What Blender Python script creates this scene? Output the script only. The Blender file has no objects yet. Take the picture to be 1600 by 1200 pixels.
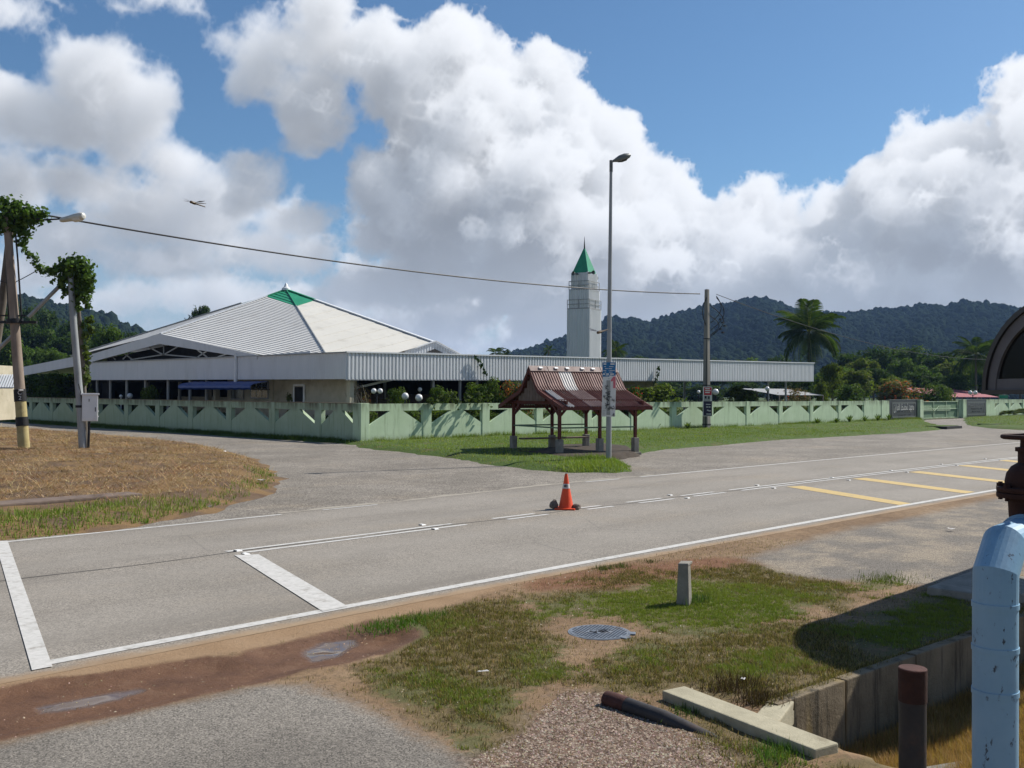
import bpy, bmesh, math, random
import numpy as np
from mathutils import Vector, Matrix

random.seed(11)
RS = np.random.RandomState(7)
SC = bpy.context.scene
COL = SC.collection

# ------------------------------------------------------------------ camera
# x runs along the main road, y across it (away from the camera), metres
CAM_H, FPX = 2.4, 1550.0
_pitch, _roll, _head = math.atan(13.2/FPX), 0.0052, math.atan2(.724, .69)
_hd = Vector((math.sin(_head), math.cos(_head), 0))
_r0 = Vector((math.cos(_head), -math.sin(_head), 0))
_f = _hd*math.cos(_pitch) + Vector((0, 0, math.sin(_pitch)))
_u0 = _r0.cross(_f)
_r = _r0*math.cos(_roll) + _u0*math.sin(_roll)
_u = _r.cross(_f)
CP = Vector((0, 0, CAM_H))
cd = bpy.data.cameras.new('camera'); cam = bpy.data.objects.new('camera', cd); COL.objects.link(cam)
cd.sensor_width = 36; cd.lens = 36*FPX/1600; cd.clip_start = .1; cd.clip_end = 12000
M3 = Matrix((_r, _u, -_f)).transposed()
cam.matrix_world = Matrix.Translation(CP) @ M3.to_4x4()
SC.camera = cam

def ray(px, py): return _f + _r*((px-800)/FPX) - _u*((py-600)/FPX)
def G(px, py, z=0.0):                       # survey helper: where a sight line meets level z
    d = ray(px, py); return CP + d*((z-CAM_H)/d.z)
def onT(px, py, T): d = ray(px, py); return CP + d*(T/d.y)
def onS(px, py, S): d = ray(px, py); return CP + d*(S/d.x)
def AT(px, py, D): d = ray(px, py); return CP + d*(D/d.dot(_hd))
def depth(p): return Vector(p).dot(_hd)

# ------------------------------------------------------------------ sun, sky, exposure
EL = math.radians(44); SH = Vector((.957, -.29, 0)).normalized()
SUN = Vector((SH.x*math.cos(EL), SH.y*math.cos(EL), math.sin(EL)))
ld = bpy.data.lights.new('sun', 'SUN'); ld.energy = 5.0; ld.angle = math.radians(.55); ld.color = (1, .955, .88)
lo = bpy.data.objects.new('sun', ld); COL.objects.link(lo)
lo.rotation_euler = (-SUN).to_track_quat('-Z', 'Y').to_euler(); lo.location = (20, -20, 60)
SC.view_settings.view_transform = 'Standard'; SC.view_settings.look = 'None'
SC.view_settings.gamma = 1; SC.view_settings.use_curve_mapping = False
SC.view_settings.exposure = 0.38
SC.render.engine = 'CYCLES'
SC.cycles.max_bounces = 6; SC.cycles.diffuse_bounces = 3; SC.cycles.transparent_max_bounces = 6
SC.cycles.volume_bounces = 0
CLOUD_SUN, CLOUD_AMB, HZ = (.60, .585, .57), (.16, .195, .245), (.44, .485, .545)
HAZE = 0.00010
SKY_TINT = (.68, .92, 1.08, 1)

# cumulus field: density marched through a noise volume, lit along the sun direction
def build_sky(W=760, HH=390, NW=52):
    """cumulus field in (azimuth, elevation, depth); marched front to back. returns HxWx4 (colour, alpha), row 0 = bottom"""
    rng=np.random.RandomState(5)
    AZ=math.radians(30); E0=math.radians(-2); E1=math.radians(29)
    def px2(px,py):   # photograph-scale angles -> unit 'hundred pixel' coords in az/el
        x=(px-800)/1550.; az=math.atan(x); el=math.atan((613-py)/1550.*math.cos(az)); return az*15.5, el*15.5
    N=64
    base=rng.rand(N,N,N).astype(np.float32)
    def smooth(t): return t*t*t*(t*(t*6-15)+10)
    def noise(x,y,z):
        xi=np.floor(x); yi=np.floor(y); zi=np.floor(z)
        fx=smooth(x-xi); fy=smooth(y-yi); fz=smooth(z-zi)
        a=xi.astype(np.int32)&63; b=yi.astype(np.int32)&63; c=zi.astype(np.int32)&63
        a1=(a+1)&63; b1=(b+1)&63; c1=(c+1)&63
        def g(p,q,r): return base[p,q,r]
        v00=g(a,b,c)*(1-fx)+g(a1,b,c)*fx; v10=g(a,b1,c)*(1-fx)+g(a1,b1,c)*fx
        v01=g(a,b,c1)*(1-fx)+g(a1,b,c1)*fx; v11=g(a,b1,c1)*(1-fx)+g(a1,b1,c1)*fx
        return (v00*(1-fy)+v10*fy)*(1-fz)+(v01*(1-fy)+v11*fy)*fz
    ROT=[(math.cos(a),math.sin(a),math.cos(b),math.sin(b)) for a,b in ((.6,.5),(1.4,.9),(2.5,.4),(.3,1.2),(1.9,.7),(1.,.8))]
    # blobs: px, py, rx, ry (hundreds of pixels after /100), depth, weight
    B=[(40,170,80,55,2.2,.95),(140,125,80,62,2.2,1),(205,165,62,62,2.2,1),(110,195,100,40,2.4,.7),(240,130,30,35,2.2,.9),
       (10,25,80,40,1.6,.25),(80,10,50,28,1.6,.2),(275,5,75,26,1.8,.45),
       (500,20,58,50,2.0,1),(450,75,62,50,2.0,1),(400,110,60,50,2.0,1),(470,150,62,55,2.0,1),(480,200,48,42,2.0,1),(545,85,55,45,2.1,1),
       (610,80,65,50,2.3,1),(690,70,70,50,2.3,1),(650,130,95,60,2.3,1),(780,130,70,55,2.6,1),(855,112,45,40,2.6,1),(750,170,120,85,2.5,1),
       (880,185,65,62,2.7,1),(930,225,70,55,2.7,1),(650,225,50,40,2.0,1),(610,300,66,55,1.9,1),(690,300,120,75,2.1,1),(830,260,135,85,2.4,1),
       (980,290,75,50,2.8,1),(1045,310,58,45,2.8,1),(900,350,160,75,2.5,1),(720,375,165,50,2.2,.95),(1080,370,110,60,2.9,1),
       (205,250,55,30,2.4,.9),(275,262,62,45,2.4,1),(140,290,100,42,2.5,.8),(310,320,88,56,2.4,.95),(390,290,55,50,1.7,1.08),(230,335,100,48,2.3,.7),
       (440,350,62,40,2.2,1),(480,400,52,36,2.3,.85),(400,390,100,32,2.2,.85),(280,408,110,28,2.1,.75),(110,375,110,38,2.3,.6),(20,300,70,60,2.6,.6),
       (1590,180,45,60,2.6,1.05),(1640,230,90,100,2.6,1),(1520,220,65,48,2.7,1),(1450,245,70,55,2.7,1),(1385,290,52,48,2.7,1),(1480,320,140,90,2.6,1),(1580,340,140,110,2.5,1),
       (1390,370,110,60,2.6,1),(1160,340,60,34,2.9,1),(1215,345,55,34,2.9,1),(1285,338,62,40,2.9,1),(1240,395,150,55,2.8,1),(1185,300,24,17,2.9,.75),
       (1120,425,180,55,2.7,1),(1350,440,160,55,2.6,1),(1520,440,160,65,2.5,1),(960,425,160,55,2.6,1),(800,440,160,48,2.6,.9),(640,450,160,40,2.6,.8),
       (880,510,120,40,3.2,.95),(700,500,130,40,3.3,.9),(1040,520,140,36,3.3,.9),(520,520,130,34,3.3,.8),(380,470,120,34,3.1,.75),(150,470,120,34,3.2,.7),(1400,500,160,36,3.3,.9),(1560,510,120,36,3.3,.9),(760,540,110,24,3.3,.8),(1000,475,120,36,3.1,.9),(560,480,110,26,3.2,.6),(1250,480,140,32,3.2,.85),(300,470,140,22,3.2,.55),(60,430,120,28,3.0,.55),(230,520,110,18,3.3,.6)]
    Bp=[]
    for px,py,rx,ry,d,w in B:
        x,y=px2(px,py); Bp.append((x,y,rx/100.,ry/100.,d,w))
    D0,D1=0.9,4.3; ws=np.linspace(D0,D1,NW); dw=ws[1]-ws[0]
    def field(X,Y,w,octs):
        wx=X+.22*(noise(X*1.3+7,Y*1.3,X*.4+w*1.3+20)-.5); wy=Y+.22*(noise(X*1.3+31,Y*1.3+9,Y*.4+w*1.3+20)-.5)
        Fm=np.full_like(X,-1.2)
        for bx,by,rx,ry,d,wt in Bp:
            rw=.55*(rx+ry)
            if abs(w-d)>rw*1.5: continue
            q=np.sqrt(((wx-bx)/rx)**2+((wy-by)/ry)**2+((w-d)/rw)**2)
            v=(1-q)*min(rx,ry,1.0)*1.6 - (1-wt)*.35
            # smooth union
            h=np.clip(.5+.5*(v-Fm)/.28,0,1); Fm=Fm*(1-h)+v*h+.28*h*(1-h)*.6
        n=0; amp=.5; fr=2.1; tot=0
        for o in range(octs):
            c1,s1,c2,s2=ROT[o]
            xa=X*c1+Y*s1; ya=(Y*c1-X*s1)*c2+w*s2; za=w*c2-(Y*c1-X*s1)*s2
            k=noise(xa*fr+o*13.1+40,ya*fr*1.1+o*5.7+40,za*fr+o*3.3+40)
            n=n+amp*(1-np.abs(2*k-1)*1.25 if o>0 else 1.5*k-.35); tot+=amp; amp*=.55; fr*=2.15
        return Fm*1.05+(n/tot-.455)*1.08
    # coarse grid for self shadow
    cw,ch=W//5,HH//5
    xs=np.linspace(-AZ,AZ,W)*15.5; ys=np.linspace(E0,E1,HH)*15.5
    cx=np.linspace(-AZ,AZ,cw)*15.5; cy=np.linspace(E0,E1,ch)*15.5
    CX,CY=np.meshgrid(cx.astype(np.float32),cy.astype(np.float32))
    Dc=np.stack([np.clip(field(CX,CY,w,3)*3.2,0,1.6) for w in ws])   # NW,ch,cw
    tau=np.zeros_like(Dc); step=.14; sv=np.array([.66,.66,.30])  # right, up, away
    dx=cx[1]-cx[0]; dy=cy[1]-cy[0]
    ks=np.arange(NW)[:,None,None]; js=np.arange(ch)[None,:,None]; is_=np.arange(cw)[None,None,:]
    for q in range(1,13):
        L=step*q*(1+.06*q)
        k=np.clip(np.rint(ks+sv[2]*L/dw).astype(int),0,NW-1); j=np.clip(np.rint(js+sv[1]*L/dy).astype(int),0,ch-1); i=np.clip(np.rint(is_+sv[0]*L/dx).astype(int),0,cw-1)
        tau+=Dc[k,j,i]*step*(1+.12*q)
    for ax in (1,2):
        for _ in range(2): tau=.25*np.roll(tau,1,ax)+.5*tau+.25*np.roll(tau,-1,ax)
    tup=np.zeros_like(Dc)
    for q in range(1,9):
        j=np.clip(np.rint(js+.2*q/dy).astype(int),0,ch-1); tup+=Dc[:,j[0,:,0],:]*.2
    def up(A):
        fy=np.linspace(0,ch-1,HH); fx=np.linspace(0,cw-1,W); y0=np.minimum(fy.astype(int),ch-2); x0=np.minimum(fx.astype(int),cw-2)
        ty=(fy-y0)[:,None]; tx=(fx-x0)[None,:]
        R=A[y0]*(1-ty)+A[y0+1]*ty
        return R[:,x0]*(1-tx)+R[:,x0+1]*tx
    X,Y=np.meshgrid(xs.astype(np.float32),ys.astype(np.float32))
    T=np.ones((HH,W),np.float32); Csun=np.zeros((HH,W),np.float32); Camb=np.zeros((HH,W),np.float32)
    KS=1.2+4.6*np.clip((X+3.8)/3.8,0,1)
    for k,w in enumerate(ws):
        dn=np.clip(field(X,Y,w,5)*KS,0,3.0)
        a=1-np.exp(-dn*dw*7.0)
        s=.75*np.exp(-up(tau[k])*1.2)+.25*np.exp(-up(tau[k])*.28)
        Csun+=T*a*(.12+.88*s); Camb+=T*a*(.5+.5*np.exp(-up(tup[k])*.55)); T*=1-a
    al=1-T
    return Csun,Camb,al,ys
_Cs, _Ca, _al, _ys = build_sky()
_H, _W = _al.shape
_px = np.zeros((_H, _W, 4), np.float32)
_px[..., :3] = np.clip(_Cs[..., None]*np.array(CLOUD_SUN) + _Ca[..., None]*np.array(CLOUD_AMB), 0, 4)
_px[..., 3] = _al
_px[..., :3] /= np.maximum(_al, 1e-3)[..., None]
img = bpy.data.images.new('cloud_field', _W, _H, alpha=True, float_buffer=True)
img.colorspace_settings.name = 'Non-Color'; img.alpha_mode = 'CHANNEL_PACKED'
img.pixels.foreach_set(_px.ravel()); img.update()

W = bpy.data.worlds.new('World'); SC.world = W; W.use_nodes = True
nt = W.node_tree; nt.nodes.clear()
def wn(t, **k):
    n = nt.nodes.new(t)
    for a_, b_ in k.items(): setattr(n, a_, b_)
    return n
def wm(op, a=None, b=None, c=None):
    n = wn('ShaderNodeMath', operation=op)
    for i, v in enumerate((a, b, c)):
        if v is None: continue
        if isinstance(v, (int, float)): n.inputs[i].default_value = v
        else: nt.links.new(v, n.inputs[i])
    return n.outputs[0]
tc = wn('ShaderNodeTexCoord'); sx = wn('ShaderNodeSeparateXYZ'); nt.links.new(tc.outputs['Generated'], sx.inputs[0])
x_, y_, z_ = sx.outputs
az = wm('SUBTRACT', wm('ARCTAN2', x_, y_), _head)             # azimuth from the view heading
u_ = wm('PINGPONG', wm('ADD', wm('DIVIDE', az, math.radians(60)), 6.5), 1.0)
el = wm('ARCSINE', z_)
v_ = wm('DIVIDE', wm('ADD', el, math.radians(2)), math.radians(31))
v_ = wm('PINGPONG', wm('MAXIMUM', v_, 0.0), 1.0)
cv = wn('ShaderNodeCombineXYZ'); nt.links.new(u_, cv.inputs[0]); nt.links.new(v_, cv.inputs[1])
it = wn('ShaderNodeTexImage', image=img, interpolation='Linear', extension='EXTEND'); nt.links.new(cv.outputs[0], it.inputs[0])
up = wn('ShaderNodeMapRange'); up.inputs[1].default_value = math.radians(26); up.inputs[2].default_value = math.radians(38)
up.inputs[3].default_value = 1; up.inputs[4].default_value = 0; nt.links.new(el, up.inputs[0])
fac = wm('MULTIPLY', it.outputs['Alpha'], up.outputs[0])
sky = wn('ShaderNodeTexSky', sky_type='NISHITA'); sky.sun_disc = False; sky.sun_elevation = EL
sky.sun_rotation = math.atan2(SUN.x, SUN.y); sky.air_density = 1.0; sky.dust_density = .6; sky.ozone_density = 2.0; sky.altitude = 50
def mixc(f, a, b, bt='MIX'):
    n = wn('ShaderNodeMix', data_type='RGBA', blend_type=bt)
    for sck, v in ((n.inputs[0], f), (n.inputs[6], a), (n.inputs[7], b)):
        if isinstance(v, (int, float)): sck.default_value = v
        elif isinstance(v, tuple): sck.default_value = v
        else: nt.links.new(v, sck)
    return n.outputs[2]
SKYS = 0.07
k = 1/SKYS
# moist air near the horizon whitens the sky all the way round
hz = wn('ShaderNodeMapRange', interpolation_type='SMOOTHSTEP'); hz.inputs[1].default_value = math.radians(-2); hz.inputs[2].default_value = math.radians(11)
hz.inputs[3].default_value = .80; hz.inputs[4].default_value = 0; nt.links.new(el, hz.inputs[0])
skyc = mixc(1.0, sky.outputs[0], SKY_TINT, 'MULTIPLY')
base = mixc(fac, skyc, mixc(1.0, it.outputs['Color'], (k, k, k, 1), 'MULTIPLY'))
final = mixc(hz.outputs[0], base, (HZ[0]*k, HZ[1]*k, HZ[2]*k, 1))
bg = wn('ShaderNodeBackground'); bg.inputs[1].default_value = SKYS; nt.links.new(final, bg.inputs[0])
ow = wn('ShaderNodeOutputWorld'); nt.links.new(bg.outputs[0], ow.inputs[0])

# ------------------------------------------------------------------ helpers
BASE = {}
def props(o, label=None, cat=None, group=None, kind=None):
    if label: o['label'] = label
    if cat: o['category'] = cat
    if group: o['group'] = group
    if kind: o['kind'] = kind
    return o
def thing(name, label, cat, base=(0, 0, 0), group=None):
    o = bpy.data.objects.new(name, None); COL.objects.link(o); o.location = base; o.empty_display_size = .2
    BASE[o.name] = Vector(base)
    return props(o, label, cat, group)
def link(name, me, parent=None, base=None):
    o = bpy.data.objects.new(name, me); COL.objects.link(o)
    if parent is not None:
        o.parent = parent; BASE[o.name] = BASE[parent.name].copy()
    else:
        BASE[o.name] = Vector(base or (0, 0, 0)); o.location = BASE[o.name]
    return o
def copy_tree(o, loc=None, rot=None, scale=None, label=None, group=None, parent=None):
    c = o.copy(); COL.objects.link(c)
    if parent is not None: c.parent = parent
    if loc is not None: c.location = loc
    if rot is not None: c.rotation_euler = rot
    if scale is not None: c.scale = scale
    if label: c['label'] = label
    if group: c['group'] = group
    for ch in o.children: copy_tree(ch, parent=c)
    return c

class MB:
    """collects shapes in world coordinates, then links them as one mesh object"""
    def __init__(s): s.v = []; s.f = []; s.c = []
    def add(s, vs, fs, col=None):
        n = len(s.v); s.v += [tuple(v) for v in vs]; s.f += [tuple(i+n for i in f) for f in fs]
        return s
    def box(s, c, size, rot=None):
        c = Vector(c); hx, hy, hz_ = size[0]/2, size[1]/2, size[2]/2
        R = rot if rot is not None else Matrix.Identity(3)
        if isinstance(R, (int, float)): R = Matrix.Rotation(R, 3, 'Z')
        vs = [c + R @ Vector((x*hx, y*hy, z*hz_)) for x in (-1, 1) for y in (-1, 1) for z in (-1, 1)]
        return s.add(vs, [(0, 1, 3, 2), (4, 6, 7, 5), (0, 4, 5, 1), (2, 3, 7, 6), (0, 2, 6, 4), (1, 5, 7, 3)])
    def bar(s, a, b, w, h=None, up=(0, 0, 1)):
        a, b = Vector(a), Vector(b); d = (b-a); L = d.length; d.normalize(); u = Vector(up)
        x = d.cross(u)
        if x.length < 1e-4: x = d.cross(Vector((1, 0, 0)))
        x.normalize(); u = x.cross(d)
        return s.box((a+b)/2, (w, L, h or w), Matrix((x, d, u)).transposed())
    def prism(s, poly, ext):
        """planar polygon (list of points) extruded by vector ext"""
        n = len(poly); e = Vector(ext); vs = [Vector(p) for p in poly] + [Vector(p)+e for p in poly]
        return s.add(vs, [tuple(range(n))[::-1], tuple(range(n, 2*n))] + [(i, (i+1) % n, n+(i+1) % n, n+i) for i in range(n)])
    def tube(s, pts, rad, n=12, caps=True):
        pts = [Vector(p) for p in pts]; m = len(pts)
        if isinstance(rad, (int, float)): rad = [rad]*m
        vs = []; prev = None
        for i, p in enumerate(pts):
            d = (pts[min(i+1, m-1)] - pts[max(i-1, 0)]).normalized()
            if prev is None:
                x = d.cross(Vector((0, 0, 1)))
                if x.length < 1e-3: x = d.cross(Vector((0, 1, 0)))
            else: x = prev - d*prev.dot(d)
            x.normalize(); prev = x; y = d.cross(x)
            for k_ in range(n):
                a = 2*math.pi*k_/n; vs.append(p + (x*math.cos(a) + y*math.sin(a))*rad[i])
        fs = [(i*n+k_, i*n+(k_+1) % n, (i+1)*n+(k_+1) % n, (i+1)*n+k_) for i in range(m-1) for k_ in range(n)]
        if caps: fs += [tuple(range(n))[::-1], tuple(range((m-1)*n, m*n))]
        return s.add(vs, fs)
    def lathe(s, prof, c, n=20):
        c = Vector(c); return s.tube([c + Vector((0, 0, z)) for r, z in prof], [r for r, z in prof], n)
    def ball(s, c, r, n=14, m=9, sc=(1, 1, 1)):
        c = Vector(c); vs = []; fs = []
        for j in range(m+1):
            t = math.pi*j/m
            for i in range(n):
                a = 2*math.pi*i/n; vs.append(c + Vector((math.sin(t)*math.cos(a)*sc[0], math.sin(t)*math.sin(a)*sc[1], math.cos(t)*sc[2]))*r)
        for j in range(m):
            for i in range(n): fs.append((j*n+i, (j+1)*n+i, (j+1)*n+(i+1) % n, j*n+(i+1) % n))
        return s.add(vs, fs)
    def mesh(s, name, mat, base=(0, 0, 0), smooth=False, bevel=0):
        me = bpy.data.meshes.new(name); b = Vector(base)
        me.from_pydata([Vector(v)-b for v in s.v], [], s.f)
        bm = bmesh.new(); bm.from_mesh(me)
        bmesh.ops.remove_doubles(bm, verts=bm.verts, dist=1e-5)
        bmesh.ops.recalc_face_normals(bm, faces=bm.faces)
        if bevel:
            es = [e for e in bm.edges if len(e.link_faces) == 2 and e.calc_face_angle(0) > .6]
            bmesh.ops.bevel(bm, geom=es, offset=bevel, segments=2, affect='EDGES', profile=.6, clamp_overlap=True)
        bm.to_mesh(me); bm.free()
        if smooth:
            me.polygons.foreach_set('use_smooth', [True]*len(me.polygons))
            try: me.set_sharp_from_angle(angle=math.radians(38))
            except Exception: pass
        me.materials.append(mat); me.update(); return me
    def build(s, name, mat, parent=None, base=None, smooth=False, bevel=0):
        b = BASE[parent.name] if parent is not None else Vector(base or (0, 0, 0))
        return link(name, s.mesh(name, mat, b, smooth, bevel), parent, b)

def fast_mesh(name, V, F, mat, col=None, smooth=False, attrs=None):
    """V (n,3), F (m,k) arrays; col (n,4) point colours"""
    me = bpy.data.meshes.new(name); V = np.asarray(V, np.float32); F = np.asarray(F, np.int32)
    me.vertices.add(len(V)); me.vertices.foreach_set('co', V.ravel())
    k_ = F.shape[1]; me.loops.add(F.size); me.loops.foreach_set('vertex_index', F.ravel())
    me.polygons.add(len(F)); me.polygons.foreach_set('loop_start', np.arange(0, F.size, k_, dtype=np.int32))
    if smooth: me.polygons.foreach_set('use_smooth', np.ones(len(F), bool))
    me.update(calc_edges=True)
    if col is not None:
        a = me.color_attributes.new('Col', 'FLOAT_COLOR', 'POINT'); a.data.foreach_set('color', np.asarray(col, np.float32).ravel())
    for nm, arr in (attrs or {}).items():
        a = me.attributes.new(nm, 'FLOAT', 'POINT'); a.data.foreach_set('value', np.asarray(arr, np.float32))
    me.materials.append(mat); return me

def vnoise(x, y, seed=0):
    """smooth 2-D value noise in [0,1], numpy"""
    xi = np.floor(x); yi = np.floor(y); fx = x-xi; fy = y-yi
    fx = fx*fx*(3-2*fx); fy = fy*fy*(3-2*fy)
    def h(a, b):
        t = np.sin(a*127.1 + b*311.7 + seed*74.7)*43758.5453
        return t-np.floor(t)
    return (h(xi, yi)*(1-fx)+h(xi+1, yi)*fx)*(1-fy) + (h(xi, yi+1)*(1-fx)+h(xi+1, yi+1)*fx)*fy
def fbm(x, y, seed=0, o=4):
    s_ = 0; a = .5; t = 0
    for i in range(o):
        s_ = s_+a*vnoise(x, y, seed+i*3); t += a; a *= .5; x = x*2.03+5; y = y*2.03+3
    return s_/t
def sd_poly(X, Y, poly):
    """signed distance to polygon, negative inside"""
    d = np.full(X.shape, 1e9); ins = np.zeros(X.shape, bool); n = len(poly)
    for i in range(n):
        ax, ay = poly[i][0], poly[i][1]; bx, by = poly[(i+1) % n][0], poly[(i+1) % n][1]
        ex, ey = bx-ax, by-ay; wx, wy = X-ax, Y-ay
        t = np.clip((wx*ex+wy*ey)/(ex*ex+ey*ey+1e-12), 0, 1)
        d = np.minimum(d, (wx-ex*t)**2+(wy-ey*t)**2)
        c = ((ay <= Y) & (by > Y)) | ((by <= Y) & (ay > Y))
        with np.errstate(divide='ignore', invalid='ignore'):
            xc = ax + (Y-ay)*ex/np.where(abs(ey) < 1e-12, 1e-12, ey)
        ins ^= c & (X < xc)
    return np.sqrt(d)*np.where(ins, -1, 1)
def gp(pts, z=0.0): return [tuple(G(x, y, z)[:2]) for x, y in pts]

# ------------------------------------------------------------------ materials
class NT:
    def __init__(s, name):
        s.m = bpy.data.materials.new(name); s.m.use_nodes = True; s.t = s.m.node_tree; s.t.nodes.clear()
        s.out = s.n('ShaderNodeOutputMaterial'); s.b = s.n('ShaderNodeBsdfPrincipled'); s.l(s.b.outputs[0], s.out.inputs[0])
        s.tc = s.n('ShaderNodeTexCoord').outputs['Object']
    def n(s, t, **k):
        o = s.t.nodes.new(t)
        for a, b in k.items(): setattr(o, a, b)
        return o
    def l(s, a, b): s.t.links.new(a, b)
    def put(s, sock, v):
        if hasattr(v, 'is_output') or hasattr(v, 'links'): s.l(v, sock)
        else: sock.default_value = v
    def vec(s, stretch=(1, 1, 1), src=None):
        m = s.n('ShaderNodeMapping'); m.inputs['Scale'].default_value = stretch; s.l(src or s.tc, m.inputs[0]); return m.outputs[0]
    def noise(s, scale, detail=5, rough=.55, stretch=None, dist=0):
        o = s.n('ShaderNodeTexNoise'); o.inputs['Scale'].default_value = scale; o.inputs['Detail'].default_value = detail
        o.inputs['Roughness'].default_value = rough; o.inputs['Distortion'].default_value = dist
        s.l(s.vec(stretch) if stretch else s.tc, o.inputs['Vector']); return o.outputs[0]
    def vor(s, scale, feature='F1', out='Distance', stretch=None):
        o = s.n('ShaderNodeTexVoronoi', feature=feature); o.inputs['Scale'].default_value = scale
        s.l(s.vec(stretch) if stretch else s.tc, o.inputs['Vector']); return o.outputs[out]
    def ramp(s, f, stops):
        o = s.n('ShaderNodeValToRGB'); e = o.color_ramp.elements
        while len(e) < len(stops): e.new(.5)
        for q, (p, c) in zip(e, stops):
            q.position = p; q.color = (*c, 1) if not isinstance(c, (int, float)) else (c, c, c, 1)
        s.l(f, o.inputs[0]); return o.outputs[0]
    def mix(s, f, a, b, bt='MIX'):
        o = s.n('ShaderNodeMix', data_type='RGBA', blend_type=bt)
        for sk, v in ((o.inputs[0], f), (o.inputs[6], a), (o.inputs[7], b)):
            if isinstance(v, tuple) and len(v) == 3: v = (*v, 1)
            s.put(sk, v)
        return o.outputs[2]
    def math(s, op, a, b=None, c=None, clamp=False):
        o = s.n('ShaderNodeMath', operation=op); o.use_clamp = clamp
        for i, v in enumerate((a, b, c)):
            if v is not None: s.put(o.inputs[i], v)
        return o.outputs[0]
    def rng(s, v, a, b, c=0, d=1, smooth=True):
        o = s.n('ShaderNodeMapRange'); o.interpolation_type = 'SMOOTHSTEP' if smooth else 'LINEAR'
        s.put(o.inputs[0], v)
        for i, x in enumerate((a, b, c, d)): s.put(o.inputs[i+1], x)
        return o.outputs[0]
    def attr(s, name, out='Fac'):
        o = s.n('ShaderNodeAttribute'); o.attribute_name = name; return o.outputs[out]
    def sep(s, src=None):
        o = s.n('ShaderNodeSeparateXYZ'); s.l(src or s.tc, o.inputs[0]); return o.outputs
    def bump(s, h, strength=.4, dist=.02):
        o = s.n('ShaderNodeBump'); o.inputs['Strength'].default_value = strength; o.inputs['Distance'].default_value = dist
        s.l(h, o.inputs['Height']); s.l(o.outputs[0], s.b.inputs['Normal'])
    def fin(s, col, rough=.8, spec=.3, metal=0):
        s.put(s.b.inputs['Base Color'], (*col, 1) if isinstance(col, tuple) and len(col) == 3 else col)
        s.put(s.b.inputs['Roughness'], rough); s.b.inputs['Specular IOR Level'].default_value = spec; s.b.inputs['Metallic'].default_value = metal
        return s.m

def simple(name, c1, c2, scale=3.0, rough=.7, spec=.3, metal=0, bump=.0, bdist=.01, stretch=None, dirt=None, dscale=1.2, damt=.5, fine=25):
    n = NT(name)
    f = n.noise(scale, 6, .6, stretch)
    col = n.ramp(f, [(.32, c1), (.68, c2)])
    if dirt:
        d = n.rng(n.noise(dscale, 8, .68, stretch), .5, .72, 0, damt); col = n.mix(d, col, dirt)
    if bump: n.bump(n.noise(fine, 6, .6, stretch), bump, bdist)
    return n.fin(col, rough, spec, metal)

def leafmat(name, trans=.38, rough=.75):
    n = NT(name); c = n.attr('Col', 'Color')
    n.fin(c, rough, .10)
    t = n.n('ShaderNodeBsdfTranslucent'); n.l(n.mix(1.0, c, (1.1, 1.25, .5), 'MULTIPLY'), t.inputs[0])
    m = n.n('ShaderNodeMixShader'); m.inputs[0].default_value = trans
    n.l(n.b.outputs[0], m.inputs[1]); n.l(t.outputs[0], m.inputs[2]); n.l(m.outputs[0], n.out.inputs[0])
    return n.m

M = {}
M['leaf'] = leafmat('leaf'); M['grass'] = leafmat('grass_blade', .3, .6); M['straw'] = leafmat('straw', .15, .7)
M['white_metal'] = simple('white_metal_sheet', (.60, .62, .63), (.66, .67, .68), 2, .5, .4, dirt=(.38, .37, .34), dscale=.7, damt=.25, stretch=(1, 1, .25))
M['white_paint'] = simple('white_paint', (.7, .7, .68), (.8, .8, .78), 3, .55, dirt=(.45, .42, .36), damt=.3)
M['line_paint'] = simple('road_line_paint', (.44, .43, .40), (.56, .54, .51), 14, .7, dirt=(.25, .225, .19), dscale=6, damt=.85, bump=.3, fine=90)
M['yellow_paint'] = simple('yellow_bar_paint', (.46, .325, .12), (.54, .395, .165), 12, .7, dirt=(.25, .22, .16), dscale=4, damt=.7, bump=.3, fine=90)
M['dark'] = simple('interior_shade', (.02, .02, .022), (.035, .034, .034), 2, .9)  # near-black stands in for shade inside the hall, gable and culverts
M['black'] = simple('black_rubber', (.012, .012, .013), (.02, .02, .02), 8, .6)
M['cable'] = simple('cable_black', (.01, .01, .011), (.016, .016, .018), 8, .5)
M['steel'] = simple('galvanised_steel', (.24, .25, .25), (.34, .35, .35), 3, .5, .5, .3, dirt=(.16, .13, .10), dscale=2.5, damt=.4, stretch=(1, 1, .3))
M['old_pole'] = simple('weathered_pole', (.20, .155, .12), (.30, .24, .19), 2.2, .75, dirt=(.08, .06, .05), dscale=1.5, damt=.6, stretch=(1, 1, .3), bump=.3)
M['yellow_pole'] = simple('faded_yellow_pole_paint', (.34, .27, .11), (.42, .36, .18), 3, .7, dirt=(.14, .10, .06), dscale=2.2, damt=.6, bump=.2)
M['concrete'] = simple('concrete', (.20, .185, .155), (.30, .28, .24), 4, .9, bump=.5, fine=40, dirt=(.09, .085, .07), dscale=2.2, damt=.7)
M['concrete_beam'] = simple('pale_concrete', (.30, .27, .19), (.42, .38, .27), 5, .9, bump=.5, fine=60, dirt=(.16, .13, .08), dscale=3, damt=.6)  # paler, yellower concrete for the long beam and its block
M['utility_concrete'] = simple('pole_concrete', (.17, .16, .145), (.25, .235, .21), 2, .85, bump=.3, dirt=(.10, .09, .08), stretch=(1, 1, .2))
M['wood_red'] = simple('red_brown_timber', (.085, .022, .016), (.13, .036, .027), 5, .7, dirt=(.06, .03, .025), damt=.6, bump=.3, stretch=(1, 1, .2))
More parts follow.
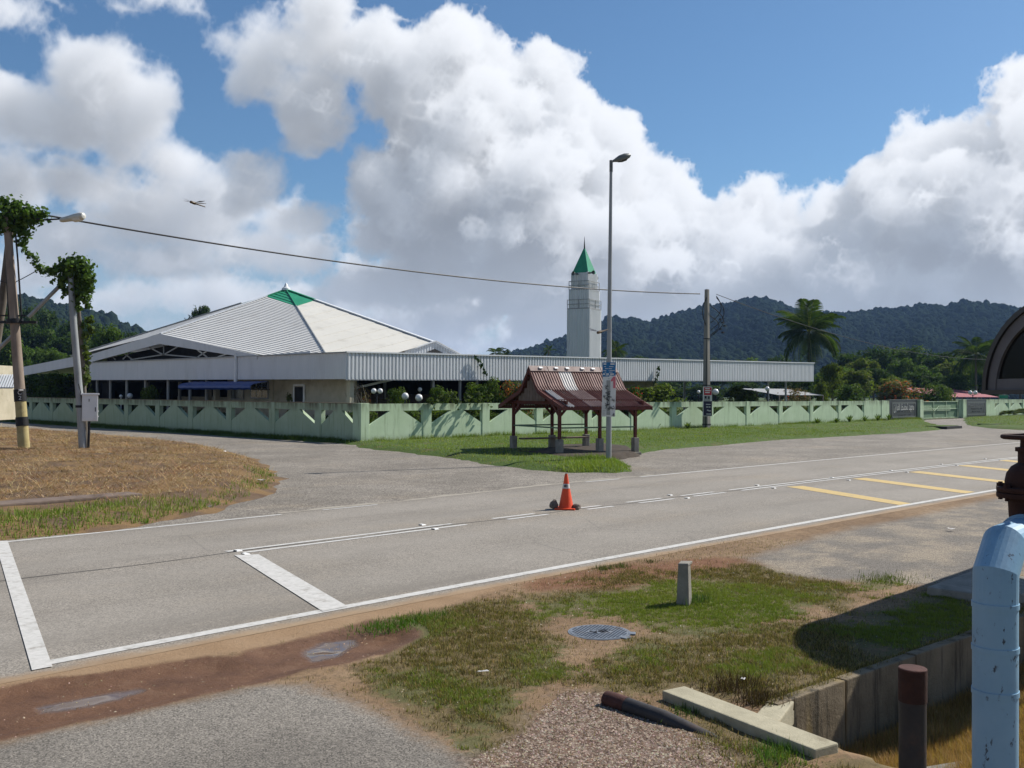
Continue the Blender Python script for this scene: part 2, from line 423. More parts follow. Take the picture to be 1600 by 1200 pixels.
M['board'] = simple('weathered_boards', (.13, .095, .075), (.19, .14, .11), 4, .85, dirt=(.06, .04, .03), damt=.6, bump=.3)
M['roof_red'] = simple('rusted_red_zinc', (.080, .021, .015), (.135, .042, .030), 1.6, .6, dirt=(.10, .072, .058), dscale=1.6, damt=.9, bump=.2)
M['roof_rust'] = simple('bleached_red_zinc', (.22, .14, .12), (.33, .24, .205), 2.2, .65, dirt=(.11, .04, .03), dscale=2.5, damt=.7)
M['roof_pale'] = simple('pale_clear_sheet', (.42, .39, .36), (.54, .52, .49), 3, .5, dirt=(.22, .15, .12), dscale=4, damt=.5)
M['green_roof'] = simple('green_metal_roof', (.015, .22, .105), (.025, .27, .14), 1.5, .5, .4, dirt=(.03, .13, .08), damt=.4)
M['cream'] = simple('cream_plaster', (.40, .36, .26), (.50, .45, .34), 1.5, .85, dirt=(.22, .18, .12), dscale=.8, damt=.5)
M['glass_dark'] = simple('dark_window_glass', (.015, .017, .02), (.03, .032, .035), 3, .12, .5)
M['blue_awning'] = simple('blue_awning', (.01, .035, .17), (.016, .05, .22), 2, .45, .4, bump=.3, fine=6)
M['globe'] = simple('milky_globe', (.62, .62, .60), (.72, .72, .70), 3, .25, .5)
M['lamp_white'] = simple('lamp_housing', (.52, .51, .46), (.60, .59, .54), 3, .4, .4, dirt=(.3, .28, .22), damt=.4)
M['lamp_grey'] = simple('lamp_grey', (.10, .105, .10), (.15, .155, .15), 3, .45, .4)
M['cabinet'] = simple('cabinet_paint', (.66, .67, .66), (.74, .74, .73), 2, .5, dirt=(.4, .37, .3), damt=.35)
M['cone'] = simple('orange_cone', (.62, .055, .012), (.72, .085, .025), 6, .5, dirt=(.35, .07, .03), dscale=5, damt=.5)
M['reflective'] = simple('reflective_band', (.46, .44, .42), (.58, .56, .54), 10, .4, dirt=(.25, .2, .18), damt=.6, dscale=8)
M['stone'] = simple('stone_lump', (.11, .085, .07), (.20, .165, .14), 9, .9, bump=.6, fine=30)
M['rust'] = simple('rust', (.030, .013, .010), (.058, .024, .016), 9, .85, dirt=(.022, .013, .011), dscale=5, damt=.8, bump=.5, fine=50)
M['rust_red'] = simple('rusty_cap', (.05, .02, .016), (.09, .038, .03), 12, .85, bump=.4, fine=60)
M['blackpipe'] = simple('tarred_pipe', (.022, .021, .022), (.045, .04, .038), 6, .6, dirt=(.09, .05, .035), dscale=4, damt=.7, bump=.3)
M['iron'] = simple('cast_iron_cover', (.115, .135, .165), (.17, .195, .23), 8, .6, .4, dirt=(.16, .12, .085), dscale=6, damt=.5, bump=.3, fine=60)
M['granite'] = simple('black_granite', (.012, .013, .014), (.028, .03, .032), 10, .3, .5)
M['granite_frame'] = simple('grey_granite', (.10, .11, .10), (.16, .17, .16), 8, .5)
M['letter'] = simple('silver_letters', (.42, .42, .40), (.55, .55, .52), 8, .4)
M['letter_dim'] = simple('dull_letters', (.16, .165, .16), (.22, .225, .22), 8, .5)
M['poster_white'] = simple('poster_paper', (.62, .60, .58), (.72, .70, .68), 6, .7, dirt=(.4, .36, .3), damt=.35)
M['poster_blue'] = simple('poster_blue', (.02, .13, .30), (.03, .17, .36), 6, .6)
M['poster_red'] = simple('poster_red', (.42, .02, .035), (.50, .03, .05), 6, .6)
M['poster_navy'] = simple('poster_dark', (.02, .016, .035), (.035, .028, .055), 6, .6)
M['ink'] = simple('ink', (.012, .012, .014), (.02, .02, .022), 6, .6)
M['pink'] = simple('faded_red_print', (.55, .12, .15), (.60, .16, .19), 6, .6)
M['gate'] = simple('green_gate_paint', (.10, .17, .10), (.15, .23, .14), 4, .6)
M['canopy_black'] = simple('canopy_rim', (.012, .012, .014), (.02, .019, .02), 4, .35, .5)
M['canopy_grey'] = simple('canopy_band', (.10, .095, .10), (.13, .125, .13), 4, .6)
M['canopy_glass'] = simple('canopy_panel', (.006, .006, .007), (.012, .012, .012), 4, .12, .5)
M['maroon'] = simple('maroon_roof', (.28, .07, .085), (.33, .09, .10), 1, .6)
M['grey_zinc'] = simple('grey_zinc', (.26, .26, .25), (.36, .36, .35), 2, .55, dirt=(.18, .14, .11), damt=.4)
M['bark'] = simple('bark', (.09, .075, .06), (.16, .14, .115), 5, .9, bump=.6, stretch=(1, 1, .3))
M['stem'] = simple('dry_stem', (.20, .17, .13), (.28, .25, .20), 8, .9)
M['dragonfly'] = simple('dragonfly_body', (.03, .018, .01), (.10, .055, .015), 60, .5)
M['wing'] = simple('dragonfly_wing', (.10, .10, .11), (.16, .16, .17), 30, .3)

# pale green painted masonry: mould at the coping, splashed soil at the foot
def green_wall(name, tk=.85, tc_=(.10, .105, .065), k=1.0):
    n = NT(name); x, y, z = n.sep()
    col = n.ramp(n.noise(1.1, 6, .6), [(.3, (.41*k, .52*k, .345*k)), (.7, (.49*k, .60*k, .425*k))])
    drip = n.noise(1.0, 8, .7, (3.2, 3.2, .35))
    top = n.rng(z, 1.25, 1.85, 0, 1); top = n.math('MULTIPLY', top, n.rng(drip, .36, .66, 0, 1))
    col = n.mix(n.math('MULTIPLY', top, min(tk, 1)), col, tc_)
    foot = n.math('MULTIPLY', n.rng(z, .45, -.05, 0, 1), n.rng(n.noise(2.5, 8, .7), .35, .65, 0, 1))
    col = n.mix(n.math('MULTIPLY', foot, .85), col, (.12, .13, .075))
    streak = n.rng(n.noise(2.2, 8, .72, (2.6, 2.6, .18)), .52, .70, 0, .6); col = n.mix(streak, col, (.15, .20, .11))
    n.bump(n.noise(30, 5, .6), .2, .01)
    return n.fin(col, .85, .2)
M['green_wall'] = green_wall('pale_green_masonry'); M['mould_shade_wall'] = green_wall('mouldy_shaded_masonry', 1.25, (.11, .10, .065), .78)  # side run: heavier mould, and base paint darkened to stand for its shade
M['roof_worn'] = simple('worn_red_zinc', (.13, .055, .042), (.22, .12, .10), 2.0, .6, dirt=(.085, .035, .026), dscale=1.8, damt=.95, bump=.2)
def blue_pipe():
    n = NT('pale_blue_pipe_paint')
    col = n.ramp(n.noise(4, 6), [(.3, (.18, .33, .46)), (.7, (.225, .385, .51))])
    x, y, z = n.sep()
    chips = n.math('MULTIPLY', n.rng(n.noise(26, 6, .7, (1, 1, .5)), .60, .66, 0, 1), n.rng(n.noise(3.0, 3, .5), .36, .56, 0, 1))
    col = n.mix(chips, col, (.035, .05, .07)); col = n.mix(n.rng(n.noise(5, 8, .7), .55, .75, 0, .35), col, (.13, .2, .26))
    n.bump(n.noise(60, 4), .15, .005)
    return n.fin(col, .5, .4)
M['blue_pipe'] = blue_pipe()
def drain_concrete():
    n = NT('mouldy_drain_concrete')
    col = n.ramp(n.noise(3, 7), [(.3, (.15, .118, .075)), (.7, (.25, .20, .135))])
    col = n.mix(n.rng(n.noise(2.2, 9, .75, (2.5, 2.5, .25)), .47, .64, 0, .85), col, (.028, .026, .02))
    col = n.mix(n.rng(n.noise(1.6, 4, .6, (2, 2, .4)), .6, .75, 0, .6), col, (.26, .19, .07))
    n.bump(n.noise(25, 8, .7), .6, .02); return n.fin(col, .92, .2)
M['drain'] = drain_concrete()

def asphalt(name, *a, **k): n, col = asphalt_n(name, *a, **k); return n.fin(col, .88, .25)
def road_mat(name, *a, **k):
    n, col = asphalt_n(name, *a, **k)
    w = n.math('SUBTRACT', n.noise(1.6, 8, .65), .5); f = n.math('SUBTRACT', n.noise(18, 6, .7), .5)
    e = n.math('ADD', n.attr('edge'), n.math('ADD', n.math('MULTIPLY', w, .42), n.math('MULTIPLY', f, .16)))
    silt = n.ramp(n.noise(1.3, 7, .65), [(.3, (.25, .165, .095)), (.7, (.32, .235, .15))])
    ck = n.vor(.55, 'DISTANCE_TO_EDGE'); ckm = n.math('MULTIPLY', n.rng(ck, .012, .004, 0, 1), n.rng(n.noise(.16, 3, .5), 0.55, .62, 0, .35)); col = n.mix(ckm, col, (.07, .065, .06))
    col = n.mix(n.rng(n.noise(.5, 7, .7, (.25, 1.2, 1)), .48, .70, 0, .75), col, (.155, .138, .117))
    col = n.mix(n.rng(n.noise(.9, 4, .6), .70, .78, 0, .5), col, (.11, .10, .09))
    col = n.mix(n.rng(e, .30, .02, 0, 1), col, silt)
    trk = n.math('ABSOLUTE', n.math('SUBTRACT', n.attr('track'), .5)); col = n.mix(n.rng(trk, .5, 0, 0, .26), col, (.30, .275, .24))
    return n.fin(col, .88, .25)
def asphalt_n(name, c1, c2, agg=.35, aggs=95, patch=.35, warm=(.30, .235, .17), wamt=.25, seed=0):
    n = NT(name)
    big = n.noise(.35, 5, .6); mid = n.noise(2.2, 6, .6)
    col = n.mix(n.rng(big, .35, .65, 0, 1), c1, c2)
    col = n.mix(n.math('MULTIPLY', n.rng(mid, .4, .7, 0, 1), patch), col, tuple(x*.78 for x in c1))
    col = n.mix(n.rng(n.noise(.22, 6, .65, (1, 1.6, 1)), .5, .72, 0, wamt), col, warm)
    sp = n.vor(aggs, 'F1', 'Color'); g = n.n('ShaderNodeRGBToBW'); n.l(sp, g.inputs[0])
    d = n.rng(g.outputs[0], .1, .9, 1-agg, 1+agg, False)
    h = n.n('ShaderNodeCombineColor'); [n.l(d, h.inputs[i]) for i in range(3)]
    col = n.mix(1.0, col, h.outputs[0], 'MULTIPLY')
    n.bump(g.outputs[0], .35, .006)
    return n, col
M['road'] = road_mat('road_asphalt', (.205, .183, .154), (.24, .215, .183), .45, 70, .25, (.27, .22, .16), .4)
M['side'] = asphalt('coarse_asphalt', (.165, .145, .12), (.225, .20, .168), .7, 46, .5, (.26, .21, .15), .4)

def grass_soil(name, soil1, soil2, gr1, gr2, gscale=1.4, lo=.4, hi=.6):
    n = NT(name)
    s_ = n.ramp(n.noise(2.5, 8, .65), [(.3, soil1), (.7, soil2)]); g = n.ramp(n.noise(6, 8, .7), [(.3, gr1), (.7, gr2)])
    col = n.mix(n.rng(n.noise(gscale, 6, .6), lo, hi, 0, 1), s_, g)
    n.bump(n.noise(30, 8, .7), .8, .04); return n.fin(col, .95, .15)
M['ground'] = grass_soil('field_ground', (.10, .075, .045), (.15, .11, .07), (.035, .06, .015), (.06, .09, .025), .12, .3, .5)
M['verge'] = grass_soil('grassy_soil', (.10, .085, .04), (.14, .115, .06), (.05, .085, .018), (.085, .125, .03), .9, .25, .5)
M['island'] = grass_soil('dry_soil', (.105, .066, .042), (.155, .108, .072), (.18, .11, .05), (.23, .15, .075), 1.2, .4, .6)
M['pad'] = simple('shaded_bare_pad', (.03, .022, .015), (.065, .048, .034), 3, .95, bump=.5)  # soil colour darkened to stand for the shelter's shadow
M['hill'] = None

def near_ground():
    n = NT('verge_soil')
    w = n.math('SUBTRACT', n.noise(2.2, 8, .65), .5); fine = n.math('SUBTRACT', n.noise(14, 8, .7), .5)
    def lay(nm, amp=.5, soft=.12, f2=.22):
        v = n.math('ADD', n.attr(nm), n.math('MULTIPLY', w, amp)); v = n.math('ADD', v, n.math('MULTIPLY', fine, f2))
        return n.rng(v, -soft, soft)
    big = n.noise(.8, 6, .6)
    tan_ = n.ramp(big, [(.3, (.16, .098, .052)), (.55, (.225, .145, .08)), (.75, (.29, .20, .118))])
    tan_ = n.mix(n.rng(n.noise(11, 8, .75), .46, .64, 0, .7), tan_, (.10, .064, .036))
    col = tan_
    olive = n.ramp(n.noise(9, 8, .7), [(.3, (.075, .06, .022)), (.7, (.16, .125, .055))])
    col = n.mix(n.math('MULTIPLY', lay('dry', .9, .08, .5), .75), col, olive)
    gr = n.ramp(n.noise(14, 9, .75), [(.3, (.045, .05, .015)), (.7, (.11, .125, .035))])
    col = n.mix(n.math('MULTIPLY', lay('green', 1.2, .06, .6), .65), col, gr)
    red = n.ramp(n.noise(5, 8), [(.3, (.135, .055, .026)), (.7, (.195, .098, .05))])
    col = n.mix(lay('red', .8, .25), col, red)
    col = n.mix(lay('silt', .35, .12), col, n.ramp(n.noise(1.2, 6), [(.3, (.24, .15, .08)), (.7, (.31, .21, .125))]))
    sp = n.vor(95, 'F1', 'Color'); g = n.n('ShaderNodeRGBToBW'); n.l(sp, g.inputs[0]); gv = n.rng(g.outputs[0], .1, .9, .42, 1.58, False)
    gc = n.n('ShaderNodeCombineColor'); [n.l(gv, gc.inputs[i]) for i in range(3)]
    tar = n.mix(n.rng(n.noise(.7, 6), .35, .65, 0, 1), (.15, .134, .114), (.205, .184, .157)); tar = n.mix(1.0, tar, gc.outputs[0], 'MULTIPLY')
    col = n.mix(lay('tar', .35, .18), col, tar)
    brk = n.mix(n.rng(n.noise(1.1, 7, .65), .40, .62, 0, 1), (.15, .134, .115), (.25, .21, .16)); brk = n.mix(1.0, brk, gc.outputs[0], 'MULTIPLY')
    col = n.mix(lay('broken', .6, .25), col, brk)
    pk = n.n('ShaderNodeTexVoronoi'); pk.inputs['Scale'].default_value = 38; n.l(n.tc, pk.inputs['Vector'])
    pg = n.n('ShaderNodeRGBToBW'); n.l(pk.outputs['Color'], pg.inputs[0])
    pc = n.ramp(pg.outputs[0], [(.15, (.06, .038, .027)), (.5, (.15, .10, .072)), (.85, (.27, .205, .16))])
    col = n.mix(lay('pink', 1.0, .22, .5), col, pc)
    mudf = lay('mud', .22, .05, .08)
    mud = n.ramp(n.noise(3.0, 9, .7), [(.28, (.08, .036, .016)), (.55, (.128, .062, .03)), (.8, (.175, .10, .056))])
    col = n.mix(mudf, col, mud)
    wet = n.rng(n.math('ADD', n.attr('puddle'), n.math('MULTIPLY', w, .25)), -.03, .05)
    col = n.mix(wet, col, (.115, .078, .058))
    rough = n.mix(wet, n.mix(mudf, (.95, .95, .95), (.62, .62, .62)), (.06, .06, .06))
    h = n.math('ADD', n.math('MULTIPLY', n.noise(16, 9, .72), .6), n.math('MULTIPLY', g.outputs[0], .25))
    h = n.math('MULTIPLY', h, n.math('SUBTRACT', 1.0, wet))
    n.bump(h, .7, .035)
    return n.fin(col, rough, .3)
M['near'] = near_ground()

# ------------------------------------------------------------------ ground, road, paving
def sheet(name, rects, z, mat, kind='structure', parent=None):
    m = MB()
    for x0, y0, x1, y1 in rects: m.add([(x0, y0, z), (x1, y0, z), (x1, y1, z), (x0, y1, z)], [(0, 1, 2, 3)])
    o = m.build(name, mat, parent)
    if kind and parent is None: o['kind'] = kind
    return o
NX0, NX1, NY0, NY1 = -5.0, 70.0, -2.0, 9.2
FAR = 2900
sheet('ground', [(-FAR, -FAR, FAR, NY0), (-FAR, NY1, FAR, FAR), (-FAR, NY0, NX0, NY1), (NX1, NY0, FAR, NY1)], -.035, M['ground'])
def q(s, k0): return k0*(s-5)**2 if s > 5 else 0
def near_t(s): return 8.97 - q(s, .00115) if s < 60 else 8.97-.00115*55**2 - .1265*(s-60)
def mid_t(s): return 13.2 - q(s, .00075) if s < 60 else 13.2-.00075*55**2 - .0825*(s-60)
def far_t(s):
    b = 16.62 if s < 14 else (16.62+.43*min(1, (s-14)/6)); return b - (.0005*(s-10)**2 if 10 < s < 60 else (.0005*2500+.05*(s-60) if s >= 60 else 0))
def strip(f0, f1, s0, s1, z, step=.5):
    m = MB(); n = max(2, int((s1-s0)/step)+1); vs = []
    for i in range(n):
        s = s0+(s1-s0)*i/(n-1); vs += [(s, f0(s), z), (s, f1(s), z)]
    return m.add(vs, [(2*i, 2*i+2, 2*i+3, 2*i+1) for i in range(n-1)])
side = MB()
side.add([(-60, 15, -.012), (160, 15, -.012), (160, 36.92, -.012), (-60, 36.92, -.012)], [(0, 1, 2, 3)])
side.add([(20, 36.92, -.012), (29.4, 36.92, -.012), (29.4, 190, -.012), (20, 190, -.012)], [(0, 1, 2, 3)])
side.build('side_road', M['side'])['kind'] = 'structure'
def road_mesh():
    S_ = np.arange(-60, 150.1, .5); V = []; E = []; T = []
    for s in S_:
        a, b, c = near_t(s)-.36, mid_t(s), far_t(s)+.16
        ts = [a, a+.12, a+.28, a+.5] + [a+.5+(b-a-.5)*k/4 for k in (1, 2, 3, 4)] + [b+(c-b)*k/4 for k in (1, 2, 3, 4)]
        tr = [.0, .0, .0, .1, .5, .15, .5, 0, .5, .15, .5, 0]
        for t, q_ in zip(ts, tr): V.append((s, t, 0)); E.append(t-a); T.append(q_)
    k = 12; n = len(S_); F = [(i*k+j, (i+1)*k+j, (i+1)*k+j+1, i*k+j+1) for i in range(n-1) for j in range(k-1)]
    return link('road', fast_mesh('road', np.array(V), np.array(F), M['road'], attrs={'edge': E, 'track': T}))
road = road_mesh(); road['kind'] = 'structure'
ZM = .005
def mark(name, m, mat='line_paint', label=None):
    o = m.build(name, M[mat], road)
    if label: o['label'] = label
    return o
mark('edge_line', strip(lambda s: near_t(s)-.07, lambda s: near_t(s)+.08, 3.45, 75, ZM))
mark('edge_line', strip(lambda s: far_t(s)-.10, lambda s: far_t(s)+.0, -30, 10.9, ZM))
mark('edge_line', strip(lambda s: far_t(s)-.08, lambda s: far_t(s)+.03, 23.1, 120, ZM))
mark('edge_line', strip(lambda s: far_t(s)-.07, lambda s: far_t(s)+.03, 20.7, 22.2, ZM))
mark('edge_line', strip(lambda s: far_t(s)-.04, lambda s: far_t(s)+.04, 11.9, 13.3, ZM))
CL = [(7.8, 12.35), (13.4, 14.55), (15.75, 16.6), (17.5, 18.8), (19.55, 20.9), (21.6, 110)]
for a, b in CL:
    mark('centre_line', strip(lambda s: mid_t(s)+.06, lambda s: mid_t(s)+.165, a, b, ZM))
    mark('centre_line', strip(lambda s: mid_t(s)-.20, lambda s: mid_t(s)-.095, a+.12, b+.12, ZM))
def quadmark(name, px, mat='line_paint', z=ZM):
    m = MB(); m.add([G(x, y, z) for x, y in px], [(0, 1, 2, 3)]); return mark(name, m, mat)
quadmark('transverse_bar', [(-8, 845), (50, 1047), (82, 1041), (12, 845)], z=ZM+.004)
quadmark('transverse_bar', [(366, 867), (504, 955), (543, 947), (404, 866)], z=ZM+.004)
for (x0, x1), (x2, x3) in (((1229, 1254), (1424, 1405)), ((1332, 1352), (1524, 1508)), ((1420, 1437), (1600, 1586)), ((1496, 1512), (1665, 1653)), ((1560, 1574), (1720, 1709))):
    ya = {1229: (760.5, 759), 1332: (748, 746.5), 1420: (737.5, 736), 1496: (727.5, 726.5), 1560: (719.5, 718.5)}[x0]
    yb = {1424: (786.5, 789), 1524: (768.5, 771), 1600: (754.5, 756.5), 1665: (742, 744), 1720: (733, 734.5)}[x2]
    quadmark('yellow_bar', [(x0, ya[0]), (x3, yb[1]), (x2, yb[0]), (x1, ya[1])], 'yellow_paint')
# tar seam along the middle joint, worn joint where the side road meets the main road
mark('tar_seam', strip(lambda s: mid_t(s)-.03+.05*math.sin(s*1.7), lambda s: mid_t(s)-.01+.05*math.sin(s*1.7), -10, 40, .0035, .3), 'black')
pj = strip(lambda s: far_t(s)+.10, lambda s: far_t(s)+.30+.07*math.sin(s*2.1)+.05*math.sin(s*5.3), 11.0, 24.0, .004, .15)
M['pale_joint'] = simple('dusty_joint', (.27, .24, .195), (.34, .31, .26), 6, .9, dirt=(.18, .155, .125), dscale=3, damt=.9, bump=.4, fine=80)
mark('worn_joint', pj, 'pale_joint')
# raised road studs
stud_spots = [((372, 861), 'far'), ((384, 866.5), 'near'), ((660, 820.5), 'far'), ((680, 827), 'near'), ((1047, 774), 'far'), ((1074, 778.5), 'near'),
              ((1183, 758.5), 'far'), ((1209, 763), 'near'), ((1300, 746.5), 'far'), ((1326, 750.5), 'near'), ((1392, 735.5), 'far'), ((1417, 738), 'near'),
              ((1471, 725.5), 'far'), ((1495, 727.5), 'near'), ((1539, 717.2), 'far'), ((1562, 719), 'near')]
ST_LAB = ['white road stud behind the left end of the solid double line', 'road stud on the corner where the wide white bar meets the double line',
          'road stud behind the right end of the solid double line left of the cone', 'road stud in front of the double line\'s right end left of the cone',
          'road stud behind the dashes just right of the cone', 'road stud in front of the dashes just right of the cone']
proto = None
for i, (p, side_) in enumerate(stud_spots):
    c = G(*p)
    lab = ST_LAB[i] if i < 6 else ('small raised road stud on the far side of the right solid double line' if side_ == 'far' else 'small raised road stud between the double line and the yellow bars')
    if proto is None:
        proto = thing('road_stud', lab, 'road stud', (c.x, c.y, 0), 'road studs along the double line')
        b = MB(); C0 = Vector((c.x, c.y, 0))
        b.prism([C0+Vector((-.055, -.05, 0)), C0+Vector((.055, -.05, 0)), C0+Vector((.035, -.04, .017)), C0+Vector((-.035, -.04, .017))], (0, .10, 0))
        b.build('stud_body', M['white_paint'], proto, bevel=.004)
        MB().box(C0+Vector((-.05, 0, .012)), (.016, .07, .012)).build('reflector', M['black'], proto)
    else:
        copy_tree(proto, (c.x, c.y, 0), label=lab)

# near verge: one sheet with the mud, silt, broken tar and drain
PX = {
 'tar': [(-500, 1260), (-500, 1210), (0, 1158), (160, 1122), (310, 1089), (400, 1070), (470, 1068), (560, 1094), (620, 1126), (690, 1160), (780, 1200), (860, 1260)],
 'mud': [(-500, 1170), (0, 1074), (70, 1057), (150, 1052), (250, 1033), (320, 1022), (370, 1024), (390, 1012), (460, 996), (520, 980), (580, 965), (640, 972), (660, 990), (600, 1022), (540, 1036), (480, 1046), (420, 1062), (310, 1086), (200, 1112), (100, 1132), (0, 1155), (-500, 1240)],
 'silt': [(-500, 1150), (0, 1050), (80, 1043), (400, 982), (700, 922), (800, 904), (830, 906), (700, 945), (560, 972), (390, 1015), (250, 1036), (0, 1078), (-500, 1180)],
 'pink': [(890, 1078), (940, 1084), (1020, 1122), (1110, 1155), (1160, 1200), (1200, 1260), (690, 1260), (740, 1180), (820, 1140), (850, 1100)],
 'broken': [(1165, 870), (1300, 832), (1450, 802), (1560, 777), (1900, 716), (2260, 650), (2500, 700), (2000, 860), (1560, 900), (1450, 914), (1380, 905), (1300, 906), (1220, 893)],
}
PXG = {
 'green': [[(830, 945), (900, 920), (980, 922), (1050, 905), (1180, 905), (1290, 915), (1310, 935), (1200, 970), (1160, 985), (1100, 992), (1040, 985), (990, 968), (930, 955), (850, 962)],
           [(575, 975), (620, 962), (700, 952), (715, 980), (640, 1002), (590, 997)],
           [(590, 1055), (690, 1035), (800, 1075), (812, 1100), (770, 1130), (700, 1115), (620, 1090)],
           [(1120, 1025), (1215, 1008), (1235, 1040), (1170, 1062), (1115, 1055)], [(700, 1150), (760, 1140), (790, 1170), (730, 1195)],
           [(1290, 985), (1400, 945), (1530, 900), (1540, 985), (1410, 1028)], [(800, 1015), (860, 1005), (880, 1050), (830, 1075), (780, 1050)],
           [(960, 1015), (1050, 1005), (1080, 1025), (1000, 1045)], [(1200, 1145), (1240, 1150), (1260, 1200), (1180, 1190)], [(1330, 905), (1420, 893), (1420, 905), (1350, 918)]],
 'dry': [[(1290, 1172), (1420, 1190), (1600, 1140), (1700, 1300), (1250, 1300)], [(560, 975), (700, 945), (800, 935), (880, 1000), (870, 1050), (800, 1100), (840, 1130), (780, 1190), (700, 1150), (620, 1110), (560, 1060), (600, 1020)], [(985, 1000), (1060, 985), (1300, 965), (1410, 1028), (1225, 1100), (1050, 1085), (930, 1080), (870, 1062), (940, 1048)], [(830, 925), (1000, 895), (1190, 880), (1330, 915), (1330, 960), (1050, 900), (860, 955)], [(620, 1000), (760, 960), (880, 1000), (880, 1060), (800, 1090), (700, 1040), (600, 1040), (540, 1060)], [(1000, 1000), (1280, 985), (1410, 1025), (1225, 1098), (1090, 1075), (940, 1075), (880, 1070)],
         [(600, 1090), (700, 1110), (830, 1110), (780, 1180), (700, 1160)], [(820, 930), (1000, 890), (1040, 900), (860, 950)], [(1050, 1100), (1180, 1140), (1260, 1230), (1180, 1230), (1080, 1150)]],
 'red': [[(810, 910), (900, 893), (1000, 881), (1100, 868), (1190, 872), (1110, 893), (960, 918), (830, 922)]],
 'puddle': [[(470, 1008), (500, 993), (555, 988), (562, 995), (530, 1016), (490, 1026), (474, 1020)], [(50, 1095), (130, 1080), (220, 1063), (232, 1068), (190, 1080), (110, 1100), (55, 1108)]],
}
def drain_y(s): return 3.80 - .085*(s-7.05)
GX = np.concatenate([np.arange(NX0, 22, .06), np.arange(22, NX1+.01, .4), [NX1]]); GY = np.concatenate([np.arange(NY0, 1.5, .25), np.arange(1.5, NY1+.01, .05)])
def near_height(X, Y):
    Z = (fbm(X*1.1, Y*1.1, 3)-.5)*.05 + (fbm(X*6, Y*6, 9)-.5)*.02
    md = sd_poly(X, Y, gp(PX['mud'])); Z = Z - .05*np.clip(-md/.25, 0, 1)
    td = np.minimum(sd_poly(X, Y, gp(PX['tar'])), sd_poly(X, Y, gp(PX['broken']))); Z = Z*np.clip(.25+td/.4, .25, 1)
    Z = Z - .012
    road_d = np.vectorize(near_t)(X) - .34 - Y
    Z = np.where(road_d < .25, Z*np.clip(road_d/.25, 0, 1) - .0015*(1-np.clip(road_d/.25, 0, 1)), Z)
    inside = np.clip((X-6.47-(Y-3.1)*.23)/.06, 0, 1)
    e = drain_y(X) - Y
    bot = np.interp(Y, [-2, .6, 1.3, 1.9, 2.5, 3.0, 3.4, 4.5], [0, 0, -.04, -.20, -.36, -.49, -.58, -.62]) + (fbm(X*2.5, Y*2.5, 21)-.5)*.14
    Z = np.where(e > -.02, Z*(1-inside)+bot*inside, Z)
    return Z
def field_d(name, X, Y):
    """positive inside the patches of that name, metres"""
    if name in PX: return -sd_poly(X, Y, gp(PX[name]))
    d = np.full(X.shape, -9.0)
    for p in PXG[name]: d = np.maximum(d, -sd_poly(X, Y, gp(p)))
    return d
X_, Y_ = np.meshgrid(GX, GY); Z_ = near_height(X_, Y_)
nx, ny = len(GX), len(GY)
idx = np.arange(nx*ny).reshape(ny, nx)
F_ = np.stack([idx[:-1, :-1], idx[:-1, 1:], idx[1:, 1:], idx[1:, :-1]], -1).reshape(-1, 4)
at = {k_: np.clip(field_d(k_, X_, Y_), -1, 1).ravel() for k_ in ('tar', 'mud', 'silt', 'pink', 'broken', 'green', 'dry', 'red', 'puddle')}
inside = ((X_ > 6.47+(Y_-3.1)*.23) & (Y_ < drain_y(X_)-.02) & (Y_ > .6)).ravel()
for k_ in ('green', 'pink', 'silt', 'tar', 'broken', 'mud', 'red'): at[k_][inside] = -1
at['dry'][inside] = .8
near = link('verge', fast_mesh('verge', np.stack([X_.ravel(), Y_.ravel(), Z_.ravel()], 1), F_, M['near'], smooth=True, attrs=at)); near['kind'] = 'structure'

# raised verges of grass and soil
def mound(name, poly, h, mat, step=.35, slope=.25, seed=0, amp=.06, clip=None):
    P = np.array(poly); x0, y0 = P.min(0)-.4; x1, y1 = P.max(0)+.4
    if clip: x0, y0, x1, y1 = max(x0, clip[0]), max(y0, clip[1]), min(x1, clip[2]), min(y1, clip[3])
    gx = np.arange(x0, x1+step, step); gy = np.arange(y0, y1+step, step); X, Y = np.meshgrid(gx, gy)
    d = -sd_poly(X, Y, poly) + (fbm(X*.9, Y*.9, seed)-.5)*.7 + (fbm(X*4, Y*4, seed+5)-.5)*.3
    Z = np.clip(d*slope, -.09, h) + np.clip(d, 0, 1)*(fbm(X*.7, Y*.7, seed+2)-.5)*amp*2
    ok = d > -.5; n_ = len(gx); id_ = np.arange(X.size).reshape(X.shape)
    F = np.stack([id_[:-1, :-1], id_[:-1, 1:], id_[1:, 1:], id_[1:, :-1]], -1).reshape(-1, 4)
    F = F[ok.ravel()[F].any(1)]
    us, inv = np.unique(F, return_inverse=True)
    o = link(name, fast_mesh(name, np.stack([X.ravel(), Y.ravel(), Z.ravel()], 1)[us], inv.reshape(F.shape), mat, smooth=True)); o['kind'] = 'structure'
    def height(x, y):
        i = np.clip(((x-x0)/step), 0, X.shape[1]-1.001); j = np.clip(((y-y0)/step), 0, X.shape[0]-1.001)
        a, b = i.astype(int), j.astype(int); u, v = i-a, j-b
        return (Z[b, a]*(1-u)+Z[b, a+1]*u)*(1-v)+(Z[b+1, a]*(1-u)+Z[b+1, a+1]*u)*v
    return height
ISL = [(-45, 17.15), (2, 17.3)] + gp([(0, 846), (100, 838), (200, 823), (280, 809), (340, 796), (395, 779), (425, 763), (437, 749), (428, 738), (400, 718), (350, 703), (300, 695), (200, 686), (100, 677), (0, 671)]) + [(22.3, 75), (22.3, 110), (-45, 110)]
